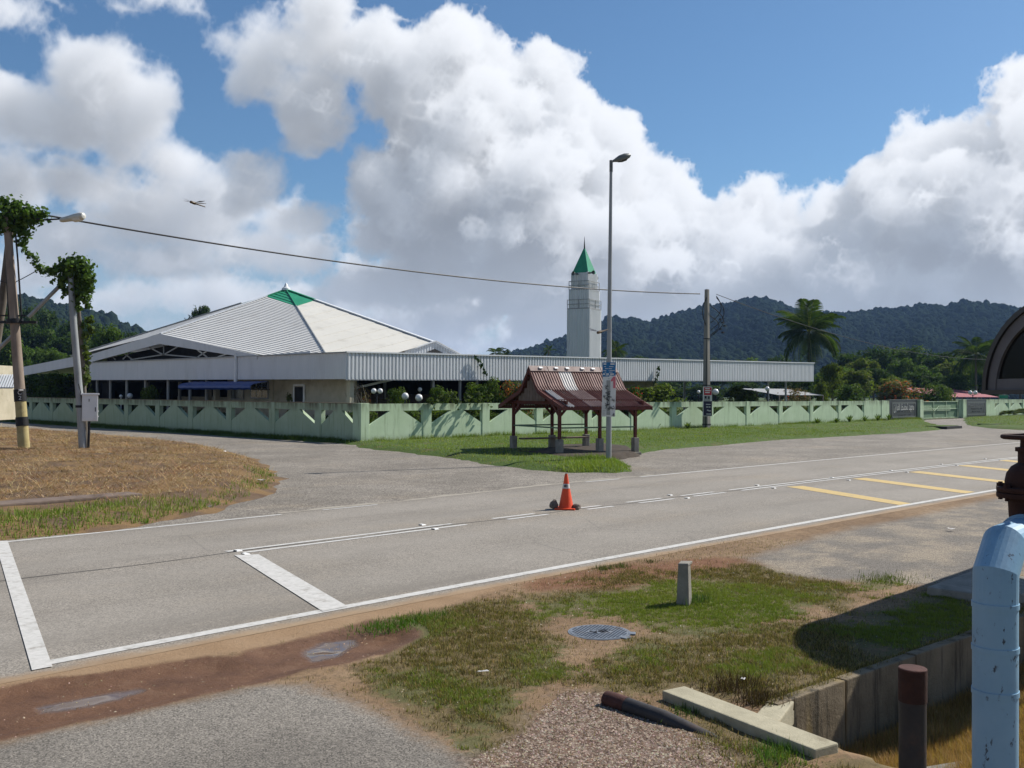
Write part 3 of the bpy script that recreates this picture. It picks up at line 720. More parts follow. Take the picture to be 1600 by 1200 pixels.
VER = [(27.7, 36.95), (27.75, 36.0)] + gp([(560, 699), (640, 707), (700, 715), (760, 724), (830, 733), (890, 738), (960, 738), (993, 733), (975, 724), (962, 716), (1000, 707), (1060, 700), (1130, 695), (1200, 688), (1300, 682.5), (1400, 677), (1465, 672), (1478, 668), (1448, 661)]) + [(95.6, 36.95)]
VER2 = gp([(1512, 664), (1545, 669), (1600, 672), (1700, 676)]) + [(160, 36.95), (106.5, 36.95)]
LWS = [(27.85, 36.95), (28.72, 36.95), (28.72, 120), (27.7, 120), (27.6, 70), (27.8, 45)]
h_isl = mound('dry_grass_island', ISL, .22, M['island'], .45, .22, 3, .10, (-20, 15, 26, 100))
h_ver = mound('grass_verge', VER, .13, M['verge'], .3, .25, 11, .05)
h_ver2 = mound('grass_bank', VER2, .13, M['verge'], .5, .25, 17, .05)
h_lws = mound('wall_foot_strip', LWS, .08, M['verge'], .25, .3, 19, .05)
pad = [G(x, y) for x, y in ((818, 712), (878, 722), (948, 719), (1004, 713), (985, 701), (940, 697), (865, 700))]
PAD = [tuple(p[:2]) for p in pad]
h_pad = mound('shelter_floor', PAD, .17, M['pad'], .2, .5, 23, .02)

# ------------------------------------------------------------------ grass
def hcol(c, n, var=.25, hue=.12):
    k_ = 1+RS.uniform(-var, var, (n, 1)); h_ = 1+RS.uniform(-hue, hue, (n, 3)); return np.clip(np.array(c)*k_*h_, 0, 1)
def blades(name, x, y, z, L, wd, col, lean=.5, mat=None, flat=0):
    n = len(x); a = RS.uniform(0, 2*np.pi, n); la = RS.uniform(.1+flat, lean, n)
    dx, dy = np.cos(a), np.sin(a)
    tipx = x+dx*L*np.sin(la); tipy = y+dy*L*np.sin(la); tipz = z+L*np.cos(la)
    px_, py_ = -dy*wd/2, dx*wd/2
    V = np.empty((n, 3, 3)); V[:, 0] = np.stack([x-px_, y-py_, z], 1); V[:, 1] = np.stack([x+px_, y+py_, z], 1); V[:, 2] = np.stack([tipx, tipy, tipz], 1)
    F = np.arange(3*n).reshape(n, 3); C = np.repeat(np.concatenate([col, np.ones((n, 1))], 1), 3, 0)
    o = link(name, fast_mesh(name, V.reshape(-1, 3), F, mat or M['grass'], C)); o['kind'] = 'stuff'; return o
def rnd_in(poly, n, seed_clip=None):
    P = np.array(poly); x0, y0 = P.min(0); x1, y1 = P.max(0)
    if seed_clip: x0, y0, x1, y1 = max(x0, seed_clip[0]), max(y0, seed_clip[1]), min(x1, seed_clip[2]), min(y1, seed_clip[3])
    x = RS.uniform(x0, x1, n); y = RS.uniform(y0, y1, n); return x, y
# near verge turf
def near_turf():
    n = 2400000
    x = RS.uniform(3.8, 16, n); y = RS.uniform(1.4, 8.6, n)
    dd = x*_hd.x+y*_hd.y; vis = (np.abs((x*_r0.x+y*_r0.y)/dd) < .54) & (CAM_H/dd < .405); x, y = x[vis], y[vis]; n = len(x)
    w = fbm(x*2.2, y*2.2, 31)-.5; w2 = fbm(x*9, y*9, 37)-.5
    g = field_d('green', x, y)+w*1.3+w2*.7; d = field_d('dry', x, y)+w*.9+w2*.5
    bad = np.maximum.reduce([field_d('tar', x, y), field_d('mud', x, y)+.03, field_d('broken', x, y), field_d('silt', x, y)])+w*.25
    man = np.hypot(x-7.84, y-6.23)
    pg = np.clip(.1+g*2.2, 0, 1)*(vnoise(x*17, y*17, 5)**1.6*1.35+.12); pd = np.clip(.14+d*1.6, 0, .85)*(vnoise(x*13, y*13, 8)**1.5*1.5+.08)+.025
    ind = (x > 6.5+(y-3.1)*.23) & (y < drain_y(x)-.05)
    pg = np.where(ind, 0, pg); pd = np.where(ind, 1.1, pd)
    ok = (bad < -.02) & (man > .36) & (x+.55*y < 19.5)
    pink = field_d('pink', x, y) > .05
    pg = np.where(pink, pg*.15, pg); pd = np.where(pink, pd*.3, pd)
    edge = (y > drain_y(x)-.02) & (y < drain_y(x)+.16) & (x > 6.9)
    pd = np.where(edge, pd+.7, pd)
    beam = np.abs((x-6.6)*.97-(y-3.85)*.24) < .17
    r = RS.rand(n); tg = ok & (r < pg*.9) & ~(beam & (y < 4.7)); td = ok & ~tg & (RS.rand(n) < pd*.8) & ~(beam & (y < 4.7))
    for nm, m_, c, lo_, hi_, wd in (('turf_grass', tg, None, .012, .046, .0075), ('dry_grass', td, None, .012, .055, .006)):
        X, Y = x[m_], y[m_]; k_ = len(X); Z = near_height(X, Y)-.005
        if nm == 'turf_grass':
            f = fbm(X*1.5, Y*1.5, 51)[:, None]; cc = hcol((.14, .19, .03), k_, .4, .15)*(1-f*.8)+hcol((.25, .255, .06), k_, .3)*f*.8
        else:
            f = RS.rand(k_, 1); cc = np.where(f < .30, hcol((.33, .24, .12), k_, .35), np.where(f < .75, hcol((.165, .145, .045), k_, .4), hcol((.06, .045, .02), k_, .4)))
            ind2 = ((X > 6.62) & (Y < drain_y(X)-.05))[:, None]; cc = np.where(ind2, hcol((.36, .22, .09), k_, .35), cc)
        L = RS.uniform(lo_, hi_, k_)*(1+2.2*((X > 6.62) & (Y < drain_y(X)-.05))); 
        blades(nm, X, Y, Z, L, wd*RS.uniform(.7, 1.3, k_), cc, 1.15)
near_turf()
def turf(name, poly, hf, n, L, wd, cols, prob=None, mat=None, lean=.8, clip=None, dmin=.08):
    x, y = rnd_in(poly, n, clip); d = -sd_poly(x, y, poly)+(fbm(x*1.2, y*1.2, 3)-.5)*.5
    z = hf(x, y); ok = (d > dmin) & (z > -.02)
    if prob is not None: ok &= RS.rand(n) < prob(x, y, d)
    x, y, z = x[ok], y[ok], z[ok]; k_ = len(x); f = np.clip(fbm(x*.6, y*.6, 77)*1.6-.3, 0, 1)[:, None]
    cc = hcol(cols[0], k_, .3)*(1-f)+hcol(cols[1], k_, .3)*f
    return blades(name, x, y, z-.01, RS.uniform(L[0], L[1], k_), wd*RS.uniform(.7, 1.3, k_), cc, lean, mat)
def notpad(x, y, d): return np.where(sd_poly(x, y, PAD) < .0, .02, 1)
turf('verge_grass', VER, h_ver, 150000, (.05, .13), .022, ((.15, .215, .03), (.26, .295, .06)), lambda x, y, d: np.where(x > 60, .35, 1)*notpad(x, y, d)*np.clip(vnoise(x*2.3, y*2.3, 4)*1.3, .2, 1), clip=(20, 15, 100, 38))
# lush tuft round the lamp post
lt = gp([(850, 741), (900, 743), (960, 743), (1000, 736), (975, 722), (930, 716), (880, 722), (850, 732)])
turf('lamp_foot_grass', lt, h_ver, 26000, (.06, .24), .02, ((.14, .21, .025), (.24, .29, .05)), lambda x, y, d: np.clip(d*.9, .05, 1)*np.clip(fbm(x*1.6, y*1.6, 9)*2.4-.6, .1, 1), lean=1.0, dmin=-.3)
turf('bank_grass', VER2, h_ver2, 26000, (.06, .14), .03, ((.15, .21, .03), (.26, .29, .06)), clip=(80, 15, 150, 38))
turf('wall_foot_grass', LWS, h_lws, 42000, (.08, .26), .028, ((.05, .085, .018), (.085, .13, .03)), lambda x, y, d: np.clip(vnoise(x*1.2, y*.8, 4)*1.5, .2, 1), clip=(26, 36, 29, 95), dmin=.02)
turf('wall_foot_grass', [(29.1, 36.3), (94, 36.3), (94, 36.98), (29.1, 36.98)], h_ver, 30000, (.08, .32), .022, ((.13, .19, .03), (.20, .22, .06)), lambda x, y, d: np.clip(vnoise(x*1.3, y*.8, 14)*1.7-.5, .03, 1), clip=(29, 36, 94, 37), dmin=-.3)
def isl_green(x, y, d):
    f = fbm(x*.8, y*.8, 6); return np.clip((1.7+f*1.3-(y-16.8))*1.8, 0, 1)*(x < 13.5)+np.clip(.55-np.abs(d-.3), 0, .3)*(y < 26)
turf('island_green_grass', ISL, h_isl, 260000, (.05, .16), .018, ((.13, .20, .03), (.21, .25, .055)), isl_green, clip=(-2, 16, 23, 40))
x, y = rnd_in(ISL, 300000, (-4, 17, 24, 62)); d = -sd_poly(x, y, ISL)+(fbm(x*1.2, y*1.2, 3)-.5)*.5
gz = isl_green(x, y, d); bare = sd_poly(x, y, gp([(-60, 803), (60, 797), (128, 801), (125, 811), (0, 823), (-60, 826)]))
ok = (d > .15) & (RS.rand(len(x)) > gz*.85) & (fbm(x*.9, y*.9, 14) > .30) & (bare > 0)
x, y = x[ok], y[ok]; k_ = len(x); f = np.clip(fbm(x*.5, y*.5, 70)*2.2-.6, 0, 1)[:, None]; f2 = (RS.rand(k_, 1) < .25)
cc = hcol((.19, .09, .042), k_, .45)*(1-f)+hcol((.30, .195, .085), k_, .4)*f; cc = np.where(f2 | ((fbm(x*.9, y*1.4, 90)[:, None] > .54) & (RS.rand(k_, 1) < .6)), hcol((.40, .29, .16), k_, .35), cc); cc = cc*np.clip(.45+fbm(x*1.5, y*1.5, 93)*1.1, .5, 1.25)[:, None]
Lg = np.where(RS.rand(k_) < .05, RS.uniform(.3, .7, k_), RS.uniform(.06, .24, k_))
blades('straw_grass', x, y, h_isl(x, y)-.01, Lg, .014*RS.uniform(.7, 1.4, k_), cc, 1.5, M['straw'], .9)
# weed tufts and pebbles on the verge
def tuft(px, py, n, L, name, lab, cols=((.08, .15, .02), (.15, .2, .04)), r=.10):
    c = G(px, py); x = c.x+RS.normal(0, r, n); y = c.y+RS.normal(0, r*.7, n); k_ = n
    cc = hcol(cols[0], k_, .35); V = blades(name, x, y, np.full(n, -.02), RS.uniform(L*.5, L, n), .008*RS.uniform(.7, 1.4, n), cc, .9)
    return V
tuft(602, 978, 620, .08, 'grass_tuft', 'bright green grass tuft standing beside the muddy puddle', r=.19)
tuft(660, 964, 520, .07, 'grass_tuft', 'bushy grass tuft at the edge of the road silt', r=.20)
tuft(941, 888, 260, .09, 'grass_tuft', 'olive weed tuft on red soil left of the concrete marker', ((.09, .10, .03),), r=.10)
tuft(972, 884, 220, .08, 'grass_tuft', 'smaller olive weed on red soil right beside another weed', ((.10, .11, .035),), r=.09)
tuft(1015, 877, 90, .07, 'grass_tuft', 'low dark weed on the bare red road edge', ((.06, .07, .02),), r=.08)
tuft(1385, 905, 420, .09, 'grass_tuft', 'weedy patch at the edge of the broken tar above the shadow', ((.10, .125, .03),), r=.22)
tuft(1090, 940, 260, .17, 'grass_tuft', 'long grass blades round the foot of the concrete marker post', ((.07, .12, .03),), r=.12)
tuft(1150, 1072, 500, .12, 'dead_weeds', 'dark dead weeds heaped behind the long concrete beam', ((.055, .035, .022),), r=.16)
tuft(1190, 1092, 420, .13, 'dead_weeds', 'dark dead weeds at the near corner of the drain wall', ((.06, .04, .025),), r=.12)
tuft(1075, 1110, 260, .10, 'grass_tuft', 'low green weeds against the shaded side of the long beam', ((.06, .10, .03),), r=.12)
tuft(1215, 1178, 420, .12, 'grass_tuft', 'bright green weeds by the lower end of the long beam', ((.09, .16, .03),), r=.13)
def stones(name, poly, n, r0, r1, cols, z0=0.0, clip=None):
    x, y = rnd_in(gp(poly), n); ok = sd_poly(x, y, gp(poly)) < 0; x, y = x[ok], y[ok]; n = len(x)
    zz = near_height(x, y); r = RS.uniform(r0, r1, n)*RS.uniform(.5, 1, n)
    T = np.array([(1, 0, 0), (-1, 0, 0), (0, 1, 0), (0, -1, 0), (0, 0, 1), (0, 0, -.3)], float); Fc = np.array([(0, 2, 4), (2, 1, 4), (1, 3, 4), (3, 0, 4)])
    V = (T[None]*RS.uniform(.55, 1.2, (n, 6, 1))*r[:, None, None]*np.array([1, 1, .7])) + np.stack([x, y, zz], 1)[:, None]
    F = (Fc[None]+(np.arange(n)*6)[:, None, None]).reshape(-1, 3); c = cols[0]
    cc = np.where(RS.rand(n, 1) < .5, hcol(cols[0], n, .35), hcol(cols[1], n, .35)); C = np.repeat(np.concatenate([cc, np.ones((n, 1))], 1), 6, 0)
    o = link(name, fast_mesh(name, V.reshape(-1, 3), F, M['pebble'], C)); o['kind'] = 'stuff'
n_ = NT('pebble'); M['pebble'] = n_.fin(n_.attr('Col', 'Color'), .9, .2)
stones('gravel', PX['pink'], 26000, .005, .016, ((.13, .085, .06), (.30, .24, .19)))
stones('mud_pebbles', PX['mud'], 900, .004, .014, ((.30, .22, .15), (.12, .07, .04)))
stones('tar_chippings', PX['broken'], 5000, .005, .014, ((.27, .24, .2), (.13, .12, .105)))
stones('verge_pebbles', [(800, 900), (1100, 870), (1300, 900), (1400, 1000), (1230, 1090), (900, 1080), (620, 1110), (620, 1020)], 1600, .004, .014, ((.34, .27, .19), (.46, .42, .36)))

# ------------------------------------------------------------------ boundary wall
WY, WX, WT = 37.0, 28.75, .13           # faces of the two runs
FP = [32.74, 36.84, 41.06, 45.39, 49.77, 54.15, 58.59, 63.51, 68.27, 73.19, 78.14, 83.04]
LP = [t*28.75/29.5 for t in (41.62, 45.79, 50.17, 54.49, 58.6, 62.88, 67.19, 70.83, 74.98, 78.86, 83.16, 87.2, 91.3, 95.4)]
def bay(parent, run, p, q_, z0=0.0, top=1.83, first=False):
    """one panel: solid foot, two right-angled openings beside the posts, a top beam"""
    a, b = p+(.27 if not first else .0), q_-.27; zt, zb = 1.49, .80; op = min(1.5, (b-a)*.385)
    polys = [[(a, z0), (b, z0), (b, zb), (b-op, zt), (a+op, zt), (a, zb)], [(a, zt+.0), (b, zt+.0), (b, top), (a, top)]]
    m = MB()
    for pl in polys:
        if run == 'front': m.prism([(s, WY+.01, z) for s, z in pl], (0, WT, 0))
        else: m.prism([(WX+.01, s, z) for s, z in pl], (.19, 0, 0))
    return m.build('wall_panel', M['green_wall' if run == 'front' else 'mould_shade_wall'], parent)
wf = thing('boundary_wall', 'pale green masonry wall facing the main road with triangular openings', 'wall', (28.6, WY, 0))
wl = thing('boundary_wall', 'shaded green wall along the side road with mouldy coping', 'wall', (WX, 37.6, 0))
MB().box((28.85, 37.28, .93), (.5, .62, 1.86)).build('corner_pillar', M['green_wall'], wf, bevel=.015)
prev = 29.1
for i, p in enumerate(FP + [88.05]):
    bay(wf, 'front', prev, p, first=(i == 0)) if i < 12 else None
    if i < 12:
        MB().box((p, WY+.08, .92), (.54, .20, 1.83)).build('wall_post', M['green_wall'], wf, bevel=.012)
    prev = p
m = MB(); m.prism([(s, WY+.01, z) for s, z in [(83.31, 0), (88.05, 0), (88.05, 1.85), (83.31, 1.85)]], (0, WT, 0)); m.build('wall_panel', M['green_wall'], wf)
MB().box((86.6, WY+.07, .935), (.5, .19, 1.87)).build('wall_post', M['green_wall'], wf)
prev = 37.63
for p in LP:
    bay(wl, 'left', prev, p, first=(prev == 37.63))
    MB().box((WX+.11, p, .92), (.26, .54, 1.83)).build('wall_post', M['mould_shade_wall'], wl, bevel=.012); prev = p
for a, b in zip([37.63]+LP, LP): MB().box((WX+.11, (a+b)/2, 1.845), (.25, b-a-.02, .03)).build('coping', M['drain'], wl)
# name panels and gate
def text_mesh(name, body, size, mat, parent, loc, rot, align='CENTER', extr=.006, sx=1.0):
    cu = bpy.data.curves.new(name, 'FONT'); cu.body = body; cu.size = size; cu.align_x = align; cu.align_y = 'CENTER'; cu.extrude = extr
    t = bpy.data.objects.new('tmp_text', cu); COL.objects.link(t)
    dg = bpy.context.evaluated_depsgraph_get(); me = bpy.data.meshes.new_from_object(t.evaluated_get(dg)); bpy.data.objects.remove(t)
    me.materials.clear(); me.materials.append(mat); me.name = name
    o = bpy.data.objects.new(name, me); COL.objects.link(o); BASE[o.name] = Vector((0, 0, 0))
    o.rotation_euler = rot; o.scale = (sx, 1, 1)
    if parent is not None: o.parent = parent; o.location = Vector(loc)-BASE[parent.name]
    else: o.location = loc
    return o
def fit(o, w):
    xs = [v.co.x for v in o.data.vertices]; a, b = min(xs), max(xs); k_ = w/(b-a)
    for v in o.data.vertices: v.co.x = (v.co.x-(a+b)/2)*k_
RF = (math.pi/2, 0, 0)                   # upright, facing the road (-y)
def name_panel(x0, x1, lab):
    t = thing('name_panel', lab, 'sign', (x0, WY, 0)); c = (x0+x1)/2; w = x1-x0
    MB().box((c, WY+.14, .95), (w, .22, 1.88)).build('backing_wall', M['granite'], t)
    MB().box((c, WY+.14, 1.915), (w+.06, .30, .05)).build('cap', M['granite_frame'], t)
    for zz in (.34, 1.62): MB().box((c+.1, WY+.02, zz), (w*.82, .03, .12)).build('frame_bar', M['granite_frame'], t)
    for xx in (c+.1-w*.41, c+.1+w*.41): MB().box((xx, WY+.018, .98), (.14, .03, 1.39)).build('frame_bar', M['granite_frame'], t)
    return t, c+.1, w
sgn, c, w = name_panel(88.1, 94.5, 'black name panel with silver Jawi script left of the green gate')
J1 = '\uFEE5\uFE8D\uFEAE\uFED8\uFEDF\uFE8D \uFEC6\uFEF4\uFED4\uFEA4\uFE97 \uFEAA\uFEEC\uFECC\uFEE3'
o = text_mesh('lettering', J1, 1.0, M['letter'], sgn, (c, WY+.022, 1.26), RF, sx=1.0)
fit(o, 4.6)
def scrawl(parent, cx, cz, wd, h, n, mat, Y):
    """worn script too small to read: joined strokes and dots"""
    m = MB(); x = cx-wd/2
    while x < cx+wd/2:
        l = random.uniform(.18, .42)
        m.bar((x, Y, cz-.3*h), (x+l, Y, cz-.3*h+random.uniform(-.1, .1)*h), .008, .05, (0, 1, 0))
        for k_ in range(2):
            xx = x+random.uniform(0, l); m.bar((xx, Y, cz-.3*h), (xx+random.uniform(-.08, .08), Y, cz+random.uniform(.0, .6)*h), .008, .045, (0, 1, 0))
        if random.random() < .6: m.box((x+l/2, Y, cz+random.choice((-.6, .6))*h), (.06, .008, .05))
        x += l+random.uniform(.03, .12)
    return m.build('lettering', mat, parent)
scrawl(sgn, c, .86, 3.6, .17, 8, M['letter_dim'], WY+.02); scrawl(sgn, c+.1, .52, 2.6, .14, 6, M['letter_dim'], WY+.02)
sg2, c2, w2 = name_panel(107.05, 113.4, 'black name panel with dull capital letters right of the green gate')
o = text_mesh('lettering', 'MAAHAD AL-QURAN', .55, M['letter_dim'], sg2, (c2, WY+.022, 1.28), RF); fit(o, 4.5)
scrawl(sg2, c2, .92, 3.2, .12, 6, M['granite_frame'], WY+.02); scrawl(sg2, c2, .62, 2.4, .12, 6, M['granite_frame'], WY+.02)
def post(x, w, lab, h=1.9):
    o = MB().box((x, WY+.05, h/2), (w, .5, h)).build('gate_post', M['green_wall'], None, (x, WY, 0), bevel=.02); return props(o, lab, 'gate post')
post(95.05, .8, 'pale green gate post between the Jawi panel and the gate'); post(106.4, .95, 'pale green gate post left of the capital letter panel', 1.92)
gt = thing('sliding_gate', 'green metal gate with chevron bars between two black name panels', 'gate', (95.6, WY+.2, 0))
fr = MB()
for zz in (.12, 1.0, 1.72): fr.box((100.6, WY+.2, zz), (9.9, .06, .07))
for xx in (95.7, 99, 102.3, 105.4): fr.box((xx, WY+.2, .92), (.07, .05, 1.66))
fr.build('gate_frame', M['green_wall'], gt)
MB().box((100.6, WY+.26, .92), (9.8, .02, 1.6)).build('mesh_sheet', M['gate'], gt)
for k_ in range(5):
    zz = 1.28-.11*k_; x1 = 98.4-.30*(4-k_)*-.45
    MB().box(((95.8+98.0+.18*k_)/2, WY+.16, zz), (2.2+.18*k_, .03, .045)).build('slat', M['green_wall'], gt)
    MB().box((101.0-.09*k_+.9, WY+.16, zz), (2.9+.18*k_, .03, .045)).build('slat', M['green_wall'], gt)
MB().bar((98.0, WY+.15, 1.3), (99.1, WY+.15, .80), .03, .06).build('slat', M['green_wall'], gt); MB().bar((100.3, WY+.15, 1.3), (99.1, WY+.15, .80), .03, .06).build('slat', M['green_wall'], gt)
wr = thing('boundary_wall', 'pale green wall running on beyond the capital letter panel', 'wall', (113.4, WY, 0))
m = MB(); m.prism([(s, WY+.01, z) for s, z in [(113.45, 0), (116.2, 0), (116.2, 1.9), (113.45, 1.9)]], (0, WT, 0)); m.build('wall_panel', M['green_wall'], wr)
prev = 115.93
for p in (121.2, 126.2, 131.2, 136.2): bay(wr, 'front', prev, p, top=1.9); MB().box((p, WY+.08, .95), (.54, .2, 1.9)).build('wall_post', M['green_wall'], wr); prev = p

# ------------------------------------------------------------------ mosque hall
FX, FY = 31.5, 42.0                       # outer faces of the fascia
mq = thing('mosque', 'wide mosque hall with pale pyramid roof, green cap and ribbed fascia', 'building', (FX, FY, 0))
A_ = Vector((41.23, 62.27, 9.85)); PL = Vector((31.5, 62.27, 6.12)); PF = Vector((41.23, 46.0, 5.46)); CF = Vector((33.0, 45.0, 3.6))
PB = Vector((41.23, 78.5, 5.9)); PR = Vector((51, 62.27, 6.1)); CLB = Vector((31.5, 76.5, 4.95)); CRF = Vector((43.5, 45.8, 4.3)); CRB = Vector((51, 78.5, 4.8))
capf = .165
def stepped(apex, p0, p1, n, lip, f0=0.0, f1=1.0):
    """sheeted roof face: courses parallel to the eave, each with a small lip over the next"""
    m = MB(); nn = (p0-apex).cross(p1-apex).normalized()
    if nn.z < 0: nn = -nn
    for i in range(n):
        a = f0+(f1-f0)*i/n; b = f0+(f1-f0)*(i+1)/n
        q0, q1 = apex+(p0-apex)*a, apex+(p1-apex)*a; r0, r1 = apex+(p0-apex)*b, apex+(p1-apex)*b
        m.add([q0, q1, r1+nn*lip, r0+nn*lip], [(0, 1, 2, 3)]); m.add([r0+nn*lip, r1+nn*lip, r1, r0], [(0, 1, 2, 3)])
    return m
def roof_sheet_mat(name, c1, c2, dark):
    n = NT(name); col = n.ramp(n.noise(.45, 6, .6), [(.3, c1), (.7, c2)])
    col = n.mix(n.rng(n.noise(.9, 9, .7), .48, .72, 0, .55), col, dark); n.bump(n.noise(20, 4), .15, .01); return n.fin(col, .6, .3)
M['roof_tile'] = roof_sheet_mat('pale_grey_roof_sheet', (.58, .57, .545), (.64, .63, .60), (.45, .43, .40))
M['roof_cream'] = roof_sheet_mat('pale_roof_sheet', (.58, .555, .49), (.64, .615, .55), (.42, .395, .34))
CAPF = {}
def cf_(p): return CAPF.get(tuple(round(c, 2) for c in p), .2)
for p_, v_ in ((PL, .168), (PF, .225), (CF, .255)): CAPF[tuple(round(c, 2) for c in p_)] = v_
def stepped2(apex, p0, p1, n, lip, a0, a1, b0, b1):
    m = MB(); nn = (p0-apex).cross(p1-apex).normalized()
    if nn.z < 0: nn = -nn
    for i in range(n):
        t0, t1 = i/n, (i+1)/n
        q0, q1 = apex+(p0-apex)*(a0+(b0-a0)*t0), apex+(p1-apex)*(a1+(b1-a1)*t0); r0, r1 = apex+(p0-apex)*(a0+(b0-a0)*t1), apex+(p1-apex)*(a1+(b1-a1)*t1)
        m.add([q0, q1, r1+nn*lip, r0+nn*lip], [(0, 1, 2, 3)]); m.add([r0+nn*lip, r1+nn*lip, r1, r0], [(0, 1, 2, 3)])
    return m
def rface(p0, p1, n, lip, mat):
    c0, c1 = cf_(p0), cf_(p1); stepped2(A_, p0, p1, n, lip, c0, c1, 1, 1).build('roof_face', mat, mq); stepped2(A_, p0, p1, max(2, n//6), lip, 0, 0, c0, c1).build('roof_cap', M['green_roof'], mq)
rface(PL, CF, 34, .035, M['roof_tile']); rface(CF, PF, 9, .02, M['roof_cream']); rface(CLB, PL, 14, .02, M['roof_tile'])
rface(PB, CLB, 9, .02, M['roof_tile']); rface(PF, CRF, 9, .02, M['roof_cream']); rface(CRF, PR, 9, .02, M['roof_cream']); rface(PR, CRB, 9, .02, M['roof_cream']); rface(CRB, PB, 9, .02, M['roof_cream'])
def flash(a, b, w=.32, mat='white_metal'): MB().bar(a+Vector((0, 0, .06)), b+Vector((0, 0, .06)), w, .07).build('ridge_flashing', M[mat], mq)
gcap = lambda p: A_+(p-A_)*cf_(p)
flash(gcap(PL), PL); flash(gcap(PF), PF, .25); flash(gcap(CF), CF, .06, 'steel'); flash(A_, gcap(PL), .2, 'green_roof'); flash(A_, gcap(PF), .2, 'green_roof'); flash(A_, gcap(CF), .06, 'green_roof'); flash(gcap(CLB), CLB, .2, 'steel')
fin_ = MB(); fin_.lathe([(.34, -.05), (.30, .12), (.16, .22), (.10, .40), (.02, .52)], A_, 10); fin_.build('roof_finial', M['white_metal'], mq, smooth=True)
# left gable: raking fascia over an open truss
GE0, GE1 = Vector((31.5, 73.2, 4.96)), Vector((31.5, 50.4, 4.47))
m = MB()
for e in (GE0, GE1):
    d = Vector((0, 0, -.62)); pk = PL
    m.prism([pk+Vector((-.06, 0, .06)), e+Vector((-.06, 0, .03)), e+d*(.85 if e is GE0 else .35)+Vector((-.06, 0, 0)), pk+d+Vector((-.06, 0, 0))], (.08, 0, 0))
m.build('gable_fascia', M['white_metal'], mq)
m = MB(); m.prism([(31.56, 50.4, 4.40), (31.56, 45.3, 4.40), (31.56, 45.3, 4.60), (31.56, 50.4, 4.47)], (.05, 0, 0)); m.build('gable_fascia', M['white_metal'], mq)
tr = MB(); X0 = 31.75
tr.bar((X0, 62.27, 5.6), (X0, 62.27, 4.75), .06)
for y0, z0, y1, z1 in ((62.27, 4.78, 60.0, 5.35), (62.27, 4.78, 64.5, 5.4), (62.27, 4.8, 57.6, 4.5), (62.27, 4.8, 67, 4.55), (58.3, 5.2, 56.6, 4.5), (56.1, 5.05, 57.9, 4.5) , (53.6, 4.75, 55.3, 4.5), (66.6, 5.35, 68.2, 4.6), (68.6, 5.2, 66.9, 4.6), (70.4, 5.05, 69.4, 4.6)): tr.bar((X0, y0, z0), (X0, y1, z1), .07)
tr.build('roof_truss', M['steel'], mq)
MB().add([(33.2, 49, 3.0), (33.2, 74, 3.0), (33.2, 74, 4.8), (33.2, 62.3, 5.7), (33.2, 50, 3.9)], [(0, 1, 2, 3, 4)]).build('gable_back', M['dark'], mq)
# small front gable
m = MB(); F0, F1 = Vector((38.75, 45.95, 4.78)), Vector((43.3, 45.95, 4.80)); pk = PF+Vector((0, -.05, .05))
def ribs_h(u0, u1, zfun0, zfun1, fixed, axis, pitch=.24, dep=.035):
    """vertical ribbed sheet between two curves, ribs of trapezoid section"""
    n = int((u1-u0)/pitch); m = MB(); vs = []
    prof = [(0, 0), (.35, 0), (.45, 1), (.9, 1)]
    for i in range(n+1):
        for f, d in prof:
            u = u0+(i+f)*pitch
            if u > u1: break
            for z in (zfun0(u), zfun1(u)): vs.append((u, fixed-dep*d, z) if axis == 'x' else (fixed-dep*d, u, z))
    k_ = len(vs)//2
    return m.add(vs, [(2*i, 2*i+2, 2*i+3, 2*i+1) for i in range(k_-1)])
gz = lambda u: pk.z-(abs(u-pk.x)/(2.45 if u < pk.x else 2.1))*(pk.z-F0.z)
ribs_h(F0.x, F1.x, lambda u: 4.3, gz, 45.95, 'x', .22).build('gable_fascia', M['white_metal'], mq)
MB().bar(F0+Vector((0, -.08, .04)), pk+Vector((0, -.08, .06)), .12, .06).build('gable_edge', M['white_metal'], mq); MB().bar(F1+Vector((0, -.08, .04)), pk+Vector((0, -.08, .06)), .12, .06).build('gable_edge', M['white_metal'], mq)
MB().prism([(40.5, 45.88, 4.85), (41.9, 45.88, 4.85), (41.2, 45.88, 5.08)], (0, .03, 0)).build('gable_vent', M['dark'], mq)
MB().add([F0, pk, pk+Vector((0, 5, 0)), F0+Vector((0, 5, 0))], [(0, 1, 2, 3)]).add([F1, pk, pk+Vector((0, 5, 0)), F1+Vector((0, 5, 0))], [(0, 1, 2, 3)]).build('gable_roof', M['roof_cream'], mq)
# fascia: shaded left run and sunlit ribbed front run, rising to the right
XE = 83.4
zb = lambda u: 3.04+(u-FX)/(XE-FX)*.52; zt = lambda u: 4.44+(u-FX)/(XE-FX)*.72
ribs_h(FX, XE, zb, zt, FY, 'x', .25, .075).build('fascia_front', M['white_metal'], mq)
MB().bar((FX-.05, FY-.06, zt(FX)+.03), (XE+.05, FY-.06, zt(XE)+.03), .14, .07).build('fascia_trim', M['white_metal'], mq)
MB().bar((FX-.02, FY-.02, zb(FX)-.02), (XE, FY-.02, zb(XE)-.02), .08, .06).build('fascia_trim', M['steel'], mq)
lz0 = lambda u: 3.05+(u-FY)/31*.10; lz1 = lambda u: 4.43-(u-FY)/31*.02
ribs_h(FY, 73.1, lz0, lz1, FX, 'y', .20, .012).build('fascia_left', M['white_metal'], mq)
MB().bar((FX-.04, FY-.04, 4.46), (FX-.04, 73.1, 4.44), .10, .06).build('fascia_trim', M['steel'], mq)
MB().bar((XE, FY, 3.56), (XE, FY+6, 3.6), .02, .02).prism([(XE, FY, 3.56), (XE, FY+6.5, 3.56), (XE, FY+6.5, 5.1), (XE, FY, 5.16)], (.04, 0, 0)).build('fascia_end', M['white_metal'], mq)
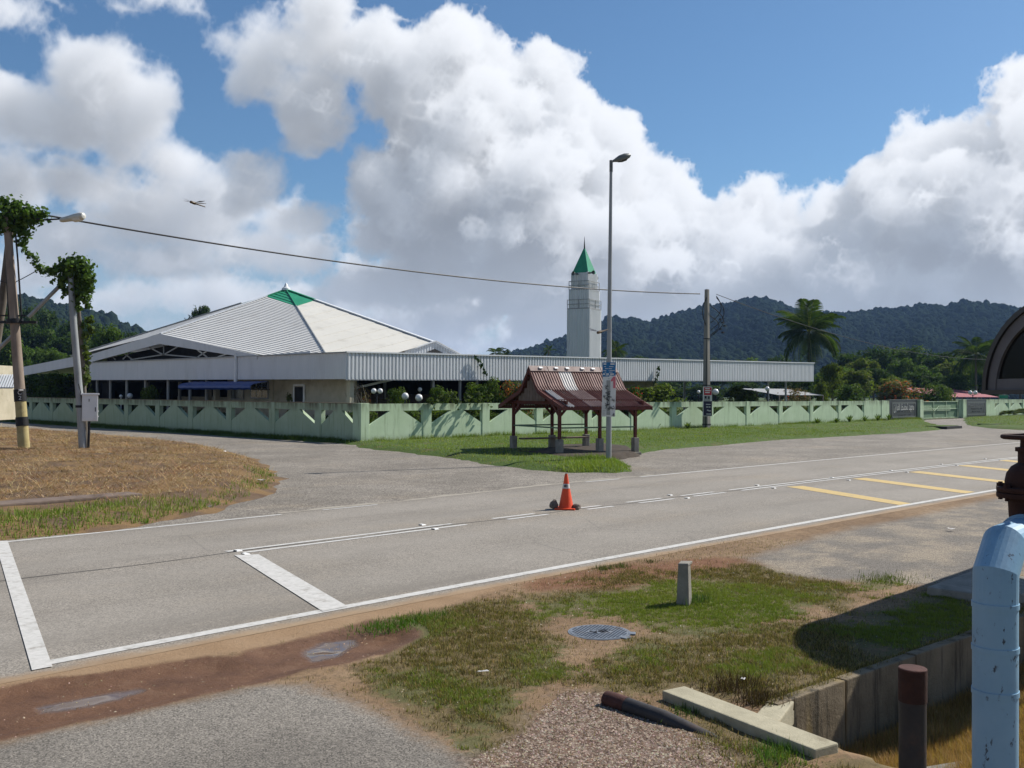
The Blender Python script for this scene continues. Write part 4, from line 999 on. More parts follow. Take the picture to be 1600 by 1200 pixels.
MB().prism([(FX+.1, FY+.1, 4.05), (FX+.1, 74, 4.05), (FX+.1, 74, 4.12), (FX+.1, FY+.1, 4.12)], (19.3, 0, 0)).build('hall_ceiling', M['grey_zinc'], mq)
MB().prism([(51, FY+.1, 4.3), (XE-.05, FY+.1, 4.62), (XE-.05, FY+.1, 4.68), (51, FY+.1, 4.36)], (0, 6.4, 0)).build('walkway_roof', M['grey_zinc'], mq)
MB().box((42, 59, .06), (20.5, 33, .12)).build('hall_floor', M['concrete'], mq)
# downpipe, columns, inner walls
MB().tube([(31.42, 52.7, 4.62), (31.42, 52.7, 2.75)], .10, 10).build('downpipe', M['white_paint'], mq, smooth=True)
def column(x, y, r=.11, h=4.05, mat='steel'): MB().tube([(x, y, .0), (x, y, h)], r, 8).build('column', M[mat], mq, smooth=True)
for y in (72.6, 70.4, 67.8, 65.0, 61.8, 58.9, 56.8): column(31.85, y, .10)
for y in (71.0, 66.2, 61.0): column(35.0, y, .12)
for x in (37.9, 40.0, 41.4, 45, 49.0, 53.0, 75.95, 79.0): column(x, 42.35, .09, 4.1)
for x in (38.8, 42.7, 47.0, 71.5): column(x, 47.8, .10, 4.1)
MB().box((32.06, 42.35, 2), (.28, .28, 4)).build('column', M['cream'], mq)
def wallbox(c, size, mat='cream', name='inner_wall'): return MB().box(c, size).build(name, M[mat], mq)
wallbox((33.0, 46.6, 2.0), (.2, 6.9, 4.05)); wallbox((33.0, 53.6, 2.0), (.2, 5.1, 4.05)); wallbox((33.1, 50.1, 2.0), (.2, 1.9, 4.04))
def window(c, w, h, axis='y', frame=.07, panes=2):
    c = Vector(c); s_ = (lambda a, b: (.06, a, b)) if axis == 'y' else (lambda a, b: (a, .06, b)); d = Vector((0, 1, 0)) if axis == 'y' else Vector((1, 0, 0)); o_ = Vector((-.03, 0, 0)) if axis == 'y' else Vector((0, -.03, 0))
    f = MB()
    for sg_ in (-1, 1): f.box(c+d*sg_*(w/2), s_(frame, h+frame)); f.box(c+Vector((0, 0, sg_*h/2)), s_(w-frame, frame))
    for k_ in range(1, panes): f.box(c+d*(-w/2+w*k_/panes), s_(frame*.7, h-frame))
    fo = f.build('window', M['wood_red'] if False else M['grey_zinc'], mq)
    for k_ in range(panes): MB().box(c-o_*.3+d*(-w/2+w*(k_+.5)/panes), s_(w/panes-.05, h-.06)).build('pane', M['glass_dark'], fo)
window((32.86, 52.4, 2.45), 1.9, .95, panes=3); window((32.86, 54.9, 2.4), 1.4, 1.0, panes=2)
MB().box((32.86, 48.2, 1.6), (.06, .85, 2.1)).build('door', M['dark'], mq)
df = MB()
for yy in (47.7, 48.7): df.box((32.84, yy, 1.65), (.08, .12, 2.3))
df.box((32.84, 48.2, 2.76), (.08, .9, .12)); df.build('door_frame', M['white_paint'], mq)
for y in (56.6, 57.6): MB().box((32.4, y, 1.5), (.3, .3, 3.0)).build('column', M['cream'], mq)
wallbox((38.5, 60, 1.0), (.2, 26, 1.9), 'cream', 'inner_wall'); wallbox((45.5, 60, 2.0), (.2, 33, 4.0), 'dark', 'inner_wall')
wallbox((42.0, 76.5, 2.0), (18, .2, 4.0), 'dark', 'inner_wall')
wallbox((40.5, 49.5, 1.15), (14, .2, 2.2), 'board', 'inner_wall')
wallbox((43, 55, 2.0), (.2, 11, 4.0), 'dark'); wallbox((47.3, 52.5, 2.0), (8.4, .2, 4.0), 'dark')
# rooms under the right half of the walkway
wallbox((61.5, 47.6, 2.0), (10.6, .2, 4.1)); wallbox((66.9, 48.5, 2.0), (.2, 2, 4.1))
for x in (60.5, 62.6, 64.3): window((x, 47.46, 2.35), 1.5, 1.0, 'x', panes=3)
MB().box((66.2, 47.46, 1.5), (1.0, .06, 2.2)).build('door', M['dark'], mq)
MB().box((60.5, 46.9, 1.95), (5.5, .5, .5)).build('counter_box', M['grey_zinc'], mq)
m = MB(); m.bar((32.8, 43.6, 2.5), (36.2, 43.6, 3.15), .12, .12); m.build('sloping_rail', M['white_paint'], mq)
# blue awning
aw = MB(); n = 20
prof = [(31.5, 2.98), (31.0, 2.90), (30.55, 2.82), (30.36, 2.72), (30.32, 2.58), (30.40, 2.48)]
vs = [(x, y, z+.02*math.sin(y*7)) for y in [49.3+(57.6-49.3)*i/n for i in range(n+1)] for x, z in prof]
k_ = len(prof); aw.add(vs, [(i*k_+j, i*k_+j+1, (i+1)*k_+j+1, (i+1)*k_+j) for i in range(n) for j in range(k_-1)])
aw.build('awning', M['blue_awning'], mq, smooth=True)
MB().bar((30.42, 49.3, 2.5), (31.6, 49.3, 2.5), .04).bar((30.42, 49.3, 2.5), (31.5, 49.3, 2.95), .04).bar((30.42, 57.5, 2.5), (31.6, 57.5, 2.5), .04).build('awning_bracket', M['cable'], mq)
# annexe at the far left
an = thing('annexe', 'low annexe with a long sloping pale fascia behind the vine poles', 'building', (31.6, 75, 0))
MB().prism([(31.6, 74.5, 5.05), (31.6, 95, 3.75), (31.6, 95, 3.05), (31.6, 74.5, 4.30)], (.08, 0, 0)).build('fascia', M['white_metal'], an)
MB().add([(31.6, 74.5, 5.05), (31.6, 95, 3.75), (46, 95, 4.2), (46, 74.5, 5.2)], [(0, 1, 2, 3)]).build('roof', M['roof_tile'], an)
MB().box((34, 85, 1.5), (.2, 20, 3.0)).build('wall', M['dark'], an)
for y in (76, 81, 86, 91): MB().tube([(31.9, y, 0), (31.9, y, 3.6)], .1, 8).build('column', M['steel'], an)

# ------------------------------------------------------------------ minaret
TX, TY, TW, TD = 85.9, 70.0, 3.1, 2.7
mn = thing('minaret', 'slim white ribbed minaret with railed balconies and green spire', 'tower', (TX, TY, 0)); mn.rotation_euler = (0, 0, math.radians(15)); MR = Matrix.Rotation(math.radians(15), 3, 'Z')
def ribbed_shaft(x0, y0, w, d, z0, z1, name='shaft'):
    m = MB(); n = 5; dep = .085
    def side_(p, e, L, nn):
        k_ = int(L/.30); vs = []
        for i in range(k_):
            for f, dd in ((0, 0), (.16, 0), (.22, 1), (.5, 1), (.56, 0)):
                u = (i+f)*L/k_; b = Vector(p)+Vector(e)*u+Vector(nn)*dep*dd; vs += [(b.x, b.y, z0), (b.x, b.y, z1)]
        b = Vector(p)+Vector(e)*L; vs += [(b.x, b.y, z0), (b.x, b.y, z1)]
        m.add(vs, [(2*i, 2*i+2, 2*i+3, 2*i+1) for i in range(len(vs)//2-1)])
    side_((x0, y0, 0), (1, 0, 0), w, (0, -1, 0)); side_((x0, y0, 0), (0, 1, 0), d, (-1, 0, 0)); side_((x0+w, y0, 0), (0, 1, 0), d, (1, 0, 0)); side_((x0, y0+d, 0), (1, 0, 0), w, (0, 1, 0))
    m.add([(x0, y0, z1), (x0+w, y0, z1), (x0+w, y0+d, z1), (x0, y0+d, z1)], [(0, 1, 2, 3)])
    m.build(name, M['white_metal'], mn)
    for xx in (x0, x0+w):
        for yy in (y0, y0+d): MB().box((xx, yy, (z0+z1)/2), (.10, .10, z1-z0)).build('corner_trim', M['white_metal'], mn)
ribbed_shaft(TX, TY, TW, TD, 0, 11.8); ribbed_shaft(TX+.12, TY+.15, TW-.26, TD-.3, 11.8, 14.0); ribbed_shaft(TX+.3, TY+.35, TW-.6, TD-.7, 14.0, 15.9)
def railing(x0, y0, w, d, z, h=.95):
    m = MB()
    for zz in (z+.03, z+h*.5, z+h):
        for a, b in (((x0, y0), (x0+w, y0)), ((x0, y0), (x0, y0+d)), ((x0+w, y0), (x0+w, y0+d)), ((x0, y0+d), (x0+w, y0+d))): m.bar((*a, zz), (*b, zz), .055)
    for i in range(3):
        for xx, yy in ((x0+w*i/2, y0), (x0+w*i/2, y0+d), (x0, y0+d*i/2), (x0+w, y0+d*i/2)): m.box((xx, yy, z+h/2), (.06, .06, h))
    m.build('railing', M['steel'], mn)
    MB().box((x0+w/2, y0+d/2, z), (w+.05, d+.05, .08)).build('balcony_floor', M['grey_zinc'], mn)
railing(TX-.02, TY-.02, TW+.08, TD+.04, 11.86, 1.0); railing(TX+.10, TY+.12, TW-.22, TD-.24, 14.0, .95)
sc_ = Vector((TX+TW/2, TY+TD/2, 0)); ap = sc_+Vector((0, 0, 19.0)); hw, hd_ = TW/2+.05, TD/2-.15
ring = []
for ax_, ay_, zz in ((-1, -1, 16.0), (0, -1.05, 15.45), (1, -1, 16.0), (1.05, 0, 15.45), (1, 1, 16.0), (0, 1.05, 15.45), (-1, 1, 16.0), (-1.05, 0, 15.45)): ring.append(sc_+Vector((ax_*hw*.70, ay_*hd_*.80, zz)))
for i in range(8): MB().prism([ap, ring[i], ring[(i+1) % 8]], (0, 0, -.04)).build('spire_face', M['green_roof'], mn)
for i in range(8): MB().bar(ring[i], ring[(i+1) % 8], .07).build('spire_trim', M['white_metal'], mn)
MB().tube([ap-Vector((0, 0, .3)), ap+Vector((0, 0, .7)), ap+Vector((0, 0, 1.15))], [.10, .04, .015], 8).build('spire_rod', M['cable'], mn)
for p_, d_, lab in (((TX-.1, TY+1.6, 15.75), (-1, .4, 0), 'grey horn loudspeaker on the left edge under the minaret spire'), ((TX+.15, TY+.0, 15.8), (-.3, -1, 0), 'dark horn loudspeaker facing the road under the minaret spire'), ((TX+TW+.1, TY+.9, 15.6), (1, -.3, 0), 'pale horn loudspeaker on the right edge under the minaret spire')):
    p_ = MR @ (Vector(p_)-Vector((TX, TY, 0)))+Vector((TX, TY, 0)); d_ = MR @ Vector(d_).normalized(); ls = thing('loudspeaker', lab, 'loudspeaker', tuple(p_), 'horn loudspeakers on the minaret')
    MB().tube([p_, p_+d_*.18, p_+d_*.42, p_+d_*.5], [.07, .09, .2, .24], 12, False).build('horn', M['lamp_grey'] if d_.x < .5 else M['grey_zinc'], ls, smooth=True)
    MB().tube([p_-d_*.25, p_], [.10, .11], 10).build('driver', M['lamp_grey'], ls)

M['ridge_pale'] = simple('sunlit_ridge_tint', (.24, .17, .15), (.36, .29, .26), 3, .7, dirt=(.12, .05, .04), dscale=4, damt=.8)  # ridge colour paled to imitate sun on the cap
# ------------------------------------------------------------------ timber shelter
sh = thing('roadside_shelter', 'open timber shelter with flared rusty red zinc roof beside the lamp post', 'shelter', (29.9, 25.6, 0))
O_ = Vector((28.06, 24.28, 0)); AX = Vector((.963, -.27, 0)); AY = Vector((.27, .963, 0))
def S(a, b, z): return O_+AX*a+AY*b+Vector((0, 0, z))
SR = Matrix((AX, AY, Vector((0, 0, 1)))).transposed()
LA, LB, EAV = 3.55, 3.35, 1.95
for a in (0, LA*.52, LA):
    for b in (0, LB):
        ft = MB(); ft.box(S(a, b, .0), (.36, .36, .2), SR); ft.prism([S(a-.115, b-.115, .10), S(a+.115, b-.115, .10), S(a+.115, b+.115, .10), S(a-.115, b+.115, .10)], (0, 0, .56))
        ft.build('pedestal', M['concrete'], sh, bevel=.02)
        MB().box(S(a, b, (.66+2.05)/2), (.105, .105, 1.42), SR).build('post', M['wood_red'], sh)
        for sa, sb in ((1, 0), (-1, 0), (0, 1 if b == 0 else -1)):
            if (sa == -1 and a == 0) or (sa == 1 and a == LA): continue
            MB().bar(S(a, b, 1.50), S(a+sa*.5, b+sb*.5, 2.0), .05, .09).build('knee_brace', M['wood_red'], sh)
for b in (0, LB): MB().bar(S(-.35, b, 2.07), S(LA+.35, b, 2.07), .08, .16).build('beam', M['wood_red'], sh)
for a in (0, LA*.52, LA): MB().bar(S(a, -.5, 2.03), S(a, LB+.5, 2.03), .07, .14).build('beam', M['wood_red'], sh)
for a0, a1, b, z in ((.1, LA, 0, 1.08), (0, LA, LB, 1.08)): MB().tube([S(a0, b, z), S(a1, b, z)], .028, 8).build('rail', M['gate'], sh)
MB().tube([S(0, 0, 1.08), S(0, LB, 1.08)], .028, 8).build('rail', M['gate'], sh)
MB().box(S(LA*.5, LB-.3, .55), (LA*.9, .35, .06), SR).build('bench_plank', M['board'], sh)
# spandrel boards (pale) under right end eave
MB().prism([S(LA+.02, .12, 2.0), S(LA+.02, 1.0, 2.0), S(LA+.02, .12, 1.45)], AX*.03).build('spandrel_board', M['board'], sh)
MID = LB/2; RZ, KZ, KB, EZ, EB = 3.36, 2.52, .62, 1.88, LB/2+.66
def zprof(b):   # roof height at offset b from the ridge
    b = abs(b)
    return RZ-(RZ-KZ)*b/KB if b < KB else KZ-(KZ-EZ)*((b-KB)/(EB-KB))**.92
def csheet(a0, a1, b0, b1, lift, mat, name='roof_sheet'):
    n = max(8, int((a1-a0)/.0125)); rows = 5; vs = []
    bs = [b0+(b1-b0)*i/(rows-1) for i in range(rows)]
    for i in range(n+1):
        a = a0+(a1-a0)*i/n
        for b in bs: vs.append(S(a, MID+b, zprof(b)+lift+.021*math.cos((a)*2*math.pi/.115)))
    m = MB(); m.add(vs, [(i*rows+j, i*rows+j+1, (i+1)*rows+j+1, (i+1)*rows+j) for i in range(n) for j in range(rows-1)])
    return m.build(name, mat, sh, smooth=True)
rr, rp, rb, rw = M['roof_red'], M['roof_pale'], M['roof_rust'], M['roof_worn']
A0, A1 = -.34, LA+.34
up_f = [(A0, A0+.55, rw), (A0+.53, A0+1.28, rw), (A0+1.26, A0+1.9, rp), (A0+1.88, A0+2.65, rr), (A0+2.63, A0+3.4, rw), (A0+3.38, A1, rw)]
for i, (a, b, m_) in enumerate(up_f): csheet(a, b, -.03, -KB-.10, .03+.008*(i % 2), m_)
lo_f = [(A0, A0+.22, rr), (A0+.30, A0+.62, rp), (A0+.60, A0+1.35, rr), (A0+1.33, A0+2.15, rb), (A0+2.13, A0+2.9, rr), (A0+2.88, A0+3.6, rr), (A0+3.58, A1, rr)]
for i, (a, b, m_) in enumerate(lo_f): csheet(a, b, -KB, -EB, 0+.008*(i % 2), m_)
for i in range(5):
    a = A0+i*(A1-A0)/5; csheet(a, a+(A1-A0)/5+.02, .03, KB+.1, .03+.008*(i % 2), rr); csheet(a, a+(A1-A0)/5+.02, KB, EB, .008*(i % 2), rr)
rc = MB()
for i in range(5):
    a = A0+i*(A1-A0)/5
    rc.prism([S(a, MID-.16, RZ-.12), S(a, MID, RZ+.085), S(a, MID+.16, RZ-.12)], AX*((A1-A0)/5-.03))
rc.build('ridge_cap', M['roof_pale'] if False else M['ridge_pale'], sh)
for i in range(6): MB().box(S(A0+.5+i*.62+.1*(i % 2), MID-.10, RZ+.01), (.16, .10, .02), SR @ Matrix.Rotation(math.radians(38), 3, 'X')).build('ridge_patch', M['white_paint'], sh)
for a in (A0, A1-.05):
    for sg_ in (-1, 1):
        MB().prism([S(a, MID, RZ+.04), S(a, MID+sg_*KB, KZ+.04), S(a, MID+sg_*KB, KZ-.14), S(a, MID, RZ-.16)], AX*.05).build('barge_board', M['wood_red'], sh)
        MB().prism([S(a, MID+sg_*KB, KZ+.02), S(a, MID+sg_*EB, EZ+.0), S(a, MID+sg_*EB, EZ-.14), S(a, MID+sg_*KB, KZ-.14)], AX*.05).build('barge_board', M['wood_red'], sh)
    aa = a+(.12 if a < 1 else -.10)
    for j in range(9):
        b0 = -.95+j*1.9/9; b1 = b0+1.9/9-.02; top = min(zprof(b0), zprof(b1))-.1
        if top > 2.1: MB().prism([S(aa, MID+b0, 2.08), S(aa, MID+b1, 2.08), S(aa, MID+b1, top), S(aa, MID+b0, top)], AX*.03).build('gable_board', M['board'], sh)
for sg_ in (-1, 1): MB().bar(S(A0, MID+sg_*(EB-.05), EZ-.06), S(A1, MID+sg_*(EB-.05), EZ-.06), .04, .13).build('eave_board', M['wood_red'], sh)
for i in range(6):
    a = A0+.1+i*(A1-A0-.2)/5
    for sg_ in (-1, 1): MB().bar(S(a, MID, RZ-.1), S(a, MID+sg_*KB, KZ-.05), .05, .08).bar(S(a, MID+sg_*KB, KZ-.05), S(a, MID+sg_*EB*.97, EZ-.04), .05, .08).build('rafter', M['wood_red'], sh)

# ------------------------------------------------------------------ street lamp, poles, wires
lb = G(951, 722); LBX, LBY = lb.x, lb.y
sl = thing('street_lamp', 'tall tapered steel lamp post with one angled head and posters', 'street lamp', (LBX, LBY, 0))
LT = 10.45
MB().tube([(LBX, LBY, -.1), (LBX, LBY, 1.2), (LBX+.01, LBY, 5), (LBX+.04, LBY-.02, LT)], [.098, .095, .075, .05], 14).build('pole', M['steel'], sl, smooth=True)
cr = Vector((.69, -.724, 0))              # screen-right in plan
hd0 = Vector((LBX+.04, LBY-.02, LT))
MB().tube([hd0-Vector((0, 0, .35)), hd0+Vector((0, 0, .05))], [.062, .062], 10).build('collar', M['lamp_grey'], sl)
axd = (cr*.9+Vector((.3, .1, 0))).normalized()*math.cos(.38)+Vector((0, 0, math.sin(.38)))
m = MB(); st = hd0+Vector((0, 0, .0))
m.tube([st+axd*d for d in (0, .12, .2, .35, .55, .72, .78)], [.03, .05, .075, .12, .125, .08, .03], 14)
me_ = m.mesh('lamp_head', M['lamp_grey'], BASE[sl.name], True); lh = link('lamp_head', me_, sl)
MB().tube([st+axd*d-Vector((0, 0, .045)) for d in (.26, .4, .58, .66)], [.06, .10, .10, .05], 12).build('lens', M['glass_dark'], lh, smooth=True)
# posters tied to the lamp pole: curved sheets on the road-side face
vd = Vector((-LBX, -LBY, 0)).normalized(); vs_ = Vector((-vd.y, vd.x, 0))
vs_ = vs_ if vs_.dot(cr) > 0 else -vs_
def poster_sheet(name, c, w, h, mat, parent=None, bow=.10, n=10, off=0.0, thick=.004, skew=0.0):
    m = MB(); fr, bk = [], []
    for i in range(n+1):
        u = (i/n-.5)*w; d = off - bow*(abs(u)/(w/2))**1.6*.5
        for zz in (-h/2, h/2):
            p = Vector(c)+vs_*(u+skew*zz)+vd*d+Vector((0, 0, zz)); fr.append(p); bk.append(p-vd*thick)
    k_ = len(fr); fs = [(2*i, 2*i+2, 2*i+3, 2*i+1) for i in range(n)]
    m.add(fr+bk, fs+[tuple(x+k_ for x in f[::-1]) for f in fs]+[(0, 1, k_+1, k_), (k_-2, k_-1, 2*k_-1, 2*k_-2)])
    return m.build(name, mat, parent, smooth=True)
lp0 = Vector((LBX, LBY, 0))+vd*.105
def zpx(py): return CAM_H+(614-py)/FPX*depth((LBX, LBY, 0))
zc1 = zpx(577.5); zc2 = zpx(619)
pb = thing('blue_notice', 'small blue notice with pale printed rows tied round the lamp post', 'poster', tuple(lp0+Vector((0, 0, zc1))))
poster_sheet('sheet', lp0+Vector((0, 0, zc1)), .46, .50, M['poster_blue'], pb, .06)
for zz, segs in ((.19, ((-.19, -.09), (.02, .19))), (.10, ((-.17, -.11), (.0, .15))), (.03, ((-.14, -.04), (-.02, .1))), (-.035, ((-.2, -.08), (-.02, .2))), (-.09, ((-.15, -.1), (.0, .12))), (-.16, ((-.21, -.13), (-.1, .0), (.03, .17))), (-.215, ((-.12, -.02), (.0, .1)))):
    for a, b in segs:
        u0 = min(abs(a), abs(b)); h_ = .05 if zz in (.19, -.16) else .018
        poster_sheet('printed_row', lp0+vs_*(a+b)/2+Vector((0, 0, zc1+zz))+vd*(.006-.03*(abs((a+b)/2)/.23)**1.6), b-a, h_, M['poster_white'], pb, 0, 2)
pw = thing('white_banner', 'long white banner with black brush marks and red numeral on the lamp post', 'poster', tuple(lp0+Vector((0, 0, zc2))))
poster_sheet('sheet', lp0+Vector((0, 0, zc2))+vs_*.0, .47, 1.42, M['poster_white'], pw, .06, skew=.03)
poster_sheet('grey_strip', lp0+Vector((0, 0, zc2-.05))+vs_*(-.02)+vd*.006, .13, 1.2, M['grey_zinc'], pw, 0, 2)
n1 = MB(); oc = lp0+vs_*.155+Vector((0, 0, zc2+.48))+vd*.008
def pp(u, z, d=0): return oc+vs_*u+Vector((0, 0, z))+vd*d
n1.prism([pp(-.01, -.20), pp(.07, -.20), pp(.07, .20), pp(.0, .20), pp(-.09, .08), pp(-.09, .03), pp(-.01, .05)], vd*.004); n1.build('numeral_one', M['pink'], pw)
rb_ = random.Random(4)
for (cx, cz, s_) in ((-.10, .30, .9), (-.04, .12, 1.0), (-.02, -.08, 1.15), (-.06, -.27, 1.1), (.04, -.40, .9), (.14, -.16, .7), (.15, -.40, .7), (.14, -.62, .7), (-.16, -.02, .6)):
    gm = MB(); o2 = lp0+vs_*cx+Vector((0, 0, zc2+cz))+vd*.011
    for k_ in range(7):
        a = rb_.uniform(0, math.pi); l = rb_.uniform(.03, .085)*s_; c_ = o2+vs_*rb_.uniform(-.05, .05)*s_+Vector((0, 0, rb_.uniform(-.07, .07)*s_))
        e_ = vs_*math.cos(a)*l+Vector((0, 0, math.sin(a)*l)); gm.bar(c_-e_, c_+e_, .016*s_, .004, vd)
    gm.build('brush_mark', M['ink'], pw)
for i in range(4): poster_sheet('printed_row', lp0+vs_*(-.16)+Vector((0, 0, zc2-.50-.05*i))+vd*(-.004), .10, .012, M['grey_zinc'], pw, 0, 2)
for zz in (zc1+.2, zc2+.6, zc2-.6): MB().tube([Vector((LBX, LBY, zz))+Vector((math.cos(t)*.105, math.sin(t)*.105, 0)) for t in [i*math.pi/8 for i in range(17)]], .006, 5, False).build('tie_wire', M['cable'], pw if zz < zc1 else pb)

# right utility pole in front of the wall
UX, UY = 56.85, 36.25
up_ = thing('utility_pole', 'square grey concrete utility pole standing before the green wall', 'utility pole', (UX, UY, 0))
m = MB(); m.prism([(UX-.19, UY-.17, -.1), (UX+.19, UY-.17, -.1), (UX+.19, UY+.17, -.1), (UX-.19, UY+.17, -.1)], (0, 0, .02))
vs = []; 
for z, hwid in ((0, .20), (9.35, .115)): vs += [(UX-hwid, UY-hwid, z), (UX+hwid, UY-hwid, z), (UX+hwid, UY+hwid, z), (UX-hwid, UY+hwid, z)]
MB().add(vs, [(0, 1, 5, 4), (1, 2, 6, 5), (2, 3, 7, 6), (3, 0, 4, 7), (4, 5, 6, 7)]).build('pole', M['utility_concrete'], up_, bevel=.02)
ul = Vector((-.69, .724, 0))
MB().tube([Vector((UX, UY-.2, 6.0))+ul*.16, Vector((UX, UY-.22, 3))+ul*.2, Vector((UX, UY-.22, .1))+ul*.22], [.04, .05, .06], 8).build('earth_conduit', M['cable'], up_)
for z in (6.05, 2.95, .35): MB().box((UX, UY, z), (.44-.012*z, .44-.012*z, .06)).build('steel_band', M['black'], up_)
def sag(a, b, drop, n=24): a, b = Vector(a), Vector(b); return [a.lerp(b, i/n)-Vector((0, 0, 4*drop*(i/n)*(1-i/n))) for i in range(n+1)]
bk = MB()
for k_, (dx, z0, z1, bulge) in enumerate(((.25, 8.9, 7.1, .5), (.3, 8.8, 6.6, .7), (.35, 8.3, 6.2, .9), (.2, 7.6, 6.3, .6), (.15, 8.9, 6.8, -.3))):
    p0 = Vector((UX, UY-.15, z0))+cr*(.05 if bulge > 0 else -.1)+cr*(.45 if k_ < 2 else 0); p1 = Vector((UX, UY-.15, z1))+cr*.12*(1 if bulge > 0 else -1)
    bk.tube([p0.lerp(p1, t)+cr*bulge*math.sin(math.pi*t)+Vector((0, 0, .0)) for t in [i/12 for i in range(13)]], .03, 6)
for k_ in range(5): 
    c_ = Vector((UX, UY-.2, 7.35-.22*k_))+cr*(.75+.14*(k_ % 3)); bk.box(c_, (.16, .16, .10))
bk.build('cable_loops', M['cable'], up_)
def upz(py): return CAM_H+(616-py)/FPX*depth((UX, UY, 0))
pr = thing('election_poster', 'narrow red and dark printed poster fixed to the concrete utility pole', 'poster', (UX, UY-.23, 2.2))
vd0, vs0 = vd, vs_
vd = Vector((-UX, -UY, 0)).normalized(); vs_ = Vector((-vd.y, vd.x, 0)); vs_ = vs_ if vs_.dot(cr) > 0 else -vs_
pc = Vector((UX, UY, 0))+vd*.30+vs_*.06
def ps(nm, y0, y1, mat, du=0, w=.58, off=0): return poster_sheet(nm, pc+Vector((0, 0, (upz(y0)+upz(y1))/2))+vs_*du+vd*off, w, abs(upz(y0)-upz(y1)), M[mat], pr, 0, 2)
ps('sheet', 605.5, 651.5, 'poster_white', 0, .60, -.01); ps('red_field', 606.5, 618.5, 'poster_red', .02, .50); ps('dark_field', 628, 650.5, 'poster_navy', .02, .54)
ps('portrait', 619.5, 627.5, 'grey_zinc', -.03, .4)
for y_, u_, w_, h_ in ((608.5, .0, .30, 1.6), (611.5, .02, .36, 1.6), (614.5, .0, .30, 1.6), (633, .05, .3, 1.0), (637, -.02, .14, 1.4), (637, .14, .12, 1.4), (642, .02, .1, 1.2), (643, .14, .16, 1.2), (648, .08, .3, 1.2)): ps('printed_row', y_-h_/2, y_+h_/2, 'poster_white', u_, w_, .012)
for y_, u_, w_, h_ in ((622, -.12, .12, 4), (622.5, .09, .10, 4)): ps('portrait_hair', y_-h_/2, y_+h_/2, 'ink', u_, w_, .012)
vd, vs_ = vd0, vs0

# left poles
P1 = G(38, 707); p1t = Vector((14.13, 40.36, 9.25))
up1 = thing('utility_pole', 'brown steel utility pole with black bands leaning under a vine crown', 'utility pole', (P1.x, P1.y, 0))
def along(t): return Vector((P1.x, P1.y, 0)).lerp(p1t, t)
def zt_(z): return z/9.25
seg = lambda z0, z1, r0, r1, nm, mt: MB().tube([along(zt_(z0)), along(zt_(z1))], [r0, r1], 16).build(nm, M[mt], up1, smooth=True)
seg(-.1, 2.05, .215, .20, 'lower_pole', 'yellow_pole'); seg(2.05, 9.25, .196, .135, 'upper_pole', 'old_pole')
seg(1.96, 2.42, .222, .218, 'number_plate', 'black'); seg(1.02, 1.36, .228, .224, 'black_band', 'black')
def face1(z, u): 
    p = along(zt_(z)); d = Vector((-p.x, -p.y, 0)).normalized(); s_ = Vector((-d.y, d.x, 0)); s_ = s_ if s_.dot(cr) > 0 else -s_
    return p+d*.232+s_*u
yaw1 = math.atan2(-P1.x, P1.y)*-1
for ch, z in (('C', 2.29), ('2', 2.09)):
    p = face1(z, -.01); text_mesh('plate_letter', ch, .21, M['poster_white'], up1, tuple(p), (math.pi/2, 0, -math.atan2(P1.x, P1.y)), extr=.003)
MB().box(face1(2.40, .04), (.14, .14, .05)).build('plate_tag', M['poster_white'], up1)
seg(4.95, 5.12, .30, .30, 'cross_clamp', 'cable'); MB().bar(along(zt_(5.0))-cr*.9, along(zt_(5.0))+cr*.85, .12, .1).build('cross_arm', M['cable'], up1)
MB().bar(along(zt_(5.25))-cr*.5, along(zt_(5.25))+cr*.5, .07, .05).build('cross_arm', M['cable'], up1)
MB().tube([along(zt_(5.2))+cr*.55-vd*.0, AT(102, 438, 38.3)], .075, 10).build('brace_pipe', M['steel'], up1, smooth=True)
MB().tube([AT(22, 522, 38.4), AT(-18, 560, 38.4)], .075, 10).build('brace_pipe', M['steel'], up1, smooth=True)
MB().tube([AT(98, 428, 38.3), AT(101, 437, 38.3)], .05, 8).build('brace_tip', M['white_paint'], up1)
MB().tube([along(1)+cr*.28, along(.8)+cr*.30, along(.55)+cr*.28], .035, 8).build('conduit', M['cable'], up1); MB().tube([along(.97)-cr*.08, along(.55)-cr*.22], .035, 8).build('conduit', M['cable'], up1)
st_ = MB().tube([AT(17, 352, 38.6), AT(8, 440, 38.8), AT(-14, 590, 39.2)], [.13, .16, .18], 12).build('stay_pole', M['bark'], None, tuple(AT(-14, 700, 39.2)), smooth=True); props(st_, 'dark raking stay pole propping the brown vine pole from the left', 'pole')
arm0, arm1 = AT(70, 343.5, 38.0), AT(96, 342, 37.6)
MB().tube([along(.985), arm0, arm1], [.05, .035, .03], 8).build('lamp_arm', M['cable'], up1)
hl = thing('lamp_head', 'cream capsule lamp head on the vine covered pole\'s arm', 'street lamp', tuple(arm1))
a0, a1 = AT(95, 344, 37.6), AT(132, 337, 37.2); dd = a1-a0
MB().tube([a0+dd*t for t in (0, .1, .35, .65, .88, .97, 1.0)], [.075, .10, .115, .15, .155, .11, .03], 16).build('housing', M['lamp_white'], hl, smooth=True)
MB().tube([a0+dd*t-Vector((0, 0, .05)) for t in (.45, .6, .85, .95)], [.06, .13, .14, .05], 14).build('lens', M['globe'], hl, smooth=True)
P2 = G(130, 708); P2t = Vector((15.72, 38.42, 7.45))
up2 = thing('utility_pole', 'bent grey steel pole carrying a white cabinet and vines', 'utility pole', (P2.x, P2.y, 0))
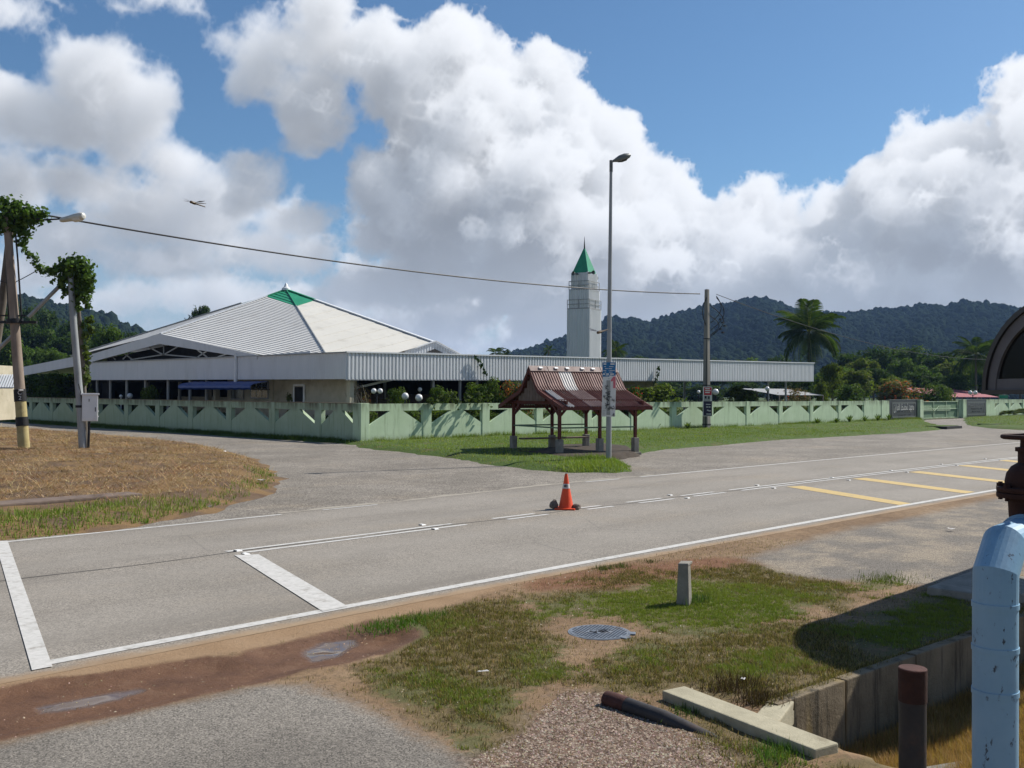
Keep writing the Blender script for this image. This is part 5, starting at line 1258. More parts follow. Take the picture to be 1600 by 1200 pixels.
MB().tube([Vector((P2.x, P2.y, -.1)), Vector((P2.x, P2.y, 0)).lerp(P2t, .3)+cr*.02, AT(113, 480, depth(P2)), AT(110.5, 432, depth(P2)), AT(107.5, 404, depth(P2))], [.15, .14, .125, .11, .095], 14).build('pole', M['steel'], up2, smooth=True)
MB().tube([AT(108, 407, depth(P2)), AT(107.6, 402, depth(P2))], [.13, .10], 12).build('pole_cap', M['lamp_grey'], up2)
for py in (635,): MB().tube([AT(124.5, py+2, depth(P2)), AT(124.5, py-2, depth(P2))], .16, 12).build('strap', M['cable'], up2)
MB().tube([AT(123, 600, depth(P2)-.14), AT(126, 612, depth(P2)-.17), AT(129, 632, depth(P2)-.15)], .018, 6).build('service_cable', M['cable'], up2)
c_ = AT(140.5, 637.5, depth(P2)+.05); sx_, sz_ = 23/FPX*depth(P2), 41/FPX*depth(P2)
R_ = Matrix.Rotation(-math.atan2(P2.x, P2.y), 3, 'Z')
cab = thing('meter_cabinet', 'white steel meter cabinet strapped to the bent grey pole', 'cabinet', tuple(c_-Vector((0, 0, sz_/2))))
MB().box(c_, (sx_, .34, sz_), R_).build('body', M['cabinet'], cab, bevel=.012)
MB().box(c_+Vector((0, 0, sz_/2+.03)), (sx_+.09, .44, .07), R_).build('cap', M['cabinet'], cab, bevel=.01)
MB().box(c_+R_ @ Vector((0, -.178, -.01)), (sx_-.06, .014, sz_-.10), R_).build('door', M['cabinet'], cab)
MB().box(c_+R_ @ Vector((sx_*.34, -.19, -.05)), (.03, .02, .16), R_).build('handle', M['black'], cab)
for zz in (-.12, -.32): MB().box(c_+R_ @ Vector((sx_*.5+.02, -.1, zz)), (.03, .05, .05), R_).build('hinge', M['cabinet'], cab)
MB().box(c_+R_ @ Vector((-.03, -.187, .30)), (.05, .006, .10), R_).build('label_plate', M['grey_zinc'], cab)
MB().tube([c_+Vector((-.02, 0, -sz_/2)), c_+Vector((-.05, 0, -1.6))], .05, 8).build('conduit', M['cable'], cab)
def wire(name, pts, r, lab, n=7):
    o = MB().tube(pts, r, n).build(name, M['cable'], None, tuple(pts[0]), smooth=True); return props(o, lab, 'cable')
upt = Vector((UX, UY-.1, upz(460.5)))
w1 = AT(76, 337, 38.4)
wire('overhead_cable', sag(w1, upt-cr*.55, .62, 40), .036, 'thick black twisted cable sagging from the vine pole to the concrete pole')
wire('overhead_cable', sag(upt+cr*.55+Vector((0, 0, -.02)), (150, 36.3, 9.3), 3.1, 40), .022, 'black cable running off to the right from the concrete utility pole')
wire('overhead_cable', sag(along(.70), AT(62, 420, 38.2), .02, 6), .016, 'thin wire between the brown pole and the vine garland')
wire('overhead_cable', sag(AT(-30, 430, 38.8), along(.70), .02, 6), .016, 'thin wire entering from the left to the brown pole')

# ------------------------------------------------------------------ cone and its stones
cb = G(884.5, 795.5)
cn = thing('traffic_cone', 'orange traffic cone with one grey reflective band on the dashed line', 'traffic cone', (cb.x, cb.y, 0))
c0 = Vector((cb.x, cb.y, 0))
RZc = Matrix.Rotation(.55, 3, 'Z')
MB().box(c0+Vector((0, 0, .018)), (.42, .42, .036), RZc).build('base_plate', M['cone'], cn, bevel=.012)
MB().tube([c0+Vector((0, 0, z)) for z in (.03, .06, .42, .53, .70, .725)], [.165, .15, .079, .06, .034, .026], 24).build('cone_body', M['cone'], cn, smooth=True)
MB().tube([c0+Vector((0, 0, z)) for z in (.43, .525)], [.081, .065], 24, False).build('reflective_sleeve', M['reflective'], cn, smooth=True)
vdc = Vector((-cb.x, -cb.y, 0)).normalized(); vsc = Vector((-vdc.y, vdc.x, 0)); vsc = vsc if vsc.dot(cr) > 0 else -vsc
for u in (-.035, -.01, .018): MB().box(c0+vdc*.076+vsc*u+Vector((0, 0, .482)), (.012, .012, .05)).build('stencil_mark', M['ink'], cn)
MB().lathe([(.012, .722), (.026, .724), (.022, .735), (.012, .735)], c0, 12).build('tip_ring', M['rust'], cn)
def lump(name, c, r, mat, lab, cat, sc=(1, 1, 1), seed=1, group=None):
    bm = bmesh.new(); bmesh.ops.create_icosphere(bm, subdivisions=2, radius=r); rr_ = random.Random(seed)
    ph = [rr_.uniform(0, 6) for _ in range(6)]
    for v in bm.verts:
        d = v.co.normalized(); k_ = 1+.16*math.sin(3*d.x+ph[0])+.14*math.sin(4*d.y+ph[1])+.12*math.sin(4*d.z+ph[2])+rr_.uniform(-.06, .06)
        v.co = Vector((d.x*sc[0], d.y*sc[1], d.z*sc[2]))*r*k_
    me = bpy.data.meshes.new(name); bm.to_mesh(me); bm.free(); me.materials.append(M[mat]); o = link(name, me, None, tuple(c)); return props(o, lab, cat, group)
lump('stone', c0-vsc*.255+Vector((0, 0, .085)), .105, 'stone', 'brown fist stone holding the cone down on its left', 'stone', (.85, .8, 1.0), 3)
lump('stone', c0+vsc*.225+vdc*.04+Vector((0, 0, .06)), .085, 'stone', 'dark stone holding the cone down on its right', 'stone', (1.1, .9, .75), 5)

# ------------------------------------------------------------------ marker post, manhole
bb = G(1069, 943)
mk = thing('marker_post', 'short square concrete marker post with broken lip in the grass', 'marker post', (bb.x, bb.y, 0))
Rm = Matrix.Rotation(.35, 3, 'Z'); b0 = Vector((bb.x, bb.y, 0))
vs = []
for z, hw_ in ((-.1, .078), (.445, .058)): vs += [b0+Rm @ Vector((sx2*hw_, sy2*hw_, 0))+Vector((0, 0, z)) for sx2, sy2 in ((-1, -1), (1, -1), (1, 1), (-1, 1))]
MB().add(vs, [(0, 1, 5, 4), (1, 2, 6, 5), (2, 3, 7, 6), (3, 0, 4, 7), (4, 5, 6, 7), (3, 2, 1, 0)]).build('shaft', M['concrete'], mk, bevel=.008)
vs = [b0+Rm @ Vector((x, y, z)) for x, y, z in ((-.066, -.064, .444), (.088, -.070, .446), (.084, .066, .446), (-.062, .062, .444), (-.060, -.058, .470), (.094, -.074, .478), (.08, .06, .472), (-.055, .055, .462))]
MB().add(vs, [(0, 1, 5, 4), (1, 2, 6, 5), (2, 3, 7, 6), (3, 0, 4, 7), (4, 5, 6, 7), (3, 2, 1, 0)]).build('cap', M['concrete'], mk, bevel=.006)
mc = G(936.5, 988); mz = .0
mh = thing('manhole_cover', 'round blue grey iron manhole cover with raised studs and letters', 'manhole cover', (mc.x, mc.y, 0))
q0 = Vector((mc.x, mc.y, mz))
MB().lathe([(.315, -.05), (.315, .004), (.297, .008), (.292, -.004)], q0, 48).build('frame_ring', M['iron'], mh, smooth=True)
MB().lathe([(.288, -.05), (.288, .006), (.01, .006)], q0, 48).build('lid', M['iron'], mh)
ang = math.atan2(cr.y, cr.x)
Rr = Matrix.Rotation(ang+.35, 3, 'Z'); stz = MB(); 
for i in range(-12, 13):
    for j in range(-12, 13):
        px_, py_ = i*.0235, j*.0235
        if (i+j) % 2 or math.hypot(px_, py_) > .268 or (px_/.125)**2+(py_/.085)**2 < 1: continue
        stz.box(q0+Rr @ Vector((px_, py_, .0095)), (.021, .011, .007), Rr)
o = stz.build('tread_studs', M['iron'], mh); o['kind'] = 'stuff'
MB().tube([q0+Rr @ Vector((math.cos(t)*.122, math.sin(t)*.082, .008)) for t in [i*math.pi/16 for i in range(33)]], .005, 5, False).build('rim_oval', M['iron'], mh)
text_mesh('lettering', 'JBA', .125, M['ink'], mh, tuple(q0+Vector((0, 0, .008))), (0, 0, ang+.35+math.pi), extr=.004)
for a in (-.15, -.75): 
    d = cr*math.cos(a)+Vector((.724, .69, 0))*math.sin(a); MB().box(q0+d*.325+Vector((0, 0, 0)), (.07, .09, .02), Matrix.Rotation(math.atan2(d.y, d.x), 3, 'Z')).build('hinge_lug', M['iron'], mh, bevel=.004)

# ------------------------------------------------------------------ drain edge and pipes
dr = thing('drain_wall', 'mouldy concrete drain wall below the dry grass edge', 'wall', (6.9, 3.8, -.7))
s0 = 6.95
for i in range(9):
    s1 = s0+(1.0 if i == 0 else 1.22); a, b = Vector((s0+.012, drain_y(s0)-.02, 0)), Vector((s1-.012, drain_y(s1)-.02, 0)); tl = random.uniform(-.012, .012)
    MB().prism([a+Vector((0, 0, -.85)), b+Vector((0, 0, -.85)), b+Vector((0, tl*.5, .012+tl)), a+Vector((0, 0, .012))], (0, .11, 0)).build('wall_slab', M['drain'], dr, bevel=.012)
    s0 = s1
bA, bB = G(1052, 1076, .06), G(1292, 1167, .06)
bm_ = MB().bar(bA-Vector((0, 0, .13)), bB-Vector((0, 0, .13)), .235, .27).build('concrete_beam', M['concrete_beam'], None, tuple(bA-Vector((0, 0, .26))), bevel=.012); props(bm_, 'long sunlit concrete beam lying across the drain mouth', 'beam')
e1, e2 = G(1197, 1124, .0), G(1212, 1105, .0)
b2 = MB().bar(e1-Vector((0, 0, .09)), e2+(e2-e1)*.7-Vector((0, 0, .09)), .19, .18).build('concrete_block', M['concrete_beam'], None, tuple(e1), bevel=.012); props(b2, 'short concrete block butting the far side of the long beam', 'block')
b3 = MB().bar(Vector((6.75, 3.05, -.42)), Vector((7.9, 2.6, -.46)), .12, .2).build('concrete_sill', M['concrete'], None, (6.9, 2.95, -.4), bevel=.01); props(b3, 'half buried concrete sill in the drain right of the long beam', 'sill')
pa, pb2 = G(948, 1092, .02), G(1120, 1152, -.01)
MBp = MB().tube([pa, pa.lerp(pb2, .1), pa.lerp(pb2, .55), pb2+Vector((0, 0, -.05)), pb2+(pb2-pa)*.25+Vector((0, 0, -.12))], [.058, .064, .062, .06, .06], 16)
o = thing('buried_pipe', 'old black pipe half buried in gravel beside the beam', 'pipe', tuple(pa-Vector((0, 0, .06))))
MBp.build('pipe_body', M['blackpipe'], o, smooth=True); MB().tube([pa.lerp(pb2, -.004), pa.lerp(pb2, .09), pa.lerp(pb2, .20)], [.062, .068, .066], 16).build('rusted_end', M['rust_red'], o, smooth=True); props(o, 'old black pipe half buried in gravel beside the beam', 'pipe')
# stub pipe
tp = AT(1426, 1043, 6.0)
sp = thing('pipe_stub', 'upright dark rusty pipe with a flat red brown cap in the drain', 'pipe', (tp.x, tp.y, -.6))
MB().tube([(tp.x, tp.y, -.65), (tp.x, tp.y, tp.z-.19)], .079, 20).build('pipe_body', M['blackpipe'], sp, smooth=True)
MB().tube([(tp.x, tp.y, tp.z-.2), (tp.x, tp.y, tp.z-.012)], [.083, .083], 20).build('sleeve', M['rust'], sp, smooth=True)
MB().tube([(tp.x, tp.y, tp.z-.014), (tp.x, tp.y, tp.z-.004), (tp.x, tp.y, tp.z)], [.083, .083, .078], 20).build('cap', M['rust_red'], sp, smooth=True)
sb = MB().box(tuple(Vector(G(40, 806))+Vector((0, 0, .22))), (4.4, .6, .14), Matrix.Rotation(.02, 3, 'Z')).build('ground_slab', M['board'], None, tuple(G(40, 806)), bevel=.03); props(sb, 'low worn concrete slab in the green strip at the far left', 'slab')
# blue water main with air valve
V = AT(1555, 1000, 4.6); vx, vy = V.x, V.y; RP = .098
wm_ = thing('water_main', 'pale blue chipped water pipe with an elbow under a rusty valve', 'pipe', (vx, vy, 0))
ctr = 1.70; rb2 = .17
MB().tube([(vx, vy, -.3), (vx, vy, ctr-rb2-.10)], RP, 28).build('riser', M['blue_pipe'], wm_, smooth=True)
# mitred elbow: three straight segments
th = [0, math.pi/6, math.pi/3, math.pi/2]
el_pts = [Vector((vx, vy, ctr-rb2-.10))] + [Vector((vx+rb2*(1-math.cos(t)), vy, ctr-rb2+rb2*math.sin(t))) for t in (math.pi/12, 5*math.pi/12)] + [Vector((vx+.40, vy, ctr))]
MB().tube(el_pts, [RP, RP*1.005, RP*1.005, RP], 28).build('elbow', M['blue_pipe'], wm_)
for z in (ctr-rb2-.10, ctr-rb2-.30, ctr-rb2-.50):
    MB().tube([(vx, vy, z-.012), (vx, vy, z+.012)], RP+.004, 28).build('weld_ring', M['blue_pipe'], wm_, smooth=True)
VX = vx+.53
MB().tube([(vx+.385, vy, ctr), (vx+.41, vy, ctr)], RP+.006, 28).build('weld_ring', M['blue_pipe'], wm_, smooth=True)
MB().tube([(vx+.40, vy, ctr), (vx+1.6, vy, ctr)], RP+.015, 28).build('cross_pipe', M['blue_pipe'], wm_, smooth=True)
MB().tube([(vx+1.6, vy, ctr), (vx+1.72, vy, ctr-.08), (vx+1.75, vy, ctr-.2), (vx+1.75, vy, -.3)], RP, 24).build('riser', M['blue_pipe'], wm_, smooth=True)
vl = thing('gate_valve', 'rusty flanged valve with handwheel on top of the blue pipe', 'valve', (VX, vy, ctr+.09))
vc = Vector((VX, vy, 0)); z0 = ctr+.085
MB().lathe([(.10, z0), (.105, z0+.09), (.112, z0+.10)], vc, 24).build('neck', M['rust'], vl, smooth=True)
for zz in (z0+.10, z0+.128): 
    MB().lathe([(.155, zz), (.158, zz+.004), (.158, zz+.022), (.155, zz+.025)], vc, 28).build('flange', M['rust'], vl, smooth=True)
blt = MB()
for i in range(8):
    a = i*math.pi/4+.2; blt.tube([vc+Vector((math.cos(a)*.138, math.sin(a)*.138, z0+.085)), vc+Vector((math.cos(a)*.138, math.sin(a)*.138, z0+.175))], .011, 6)
    blt.tube([vc+Vector((math.cos(a)*.138, math.sin(a)*.138, z0+.152)), vc+Vector((math.cos(a)*.138, math.sin(a)*.138, z0+.168))], .019, 6)
blt.build('flange_bolts', M['rust'], vl)
MB().lathe([(.118, z0+.153), (.120, z0+.18), (.112, z0+.22), (.09, z0+.255), (.06, z0+.275)], vc, 24).build('bonnet', M['rust'], vl, smooth=True)
MB().lathe([(.06, z0+.27), (.06, z0+.33), (.072, z0+.332), (.072, z0+.352), (.05, z0+.354), (.048, z0+.395)], vc, 18).build('gland', M['rust'], vl, smooth=True)
zw = z0+.405
MB().tube([vc+Vector((math.cos(t)*.127, math.sin(t)*.127, zw)) for t in [i*math.pi/20 for i in range(41)]], .0125, 8, False).build('handwheel', M['rust'], vl, smooth=True)
hs = MB()
for i in range(4):
    a = i*math.pi/2+.5; hs.tube([vc+Vector((math.cos(a)*.02, math.sin(a)*.02, zw+.012)), vc+Vector((math.cos(a)*.126, math.sin(a)*.126, zw))], .009, 6)
hs.build('wheel_spokes', M['rust'], vl); MB().lathe([(.03, zw-.02), (.03, zw+.016), (.016, zw+.02), (.014, zw+.05), (.004, zw+.054)], vc, 12).build('spindle', M['rust'], vl)
MB().box(vc+Vector((-.06, -.09, z0+.20)), (.03, .025, .10)).build('side_lug', M['rust'], vl)
ps_ = MB().box((12.9, 4.15, .02), (1.6, .95, .14)).build('ground_slab', M['concrete'], None, (12.9, 4.15, 0), bevel=.02); props(ps_, 'pale concrete slab on the shaded ground behind the blue pipe', 'slab')

# ------------------------------------------------------------------ arched canopy (mostly right of the frame)
K = Vector((12.68, 4.12, 2.46)); cdir = Vector((-.6, -.8, 0)); ca = Vector((1, 0, 0)); HWc, RIS = 1.25, 1.04
cn_ = thing('arched_canopy', 'dark arched canopy end with a grey rim above the blue pipe', 'canopy', tuple(K-Vector((0, 0, 2.44))))
def arc(w, h, n=28, inset=0): return [K+cdir*(HWc-(w)*math.cos(t))+Vector((0, 0, h*math.sin(t))) for t in [math.pi*i/n for i in range(n+1)]]
no = cdir.cross(Vector((0, 0, 1))).normalized(); no = no if no.dot(-K) > 0 else -no
def band(w0, h0, w1, h1, off, th_, name, mat):
    o_, i_ = arc(w0, h0), arc(w1, h1); m = MB()
    for j in range(len(o_)-1):
        fr = [o_[j]+no*off, o_[j+1]+no*off, i_[j+1]+no*off, i_[j]+no*off]; m.prism(fr, no*th_)
    m.build(name, M[mat], cn_)
band(HWc, RIS, HWc-.07, RIS-.06, 0, .08, 'outer_rim', 'canopy_black'); band(HWc-.07, RIS-.06, HWc-.215, RIS-.20, 0, .05, 'grey_band', 'canopy_grey')
m = MB(); inn = arc(HWc-.20, RIS-.19); m.prism([p+no*.0 for p in inn], no*.015); m.build('end_panel', M['canopy_glass'], cn_)
MB().prism([K+no*.03+Vector((0, 0, -.05)), K+cdir*2*HWc+no*.03+Vector((0, 0, -.05)), K+cdir*2*HWc+no*.03+Vector((0, 0, .0)), K+no*.03], no*.06).build('bottom_beam', M['canopy_black'], cn_)
MB().prism([K+cdir*.2+no*.02, K+cdir*(2*HWc-.2)+no*.02, K+cdir*(2*HWc-.2)+no*.02+Vector((0, 0, .13)), K+cdir*.2+no*.02+Vector((0, 0, .13))], no*.02).build('bottom_band', M['canopy_grey'], cn_)
o_, i_ = arc(HWc, RIS), arc(HWc-.05, RIS-.05); m = MB()
for j in range(len(o_)-1): m.add([o_[j], o_[j+1], o_[j+1]+ca*5, o_[j]+ca*5], [(0, 1, 2, 3)]).add([i_[j], i_[j+1], i_[j+1]+ca*5, i_[j]+ca*5], [(0, 1, 2, 3)])
m.build('vault_sheet', M['canopy_black'], cn_)
for b in (1.45, 2.4):
    for a in (.2, 4.6): p = K+cdir*b+ca*a; MB().tube([(p.x, p.y, -.6), (p.x, p.y, 2.42)], .06, 12).build('post', M['steel'], cn_)
for b in (1.45, 2.4): MB().bar(K+cdir*b+ca*.0, K+cdir*b+ca*5, .08, .1).build('beam', M['canopy_black'], cn_)

# ------------------------------------------------------------------ yard things: globe lamps, sheds, notices
GL = {'twin': []}
def globe_lamp(px, py, rpx, D, lab, twin=None, group='globe lamps in the mosque yard'):
    c = AT(px, py, D); r = rpx/FPX*D
    t = thing('globe_lamp', lab, 'globe lamp', (c.x, c.y, 0), group)
    MB().tube([(c.x, c.y, 0), (c.x, c.y, c.z-r)], .045, 8).build('post', M['cable'], t)
    if twin:
        for k_ in (-1, 1):
            g_ = c+cr*twin/FPX*D*k_; MB().ball(g_, r).build('globe', M['globe'], t, smooth=True); MB().tube([c-Vector((0, 0, r+.12)), g_-Vector((0, 0, r-.03))], .03, 6).build('arm', M['cable'], t)
    else: MB().ball(c, r).build('globe', M['globe'], t, smooth=True)
globe_lamp(589, 611, 4.3, 51.2, 'twin white globe lamp near the wall corner', 5)
globe_lamp(633, 619, 5.6, 52.6, 'white globe lamp half hidden in the fern left of another globe'); globe_lamp(654.5, 621.5, 5.8, 53, 'clear white globe lamp standing just above the wall right of the fern')
globe_lamp(656, 608.5, 3.4, 56, 'small far globe lamp behind the two big globes'); globe_lamp(203, 618.5, 4.3, 68, 'grey globe lamp under the dark left colonnade')
globe_lamp(1118, 612.5, 5, 74.6, 'white globe lamp just right of the poster pole'); globe_lamp(1091.5, 612.5, 2.8, 73.5, 'small white globe lamp just left of the poster pole')
globe_lamp(1199, 607.5, 3.6, 80, 'white globe lamp under the right end of the walkway'); globe_lamp(1520, 613.5, 3.2, 122, 'twin globe lamp in front of the maroon roof', 4)
lt_ = MB().ball(AT(189, 619, 68), .11).tube([AT(189, 621, 68), AT(189, 660, 68)], .04, 6).build('garden_lamp', M['globe'], None, tuple(AT(189, 660, 68))); props(lt_, 'tiny white garden lamp left of the grey globe', 'garden lamp')
def shed(p0, p1, z0, z1, dpt, mat, lab, name='shed', open_=True):
    t = thing(name, lab, 'shed', (p0.x, p0.y, 0)); d = (p1-p0); d.z = 0; n_ = Vector((-d.y, d.x, 0)).normalized(); n_ = n_ if n_.dot(_hd) > 0 else -n_
    a, b = Vector((p0.x, p0.y, z0)), Vector((p1.x, p1.y, z0)); L = d.length; k_ = max(2, int(L/.9)); 
    for i in range(k_):
        q0_, q1_ = a.lerp(b, i/k_), a.lerp(b, (i+.97)/k_); MB().prism([q0_, q1_, q1_+n_*dpt+Vector((0, 0, z1-z0)), q0_+n_*dpt+Vector((0, 0, z1-z0))], (0, 0, .05)).build('roof_sheet', M[mat], t)
    for f in (0.02, .35, .68, .98):
        for e in (0, dpt): p = a.lerp(b, f)+n_*e; MB().box((p.x, p.y, (z0+(z1-z0)*e/dpt)/2), (.12, .12, z0+(z1-z0)*e/dpt)).build('post', M['bark'], t)
    MB().prism([Vector((a.x, a.y, 0))+n_*dpt*.9, Vector((b.x, b.y, 0))+n_*dpt*.9, b+n_*dpt*.9-Vector((0, 0, .6)), a+n_*dpt*.9-Vector((0, 0, .6))], n_*.1).build('back_wall', M['board'], t)
shed(AT(1216, 617, 100), AT(1287, 619, 104), 2.25, 2.9, 5, 'grey_zinc', 'low open shed with striped grey zinc roof behind the wall')
shed(AT(1470, 621, 138), AT(1562, 621, 142), 2.05, 3.3, 8, 'maroon', 'long maroon roofed stall beyond the gate')
hs_ = thing('house', 'house corner with ribbed white zinc awning at the far left edge', 'house', tuple(AT(-10, 640, 60)))
b_ = AT(-6, 606, 60); ri = MB()
for k_ in range(8):
    u = cr*(-.5+k_*.16); ri.prism([b_+u+Vector((0, 0, 0))+cr*.35, b_+u+cr*.45, b_+u+Vector((0, 0, .8))+_hd*1.6-cr*.05, b_+u+Vector((0, 0, .8))+_hd*1.6-cr*.15], (0, 0, .05))
ri.build('awning_ribs', M['white_metal'], hs_); MB().prism([b_-cr*3, b_+cr*1.0, b_+cr*.4+_hd*1.6+Vector((0, 0, .78)), b_-cr*3+_hd*1.6+Vector((0, 0, .78))], (0, 0, -.04)).build('awning', M['grey_zinc'], hs_)
MB().box(b_-cr*2.6+_hd*3+Vector((0, 0, -.3)), (4, 3, 3.4), Matrix.Rotation(-_head, 3, 'Z')).build('wall', M['cream'], hs_)
bn = AT(1568, 632, 118); bt = thing('roadside_banner', 'narrow green banner printed with dark rows on a post by the right wall', 'banner', (bn.x, bn.y, 0))
vd = Vector((-bn.x, -bn.y, 0)).normalized(); vs_ = cr
bw_ = 15/FPX*118; hh = 30/FPX*118
poster_sheet('sheet', bn, bw_, hh, M['green_wall'], bt, .25); poster_sheet('green_head', bn+Vector((0, 0, hh*.40))+vd*.02, bw_*.9, hh*.16, M['green_roof'], bt, .2)
for i in range(5): poster_sheet('printed_row', bn+Vector((0, 0, hh*(.22-.13*i)))+vd*.03+vs_*.1, bw_*.5, hh*.05, M['gate'], bt, 0, 2)
MB().box((bn.x-vd.x*.25, bn.y-vd.y*.25, 1.2), (.3, .3, 2.5)).build('post', M['concrete'], bt)
vd, vs_ = vd0, vs0
# drain holes by the driveway
def pit(name, px, z, lab):
    m = MB(); p = [G(x, y, z) for x, y in px]; m.add(p, [tuple(range(len(p)))]); o = m.build(name, M['dark'], None, tuple(p[0])); return props(o, lab, 'drain opening')
h1 = thing('drain_culvert', 'dark culvert mouth beside the gate driveway', 'culvert', tuple(G(1485, 669)))
MB().box(G(1486, 668.5, .05)+Vector((0, .2, 0)), (2.9, .9, .24), 0).build('culvert_mouth', M['dark'], h1); MB().box(G(1486, 668.5, .05)+Vector((.3, .75, .06)), (3.2, 1.2, .16)).build('earth_cover', M['verge'], h1, bevel=.05)  # mouth is a solid block; its dark colour stands for the hole's shade
h2 = thing('drain_culvert', 'short dark culvert slot on the far side of the gate driveway', 'culvert', tuple(G(1560, 665)))
MB().box(G(1558, 664.5, .05), (2.6, .6, .22), 0).build('culvert_mouth', M['dark'], h2); MB().box(G(1558, 664.5, .05)+Vector((0, .55, .06)), (2.9, .9, .16)).build('earth_cover', M['verge'], h2, bevel=.05)
# litter and branches
for i, (px, py, s_, lab) in enumerate(((1488, 828, .13, 'white crumpled litter strip on the broken tar'), (755, 1050, .06, 'crumpled white scrap in the grass below the puddle'), (1146, 896, .05, 'pale scrap on bare soil right of the marker post'), (176, 721, .13, 'pale scrap among the dry grass'), (350, 712, .12, 'white wrapper at the back edge of the dry grass'), (410, 757, .2, 'white wrapper by the island tip'), (1160, 1062, .06, 'white scrap near the drain corner'), (330, 796, .09, 'small yellowish scrap on the island edge'))):
    c = G(px, py, .02); m = MB(); rr_ = random.Random(i)
    pts = [(c.x+rr_.uniform(-1, 1)*s_, c.y+rr_.uniform(-.6, .6)*s_, c.z+rr_.uniform(0, .35)*s_) for _ in range(7)]
    if py < 760 or px < 430: pts = [(a, b, h_isl(np.array([a]), np.array([b]))[0]+.05+z-c.z) for a, b, z in pts]
    m.add(pts, [(0, 1, 2), (1, 2, 3), (2, 3, 4), (3, 4, 5), (4, 5, 6)]); o = m.build('litter', M['poster_white'], None, tuple(pts[0])); props(o, lab, 'litter', 'scraps of litter')
def dragonfly(px, py, D, lab, tilt, body_dir):
    c = AT(px, py, D); t = thing('dragonfly', lab, 'dragonfly', tuple(c)); up3 = Vector((0, 0, 1)); bd = body_dir.normalized()
    MB().tube([c, c+bd*.012, c+bd*.02, c+bd*.055], [.005, .0055, .003, .0018], 8).build('body', M['dragonfly'], t, smooth=True); MB().ball(c-bd*.003, .0048, 8, 6).build('head', M['dragonfly'], t)
    for sg_ in (-1, 1):
        for k_, (fw, rise) in enumerate(((.008, .30), (.014, .12))):
            w_ = cr*sg_; a = c+bd*fw; tip = a+w_*.042+up3*.042*(rise+tilt*sg_*-1); md_ = a.lerp(tip, .6)
            MB().add([a, md_+bd*.004+up3*.001, tip, md_-bd*.005+up3*.001], [(0, 1, 2, 3)]).add([p-up3*.0006 for p in (a, md_+bd*.004+up3*.001, tip, md_-bd*.005+up3*.001)], [(3, 2, 1, 0)]).build('wing', M['wing'], t)
dragonfly(299.5, 316, 3.5, 'dark dragonfly hovering against the left clouds', .12, _hd*.6+cr*.5-Vector((0, 0, .12)))
dragonfly(935, 519.5, 3.5, 'orange brown dragonfly hovering before the minaret', .02, _hd*.7+cr*.7+Vector((0, 0, .25)))

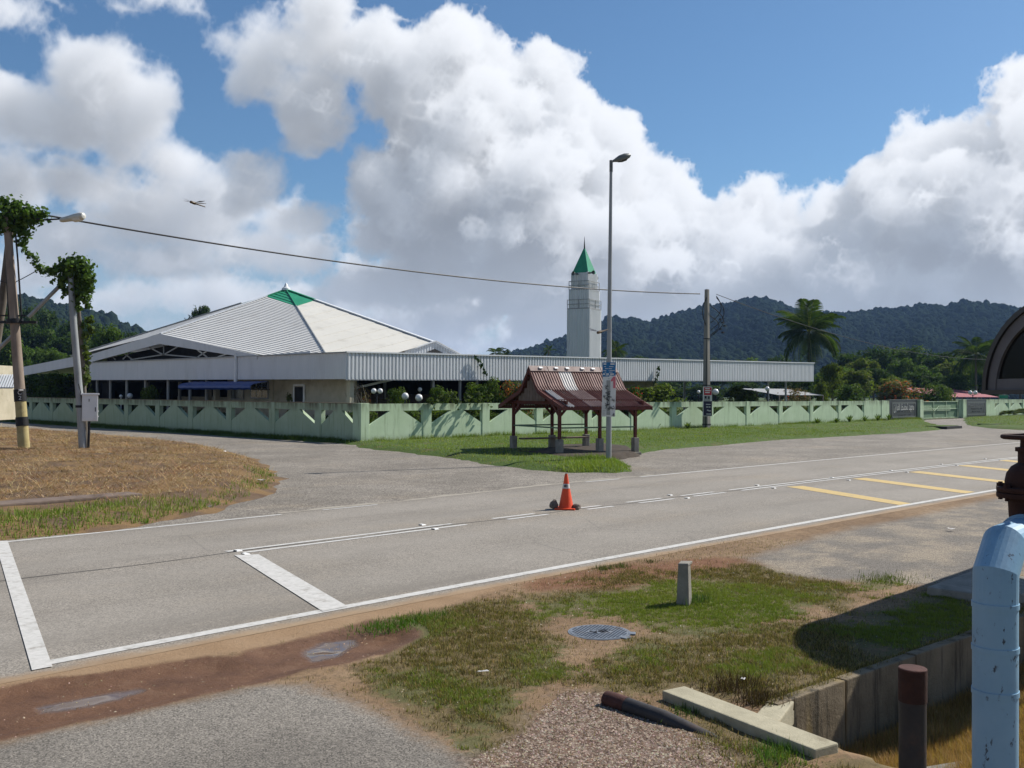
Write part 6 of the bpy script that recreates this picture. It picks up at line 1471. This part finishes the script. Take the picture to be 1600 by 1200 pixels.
# ------------------------------------------------------------------ hills
def hill_mat(name, c1, c2, c3):
    n = NT(name)
    col = n.ramp(n.noise(.018, 8, .7), [(.35, c1), (.55, c2), (.72, c3)])
    v = n.vor(.11, 'F1', 'Color'); g = n.n('ShaderNodeRGBToBW'); n.l(v, g.inputs[0]); d = n.rng(g.outputs[0], .1, .9, .55, 1.5, False)
    h = n.n('ShaderNodeCombineColor'); [n.l(d, h.inputs[i]) for i in range(3)]
    return n.fin(n.mix(1.0, col, h.outputs[0], 'MULTIPLY'), 1.0, .0)
M['hill'] = hill_mat('forest_hill', (.007, .012, .009), (.011, .018, .011), (.017, .026, .014))
n_ = NT('hill_canopy'); M['canopy'] = n_.fin(n_.attr('Col', 'Color'), 1.0, .0)
def ridge(name, prof, R0, R1, R2, na, nr, lump_, seed, ncan):
    """forested ridge: foot at R0, crest at R1, back at R2; crest heights from surveyed sight lines"""
    px_ = np.array([p[0] for p in prof], float); py_ = np.array([p[1] for p in prof], float)
    az = np.arctan((px_-800)/FPX); hh = (613.2+.0052*(px_-800)-py_)/FPX*np.cos(az)*R1+CAM_H-lump_*.45
    A = np.linspace(az[0], az[-1], na); Hc = np.interp(A, az, hh)
    rr = np.concatenate([np.linspace(R0, R1, nr), np.linspace(R1, R2, nr//4)[1:]])
    AA, RR = np.meshgrid(A, rr)
    wob = (fbm(AA*14, RR*.004, seed, 4)-.5)
    t = np.where(RR < R1, (RR-R0)/(R1-R0), 1-(RR-R1)/(R2-R1)); t = np.clip(t, 0, 1)
    prof_ = np.where(RR < R1, t**1.15, t); spur = 1+(fbm(AA*14, RR*.003, seed+4, 4)-.5)*.75*np.sin(np.pi*t)
    Z = Hc[None]*prof_*spur
    X = RR*np.sin(AA+_head); Y = RR*np.cos(AA+_head)
    Z = np.minimum(Z, Hc[None]*(.15+.85*t))
    c1 = vnoise(X/9, Y/9, seed); c2 = vnoise(X/4.3, Y/4.3, seed+1); c3 = vnoise(X/22, Y/22, seed+2)
    bump = lump_*(.55*c1+.35*c2+.35*c3-.4)
    Z = Z+bump*np.clip(t*8, 0, 1)-2*(t <= 0)
    n0, n1 = X.shape; id_ = np.arange(X.size).reshape(X.shape)
    F = np.stack([id_[:-1, :-1], id_[:-1, 1:], id_[1:, 1:], id_[1:, :-1]], -1).reshape(-1, 4)
    o = link(name, fast_mesh(name, np.stack([X.ravel(), Y.ravel(), Z.ravel()], 1), F, M['hill'], smooth=True)); o['kind'] = 'structure'
    # closed tree canopy: one low dome per crown, scattered over the visible side
    rs = np.random.RandomState(seed); N = ncan; fr = rs.uniform(.02, nr+4, N); fa = rs.uniform(0, na-1.001, N); i = np.minimum(fr, n0-2).astype(int); j = fa.astype(int); u, v = np.minimum(fr, n0-1.001)-i, fa-j
    def smp(Q): return (Q[i, j]*(1-v)+Q[i, j+1]*v)*(1-u)+(Q[i+1, j]*(1-v)+Q[i+1, j+1]*v)*u
    cx, cy, cz = smp(X), smp(Y), smp(Z); r = rs.gamma(3.2, .72, N)*.72; h_ = r*rs.uniform(.7, 1.5, N)
    ring = np.array([(math.cos(a), math.sin(a)) for a in np.arange(6)*math.pi/3]); V = np.zeros((N, 13, 3)); jit = rs.uniform(.7, 1.3, (N, 12))
    for k_ in range(6):
        V[:, k_] = np.stack([cx+ring[k_, 0]*r*jit[:, k_], cy+ring[k_, 1]*r*jit[:, k_], cz-.4*r], 1)
        V[:, 6+k_] = np.stack([cx+ring[k_, 0]*r*.72*jit[:, 6+k_], cy+ring[k_, 1]*r*.72*jit[:, 6+k_], cz+h_*.62*jit[:, k_]], 1)
    V[:, 12] = np.stack([cx, cy, cz+h_], 1)
    fc = []
    for k_ in range(6): b = (k_+1) % 6; fc += [(k_, b, 6+b), (k_, 6+b, 6+k_), (6+k_, 6+b, 12)]
    F2 = (np.array(fc)[None]+(np.arange(N)*13)[:, None, None]).reshape(-1, 3); tn = rs.rand(N, 1); big = np.clip(fbm(cx/60, cy/60, seed)*2-.5, 0, 1)[:, None]
    cc = np.array((.007, .013, .010))*(1-tn)+np.array((.015, .025, .013))*tn; cc = cc*(1-big*.45)+np.array((.028, .042, .02))*big*.45; cc = np.repeat(np.concatenate([cc, np.ones((N, 1))], 1), 13, 0)
    f_ = link('forest', fast_mesh('forest', V.reshape(-1, 3), F2, M['canopy'], cc)); f_['kind'] = 'stuff'; return o
ridge('hills', [(600, 575), (760, 560), (800, 552), (830, 545), (880, 527), (920, 510), (950, 500), (985, 497), (1015, 504), (1050, 492), (1100, 478), (1140, 473), (1165, 467), (1185, 466.5), (1210, 471), (1250, 485), (1300, 490), (1340, 487), (1400, 482), (1440, 476), (1480, 479), (1500, 472), (1520, 472), (1540, 474), (1570, 477), (1600, 483), (1800, 470), (2100, 500), (2500, 530)], 620, 1350, 1900, 700, 110, 4.0, 3, 95000)
ridge('hills', [(-900, 430), (-400, 440), (-100, 445), (30, 462), (60, 471), (110, 480), (140, 486), (170, 496), (200, 508), (230, 520), (265, 534), (320, 552), (400, 575), (480, 600)], 430, 900, 1300, 500, 70, 3.6, 17, 34000)

# ------------------------------------------------------------------ foliage
def crown_arrays(seed, n, blobs, leaf, cols, flat=1.0, droop=.2, sprig=.2):
    """leaf-sized faces through the volume of many overlapping clumps (unit crown: radius 1, height 0..2)"""
    rs = np.random.RandomState(seed); B = []
    for i in range(blobs):
        a = rs.uniform(0, 2*np.pi); r = np.sqrt(rs.rand())*.72; z = rs.uniform(.35, 1.7)
        k_ = np.sqrt(max(.05, 1-((z-.95)/1.05)**2)); B.append((np.cos(a)*r*k_, np.sin(a)*r*k_, z, rs.uniform(.22, .42)))
    B = np.array(B); bi = rs.randint(0, blobs, n); b = B[bi]
    d = rs.normal(size=(n, 3)); d /= np.linalg.norm(d, axis=1)[:, None]; d[:, 2] = np.abs(d[:, 2])*rs.choice([1, 1, 1, -.6], n)
    rad = b[:, 3]*rs.uniform(.55, 1.05, n)
    P = b[:, :3]+d*rad[:, None]*np.array([1, 1, .85])
    ns = int(n*sprig); k_ = 46; sa = rs.uniform(0, 2*np.pi, k_); se = rs.uniform(-.1, 1.35, k_); sl = rs.uniform(.85, 1.28, k_); si = rs.randint(0, k_, ns); tt = rs.uniform(.45, 1, ns)*sl[si]
    P[:ns] = np.stack([np.cos(sa)[si]*np.cos(se)[si]*tt, np.sin(sa)[si]*np.cos(se)[si]*tt, .8+np.sin(se)[si]*tt*1.05-.12*tt*tt], 1)+rs.normal(size=(ns, 3))*.045
    nrm = d+rs.normal(size=(n, 3))*.55; nrm[:, 2] += .35; nrm /= np.linalg.norm(nrm, axis=1)[:, None]
    t = rs.normal(size=(n, 3)); t -= nrm*(t*nrm).sum(1)[:, None]; t /= np.linalg.norm(t, axis=1)[:, None]; s_ = np.cross(nrm, t)
    L = leaf*rs.uniform(.6, 1.4, n)[:, None]; w = L*.42
    V = np.stack([P-t*L*.5, P+s_*w*.5+nrm*L*.05, P+t*L*.5-np.array([0, 0, droop])*L, P-s_*w*.5+nrm*L*.05], 1)
    tone = rs.rand(blobs)[bi][:, None]; lc = np.array(cols[0])*(1-tone)+np.array(cols[1])*tone
    lc = lc*rs.uniform(.65, 1.35, (n, 1))*rs.uniform(.9, 1.1, (n, 3))
    if len(cols) > 2: m_ = rs.rand(n) < cols[3]; lc[m_] = np.array(cols[2])*rs.uniform(.7, 1.3, (m_.sum(), 1))
    return V.reshape(-1, 3), np.arange(4*n).reshape(n, 4), np.repeat(np.concatenate([np.clip(lc, 0, 1), np.ones((n, 1))], 1), 4, 0)
def crown_mesh(name, seed, n, blobs, leaf, cols): V, F, C = crown_arrays(seed, n, blobs, leaf, cols); return fast_mesh(name, V, F, M['leaf'], C)
GREENS = {'dark': ((.024, .046, .012), (.055, .09, .02)), 'mid': ((.04, .075, .015), (.09, .135, .028)), 'yellow': ((.07, .105, .018), (.13, .155, .03)),
          'bush': ((.04, .075, .015), (.085, .12, .025)), 'dry': ((.10, .075, .04), (.14, .11, .06))}
CR = {k_: [crown_mesh('crown', 10*i+j, 5200, 34, .13, GREENS[k_]) for j in range(3)] for i, k_ in enumerate(('dark', 'mid'))}
CR['light'] = [crown_mesh('crown', 71, 4200, 26, .15, GREENS['yellow'])]
CR['bush'] = [crown_mesh('foliage', 81+j, 2600, 20, .15, GREENS['bush']) for j in range(2)]
CR['ybush'] = [crown_mesh('foliage', 91, 2600, 20, .16, GREENS['yellow'])]
CR['flower'] = [crown_mesh('foliage', 95, 3000, 20, .14, (*GREENS['bush'], (.55, .05, .03), .12)), crown_mesh('foliage', 96, 2600, 20, .14, ((.08, .085, .03), (.13, .12, .05), (.45, .10, .03), .16))]
CR['dry'] = [crown_mesh('foliage', 97, 1500, 18, .10, (*GREENS['dry'], (.5, .04, .05), .02))]
def trunk_mesh(seed, h=1.0):
    rr_ = random.Random(seed); m = MB(); m.tube([(0, 0, -.05), (.02, 0, .45), (rr_.uniform(-.04, .04), rr_.uniform(-.04, .04), 1.0)], [.05, .038, .022], 8)
    for k_ in range(5):
        a = rr_.uniform(0, 6.28); z = rr_.uniform(.5, .95); m.tube([(0, 0, z), (math.cos(a)*.16, math.sin(a)*.16, z+.14), (math.cos(a)*.30, math.sin(a)*.30, z+.36)], [.022, .014, .006], 6)
    return m.mesh('trunk', M['bark'])
TR = [trunk_mesh(i) for i in range(3)]
tid = [0]
def tree(px, ytop, D, wpx, kind, lab, group=None, name='tree', cat='tree', frac=.62, z0=0.0):
    tid[0] += 1; i = tid[0]
    g = AT(px, 615, D); top = AT(px, ytop, D).z; H_ = top-z0; w = wpx/FPX*D/2
    t = thing(name, lab, cat, (g.x, g.y, z0), group)
    ch = H_*frac
    c = link('crown' if frac < .9 else 'foliage', CR[kind][i % len(CR[kind])], t); c.location = (0, 0, H_-ch); c.scale = (w, w, ch/2.05); c.rotation_euler = (0, 0, i*1.37)
    k_ = link('trunk' if frac < .9 else 'stem', TR[i % 3], t); k_.scale = (H_*.55, H_*.55, (H_-ch*.62)); k_.rotation_euler = (0, 0, i*2.1)
    return t
rt = random.Random(21)
# woods on the left rising behind the annexe
GL_ = 'trees of the wooded slope behind the annexe'
for row, (D, y0, n, lab, knd) in enumerate(((235, 470, 11, 'dark broadleaf tree high on the wooded slope at the far left', 'dark'), (190, 500, 11, 'dark tree in the middle of the left wooded slope', 'dark'), (150, 530, 10, 'green tree low on the wooded slope above the annexe roof', 'mid'))):
    for i in range(n):
        px = -70+i*(380/n)+rt.uniform(-9, 9); yy = y0+max(0, px-30)*.24+rt.uniform(-7, 9)
        if px > 285: continue
        tree(px, yy, D+rt.uniform(-12, 12), 62+rt.uniform(-10, 18), knd, lab, GL_, frac=.72)
tree(312, 473, 150, 44, 'dark', 'dark rounded tree showing above the left slope of the mosque roof', frac=.4)
tree(286, 494, 170, 30, 'dark', 'small dark tree top left of the rounded tree above the roof', frac=.75)
tree(250, 522, 165, 50, 'mid', 'tree crown rising behind the left gable of the mosque')
tree(170, 500, 120, 60, 'mid', 'bright green tree right of the vine poles', frac=.7)
# trees beyond the right end
GR_ = 'trees behind the mosque yard'
for i, (px, y, D, w, knd, lab) in enumerate([
        (1330, 543, 190, 80, 'dark', 'dark tree right of the big palm'), (1375, 537, 200, 85, 'dark', 'dark broad tree below the hill, first right of the palm pair'), (1420, 535, 205, 80, 'mid', 'tall green tree behind the red flowering shrub'),
        (1465, 541, 200, 75, 'dark', 'dark tree behind the gate'), (1505, 548, 195, 70, 'mid', 'green tree left of the far right palms'), (1545, 550, 200, 80, 'dark', 'dark tree behind the far right palms'), (1595, 545, 210, 90, 'dark', 'dark tree hidden behind the arched canopy'),
        (1310, 568, 150, 70, 'mid', 'yellowish green tree at the foot of the big palm'), (1365, 572, 150, 66, 'dark', 'shady tree above the shed roof'), (1435, 575, 155, 70, 'dark', 'shady tree behind the Jawi panel'), (1490, 580, 150, 60, 'mid', 'dense tree right behind the gate'),
        (1540, 578, 160, 70, 'dark', 'shady tree above the maroon stall'), (1640, 560, 170, 90, 'dark', 'dark tree at the far right edge'),
        (1000, 553, 230, 70, 'dark', 'tree crown over the walkway roof right of the lamp post'), (1060, 556, 230, 60, 'mid', 'low tree crown over the walkway roof left of the concrete pole'), (1165, 556, 225, 70, 'mid', 'tree crown over the walkway roof right of the concrete pole'), (1215, 552, 220, 60, 'dark', 'tree crown over the walkway left of the big palm'),
        (960, 540, 215, 34, 'dark', 'narrow dark tree between minaret and lamp post'), (800, 553, 230, 34, 'dark', 'small tree crown right of the palm tuft over the fascia'), (1120, 558, 240, 60, 'dark', 'low tree crown directly behind the concrete pole')]):
    tree(px, y, D, w, knd, lab, GR_, frac=.75)
for px, y, D, w, knd, lab in ((1340, 572, 140, 60, 'light', 'sunlit yellow green tree right below the big palm'), (1395, 583, 135, 58, 'light', 'sunlit loose tree above the name panel with flowers beside'), (1445, 566, 165, 60, 'mid', 'sunlit green tree in the middle of the right tree belt'), (1350, 553, 178, 60, 'light', 'pale topped tree high in the right tree belt'), (1410, 556, 180, 56, 'mid', 'rounded tree top below the hill saddle at right'), (1485, 558, 182, 60, 'light', 'pale topped tree behind the gate and palm'), (1290, 575, 138, 50, 'mid', 'bushy tree just right of the walkway end'), (1250, 580, 120, 50, 'dark', 'dark bushy tree behind the walkway\'s right end')):
    tree(px, y, D, w, knd, lab, GR_, frac=.8)
tree(1300, 560, 125, 46, 'light', 'yellow green young tree right of the walkway end', frac=.8); tree(1285, 590, 105, 26, 'light', 'small banana green shrub beside the walkway end', frac=.9)
m_ = [(x, 592+rt.uniform(-6, 8), 170) for x in range(560, 1240, 60)]
for i, (px, y, D) in enumerate(m_): tree(px, y, D, 74, 'dark', 'yard tree seen in the gap under the walkway roof', 'trees seen under the walkway roof', frac=.85)
# palms
def frond_mesh(L=1.0, n=26, seed=0, col=((.024, .046, .010), (.07, .10, .025))):
    rs = np.random.RandomState(seed); V = []; F = []; C = []
    def pt(t): return np.array([t*L*(1-.18*t*t), 0, L*(.34*t-.62*t*t)])
    def quad_(a, b, c, d, cc):
        k_ = len(V); V.extend([a, b, c, d]); F.append((k_, k_+1, k_+2, k_+3)); C.extend([(*cc, 1)]*4)
    for i in range(8):
        a, b = pt(i/8), pt((i+1)/8); w = .012*L*(1-i/9); quad_(a+[0, -w, 0], b+[0, -w, 0], b+[0, w, 0], a+[0, w, 0], (.16, .17, .06))
    for i in range(n):
        t = .12+.88*i/n; b = pt(t); l = L*.30*np.sin(np.pi*min(1, t*.75+.22))
        for sg_ in (-1, 1):
            dr_ = np.array([.45, sg_*.8, -.32-.2*rs.rand()]); dr_ /= np.linalg.norm(dr_); m_ = b+dr_*l*.5+np.array([0, 0, .02*L]); e = b+dr_*l+np.array([0, 0, -.10*l]); w = np.array([.0125*L, 0, .004])
            f = rs.rand(); cc = np.array(col[0])*(1-f)+np.array(col[1])*f
            quad_(b-w*.6, b+w*.6, m_+w, m_-w, cc); quad_(m_-w, m_+w, e+w*.2, e-w*.2, cc)
    return fast_mesh('frond', np.array(V), np.array(F), M['leaf'], np.array(C))
FR = [frond_mesh(1, 26, s_) for s_ in range(3)]
def palm(px, ytop, D, lab, Lpx, nf=20, ybase=None, lean=(0, 0)):
    L = Lpx/FPX*D; hub = AT(px, ytop, D); hub.z -= L*.30
    t = thing('palm_tree', lab, 'palm', (hub.x-lean[0], hub.y-lean[1], 0), 'palm trees')
    MB().tube([(hub.x-lean[0], hub.y-lean[1], -.1), (hub.x-lean[0]*.4, hub.y-lean[1]*.4, hub.z*.5), (hub.x, hub.y, hub.z)], [.24, .16, .14], 10).build('trunk', M['bark'], t, smooth=True)
    for i in range(nf):
        f = link('frond', FR[i % 3], t); f.location = hub-BASE[t.name]; up_a = (rt.uniform(-1.0, .0), rt.uniform(-.3, .6), rt.uniform(.5, 1.25))[i % 3]
        f.rotation_euler = (rt.uniform(-.3, .3), -up_a, i*2.399+rt.uniform(-.2, .2)); s_ = L*rt.uniform(.85, 1.12); f.scale = (s_, s_, s_)
palm(1264, 500, 128, 'large coconut palm rising behind the right end of the walkway', 66, 40)
palm(1525, 540, 150, 'coconut palm behind the gate left of the arched canopy', 50, 28); palm(1562, 552, 160, 'coconut palm partly behind the arched canopy', 46, 24)
palm(775, 545, 190, 'palm tuft peeping over the ribbed fascia left of the minaret', 20, 14); palm(857, 543, 230, 'small dark palm against the hill left of the minaret', 14, 12); palm(962, 540, 165, 'palm fronds beside the lamp post right of the minaret', 26, 16)
palm(790, 552, 200, 'second palm tuft over the fascia behind the first', 16, 12)
# shrubs inside the wall
def shrub(px, ytop, D, w, kind, lab, zb_=0.0, name='shrub'): return tree(px, ytop-2, D, w*1.3, kind, lab, 'shrubs along the inside of the wall', name, 'shrub', .97, zb_)
shrub(236, 601, 66, 34, 'ybush', 'layered yellow green shrub under the left colonnade'); shrub(462, 611, 58, 32, 'ybush', 'yellowish shrub beside the small door')
shrub(478, 617, 58, 22, 'bush', 'dark low shrub right of the small door'); shrub(622, 604, 53.5, 36, 'bush', 'fern like shrub behind the two white globes')
shrub(690, 602, 54.5, 48, 'bush', 'dark shrub bank left of the bougainvillea'); shrub(742, 597, 56.5, 46, 'bush', 'mixed shrub under the walkway left of the shelter')
shrub(806, 590, 58.5, 52, 'flower', 'bougainvillea with orange red bracts behind the shelter roof'); shrub(768, 588, 59, 44, 'bush', 'tall thin leaved shrub behind the wall left of the bougainvillea')
shrub(1022, 598, 70, 72, 'ybush', 'big yellow green shrub right of the shelter roof'); shrub(985, 601, 68, 40, 'flower', 'shrub with red blossom just behind the shelter roof end')
shrub(1160, 603, 84, 46, 'ybush', 'small leafy tree right of the poster pole'); shrub(1242, 604, 92, 44, 'dry', 'bare twiggy frangipani with a few red flowers'); shrub(562, 598, 53, 34, 'dry', 'dry leafless shrub at the wall corner')
shrub(1332, 600, 108, 50, 'bush', 'leafy shrub behind the wall right of the shed'); shrub(1408, 592, 118, 70, 'flower', 'tall shrub with red and orange flowers above the Jawi panel'); shrub(1460, 600, 116, 46, 'bush', 'shrub behind the gate'); shrub(1475, 604, 118, 24, 'ybush', 'yellow flowering shrub right of the gate top')
shrub(60, 585, 80, 60, 'bush', 'scrambling shrub over the wall left of the brown pole gap'); shrub(95, 580, 78, 60, 'bush', 'climbing shrub under the annexe fascia'); shrub(20, 592, 82, 50, 'bush', 'shrub behind the wall at the far left')
shrub(145, 606, 73, 20, 'ybush', 'light green shrub behind the meter cabinet')
for i, (px, yt, w, lab) in enumerate(((1576, 640, 30, 'bright hedge plant right of the banner post'), (1600, 637, 40, 'bright hedge plant at the right frame edge'), (1552, 650, 20, 'dark leafy weed left of the banner post'))):
    g = onT(px, 655, 36.2); tree(px, yt, depth(g), w, 'ybush' if i < 2 else 'bush', lab, None, 'hedge_plant', 'plant', .97)
rs2 = random.Random(5)
for i in range(20):
    x = 30.2+i*2.75+rs2.uniform(-.6, .6); t = thing('shrub', 'low dense shrub seen through the openings of the front wall', 'shrub', (x, 38.4+rs2.uniform(0, .8), 0), 'shrubs behind the front wall openings')
    f = link('foliage', CR['bush'][i % 2], t); f.scale = (1.3, .9, .78*rs2.uniform(.8, 1)); f.rotation_euler = (0, 0, i)
for i in range(13):
    y = 39.5+i*3.4+rs2.uniform(-.6, .6); t = thing('shrub', 'low dense shrub seen through the openings of the side wall', 'shrub', (30.9+rs2.uniform(0, .5), y, 0), 'shrubs behind the side wall openings')
    f = link('foliage', (CR['bush']+CR['ybush'])[i % 3], t); f.scale = (.62, 1.2, .72*rs2.uniform(.7, 1)); f.rotation_euler = (0, 0, 0)
# rosettes along the wall
def rosette(px, ytop, lab, wide=1.0):
    g = onT(px, 660, 36.1); D = depth(g); h = AT(px, ytop, D).z; n = 26; V = []; F = []; C = []
    for i in range(n):
        a = i*2.399; la = rt.uniform(.15, .95)*wide; l = h*rt.uniform(.85, 1.15)*(1+.2*la); d = Vector((math.cos(a), math.sin(a), 0)); s_ = Vector((-d.y, d.x, 0))*.045
        b = Vector((g.x, g.y, .05)); m_ = b+d*l*.55*math.sin(la)+Vector((0, 0, l*.6*math.cos(la*.7))); e = b+d*l*math.sin(la)+Vector((0, 0, l*math.cos(la)))
        k_ = len(V); V += [b-s_*.6, b+s_*.6, m_+s_, m_-s_, e]; F += [(k_, k_+1, k_+2, k_+3), (k_+3, k_+2, k_+4, k_+4)]; f = rt.random(); cc = tuple(np.array((.05, .09, .02))*(1-f)+np.array((.13, .17, .04))*f); C += [(*cc, 1)]*5
    tri = [];
    for f in F: tri += [(f[0], f[1], f[2]), (f[0], f[2], f[3])] if f[3] != f[2] else [(f[0], f[1], f[2])]
    V = [Vector(v)-Vector((g.x, g.y, 0)) for v in V]
    o = link('strap_leaf_plant', fast_mesh('strap_leaf_plant', np.array([tuple(v) for v in V]), np.array(tri), M['leaf'], np.array(C)), None, (g.x, g.y, 0)); props(o, lab, 'plant', 'strap leaved plants along the wall')
for px, y, lab in ((1277, 654, 'yellowish strap leaved plant, leftmost along the wall'), (1307, 654, 'thin strap leaved plant left of the trio'), (1328, 650, 'strap leaved plant left in the trio by the Jawi panel'), (1351, 650, 'strap leaved plant in the middle of the row'), (1372, 648, 'largest dark strap leaved plant left of the Jawi panel'), (1389, 648, 'strap leaved plant just below the Jawi panel frame'), (1075, 661, 'weedy plant at the wall foot left of the poster pole')): rosette(px, y, lab)

# vines over the left poles
def leaf_cloud(name, pts, n, leaf, lab, cols=((.05, .095, .02), (.11, .17, .045))):
    """pts: (centre, radius) clumps"""
    rs = np.random.RandomState(len(pts)+n); P = np.array([tuple(p) for p, r in pts]); R = np.array([r for p, r in pts]); w = R**2; bi = rs.choice(len(pts), n, p=w/w.sum())
    d = rs.normal(size=(n, 3)); d /= np.linalg.norm(d, axis=1)[:, None]; c = P[bi]+d*(R[bi]*np.where(rs.rand(n) < .12, rs.uniform(1.0, 1.55, n), rs.uniform(.4, 1.08, n)))[:, None]; c[:, 2] -= np.where(rs.rand(n) < .06, rs.uniform(0, .5, n), 0)
    nr = d+rs.normal(size=(n, 3))*.5; nr /= np.linalg.norm(nr, axis=1)[:, None]; t = rs.normal(size=(n, 3))+np.array([0, 0, -1.0]); t -= nr*(t*nr).sum(1)[:, None]; t /= np.linalg.norm(t, axis=1)[:, None]; s_ = np.cross(nr, t)
    L = (leaf*rs.uniform(.6, 1.3, n))[:, None]
    V = np.stack([c-t*L*.45, c+s_*L*.42-t*L*.1, c+t*L*.55, c-s_*L*.42-t*L*.1], 1); f = rs.rand(n, 1); cc = (np.array(cols[0])*(1-f)+np.array(cols[1])*f)*rs.uniform(.7, 1.3, (n, 1))
    o = link(name, fast_mesh(name, V.reshape(-1, 3)-P[0], np.arange(4*n).reshape(n, 4), M['leaf'], np.repeat(np.concatenate([cc, np.ones((n, 1))], 1), 4, 0)), None, tuple(P[0])); return props(o, lab, 'vine')
def clump(l, D): return [(AT(x, y, D+dd), 1.18*r/FPX*D) for x, y, r, dd in l]
leaf_cloud('vine', clump([(8, 330, 16, 0), (-12, 335, 18, .2), (28, 328, 14, -.1), (42, 336, 13, 0), (56, 340, 11, .1), (68, 336, 8, 0), (18, 345, 15, 0), (0, 352, 13, 0), (36, 350, 11, .2), (38, 365, 7, 0), (35, 378, 6, 0), (46, 345, 9, 0), (-4, 345, 14, -.3), (6, 318, 10, 0), (22, 322, 9, .1), (30, 360, 8, 0)], 38.2), 2000, .18, 'leafy vine crown draped over the top of the brown pole')
leaf_cloud('vine', clump([(40, 390, 4, 0), (44, 396, 4, 0), (36, 393, 3, 0), (50, 400, 5, 0), (55, 406, 5, 0), (58, 414, 5, 0), (64, 419, 6, 0), (72, 423, 5, 0), (79, 425, 5, 0), (66, 425, 5, 0)], 38.1), 240, .15, 'vine garland hanging between the two left poles')
leaf_cloud('vine', clump([(112, 412, 10, 0), (100, 414, 9, .1), (90, 420, 8, 0), (82, 424, 6, 0), (124, 412, 10, .2), (133, 420, 10, .2), (138, 434, 9, .1), (136, 450, 10, .2), (128, 436, 12, .3), (118, 426, 11, .3), (104, 430, 9, .2), (96, 436, 7, 0), (126, 458, 9, .2), (134, 466, 7, 0), (112, 452, 7, .3), (138, 478, 4, .1), (120, 470, 6, .3), (124, 482, 4, .2), (96, 446, 5, .1), (102, 455, 5, .2)], 37.7), 2200, .165, 'dense vine clump over the bent grey pole')
leaf_cloud('vine', clump([(128, 510, 4, .4), (134, 525, 5, .4), (131, 545, 5, .4), (136, 555, 6, .4), (130, 575, 5, .4), (135, 590, 6, .4), (128, 600, 5, .4), (140, 500, 5, .5), (142, 515, 5, .5)], 38.0), 520, .16, 'vine climbing the dead stem behind the grey pole', ((.05, .08, .02), (.11, .14, .04)))
ds = MB(); dD = depth(P2)+.5; ds.tube([AT(134, 705, dD), AT(131, 600, dD), AT(126, 520, dD), AT(122, 470, dD), AT(120, 420, dD)], [.09, .085, .075, .06, .03], 10); o = ds.build('dead_stem', M['bark'], None, tuple(AT(134, 705, dD)), smooth=True); props(o, 'dead leaning stem with vines behind the grey pole', 'dead tree')
for i, (pts, lab) in enumerate((([(743, 558), (750, 567), (756, 578), (761, 590)], 'thin vine shoot crossing the ribbed fascia'), ([(1022, 600), (1026, 590), (1030, 578), (1027, 572)], 'thin climbing shoots on the fascia above the yellow green shrub'))):
    P_ = [onT(x, y, 41.7) for x, y in pts]; leaf_cloud('vine', [(P_[j].lerp(P_[j+1], t), .11) for j in range(len(P_)-1) for t in (0, .33, .66)], 90, .16, lab, ((.02, .04, .01), (.04, .07, .02)))
# drooping boughs over the wall, whose shadow streaks fall on the front wall
leaf_cloud('overhanging_vine', [(Vector((33.2+.35*i+rt.uniform(-.3, .3), 36.9-.16*(i % 3), 1.95+.12*(i % 4))), .17) for i in range(11)], 220, .2, 'creeper trailing over the wall top left of the shelter', ((.04, .06, .02), (.08, .10, .03)))
# twigs of the dry shrub by the corner
tw = MB(); g = AT(562, 630, 52.5); rr_ = random.Random(8)
for i in range(26):
    p = g+cr*rr_.uniform(-.5, .5); p.z = 0; a = p+cr*rr_.uniform(-.2, .2)+Vector((0, 0, 1.6)); b = a+cr*rr_.uniform(-.5, .5)+Vector((0, 0, rr_.uniform(.4, 1.25))); tw.tube([p, a, b], [.018, .014, .006], 5)
o = tw.build('twiggy_shrub', M['stem'], None, tuple(g)); props(o, 'bundle of bare pale twigs standing at the corner of the wall', 'shrub')

# ------------------------------------------------------------------ air
hzm = NT('moist_air'); hzm.t.nodes.remove(hzm.b); pv = hzm.n('ShaderNodeVolumePrincipled'); pv.inputs['Color'].default_value = (.34, .56, 1.0, 1); pv.inputs['Density'].default_value = HAZE; pv.inputs['Anisotropy'].default_value = .15
hzm.l(pv.outputs[0], hzm.out.inputs['Volume'])
hx = MB().box((0, 0, 98), (6000, 6000, 201)).build('haze', hzm.m); hx['kind'] = 'stuff'
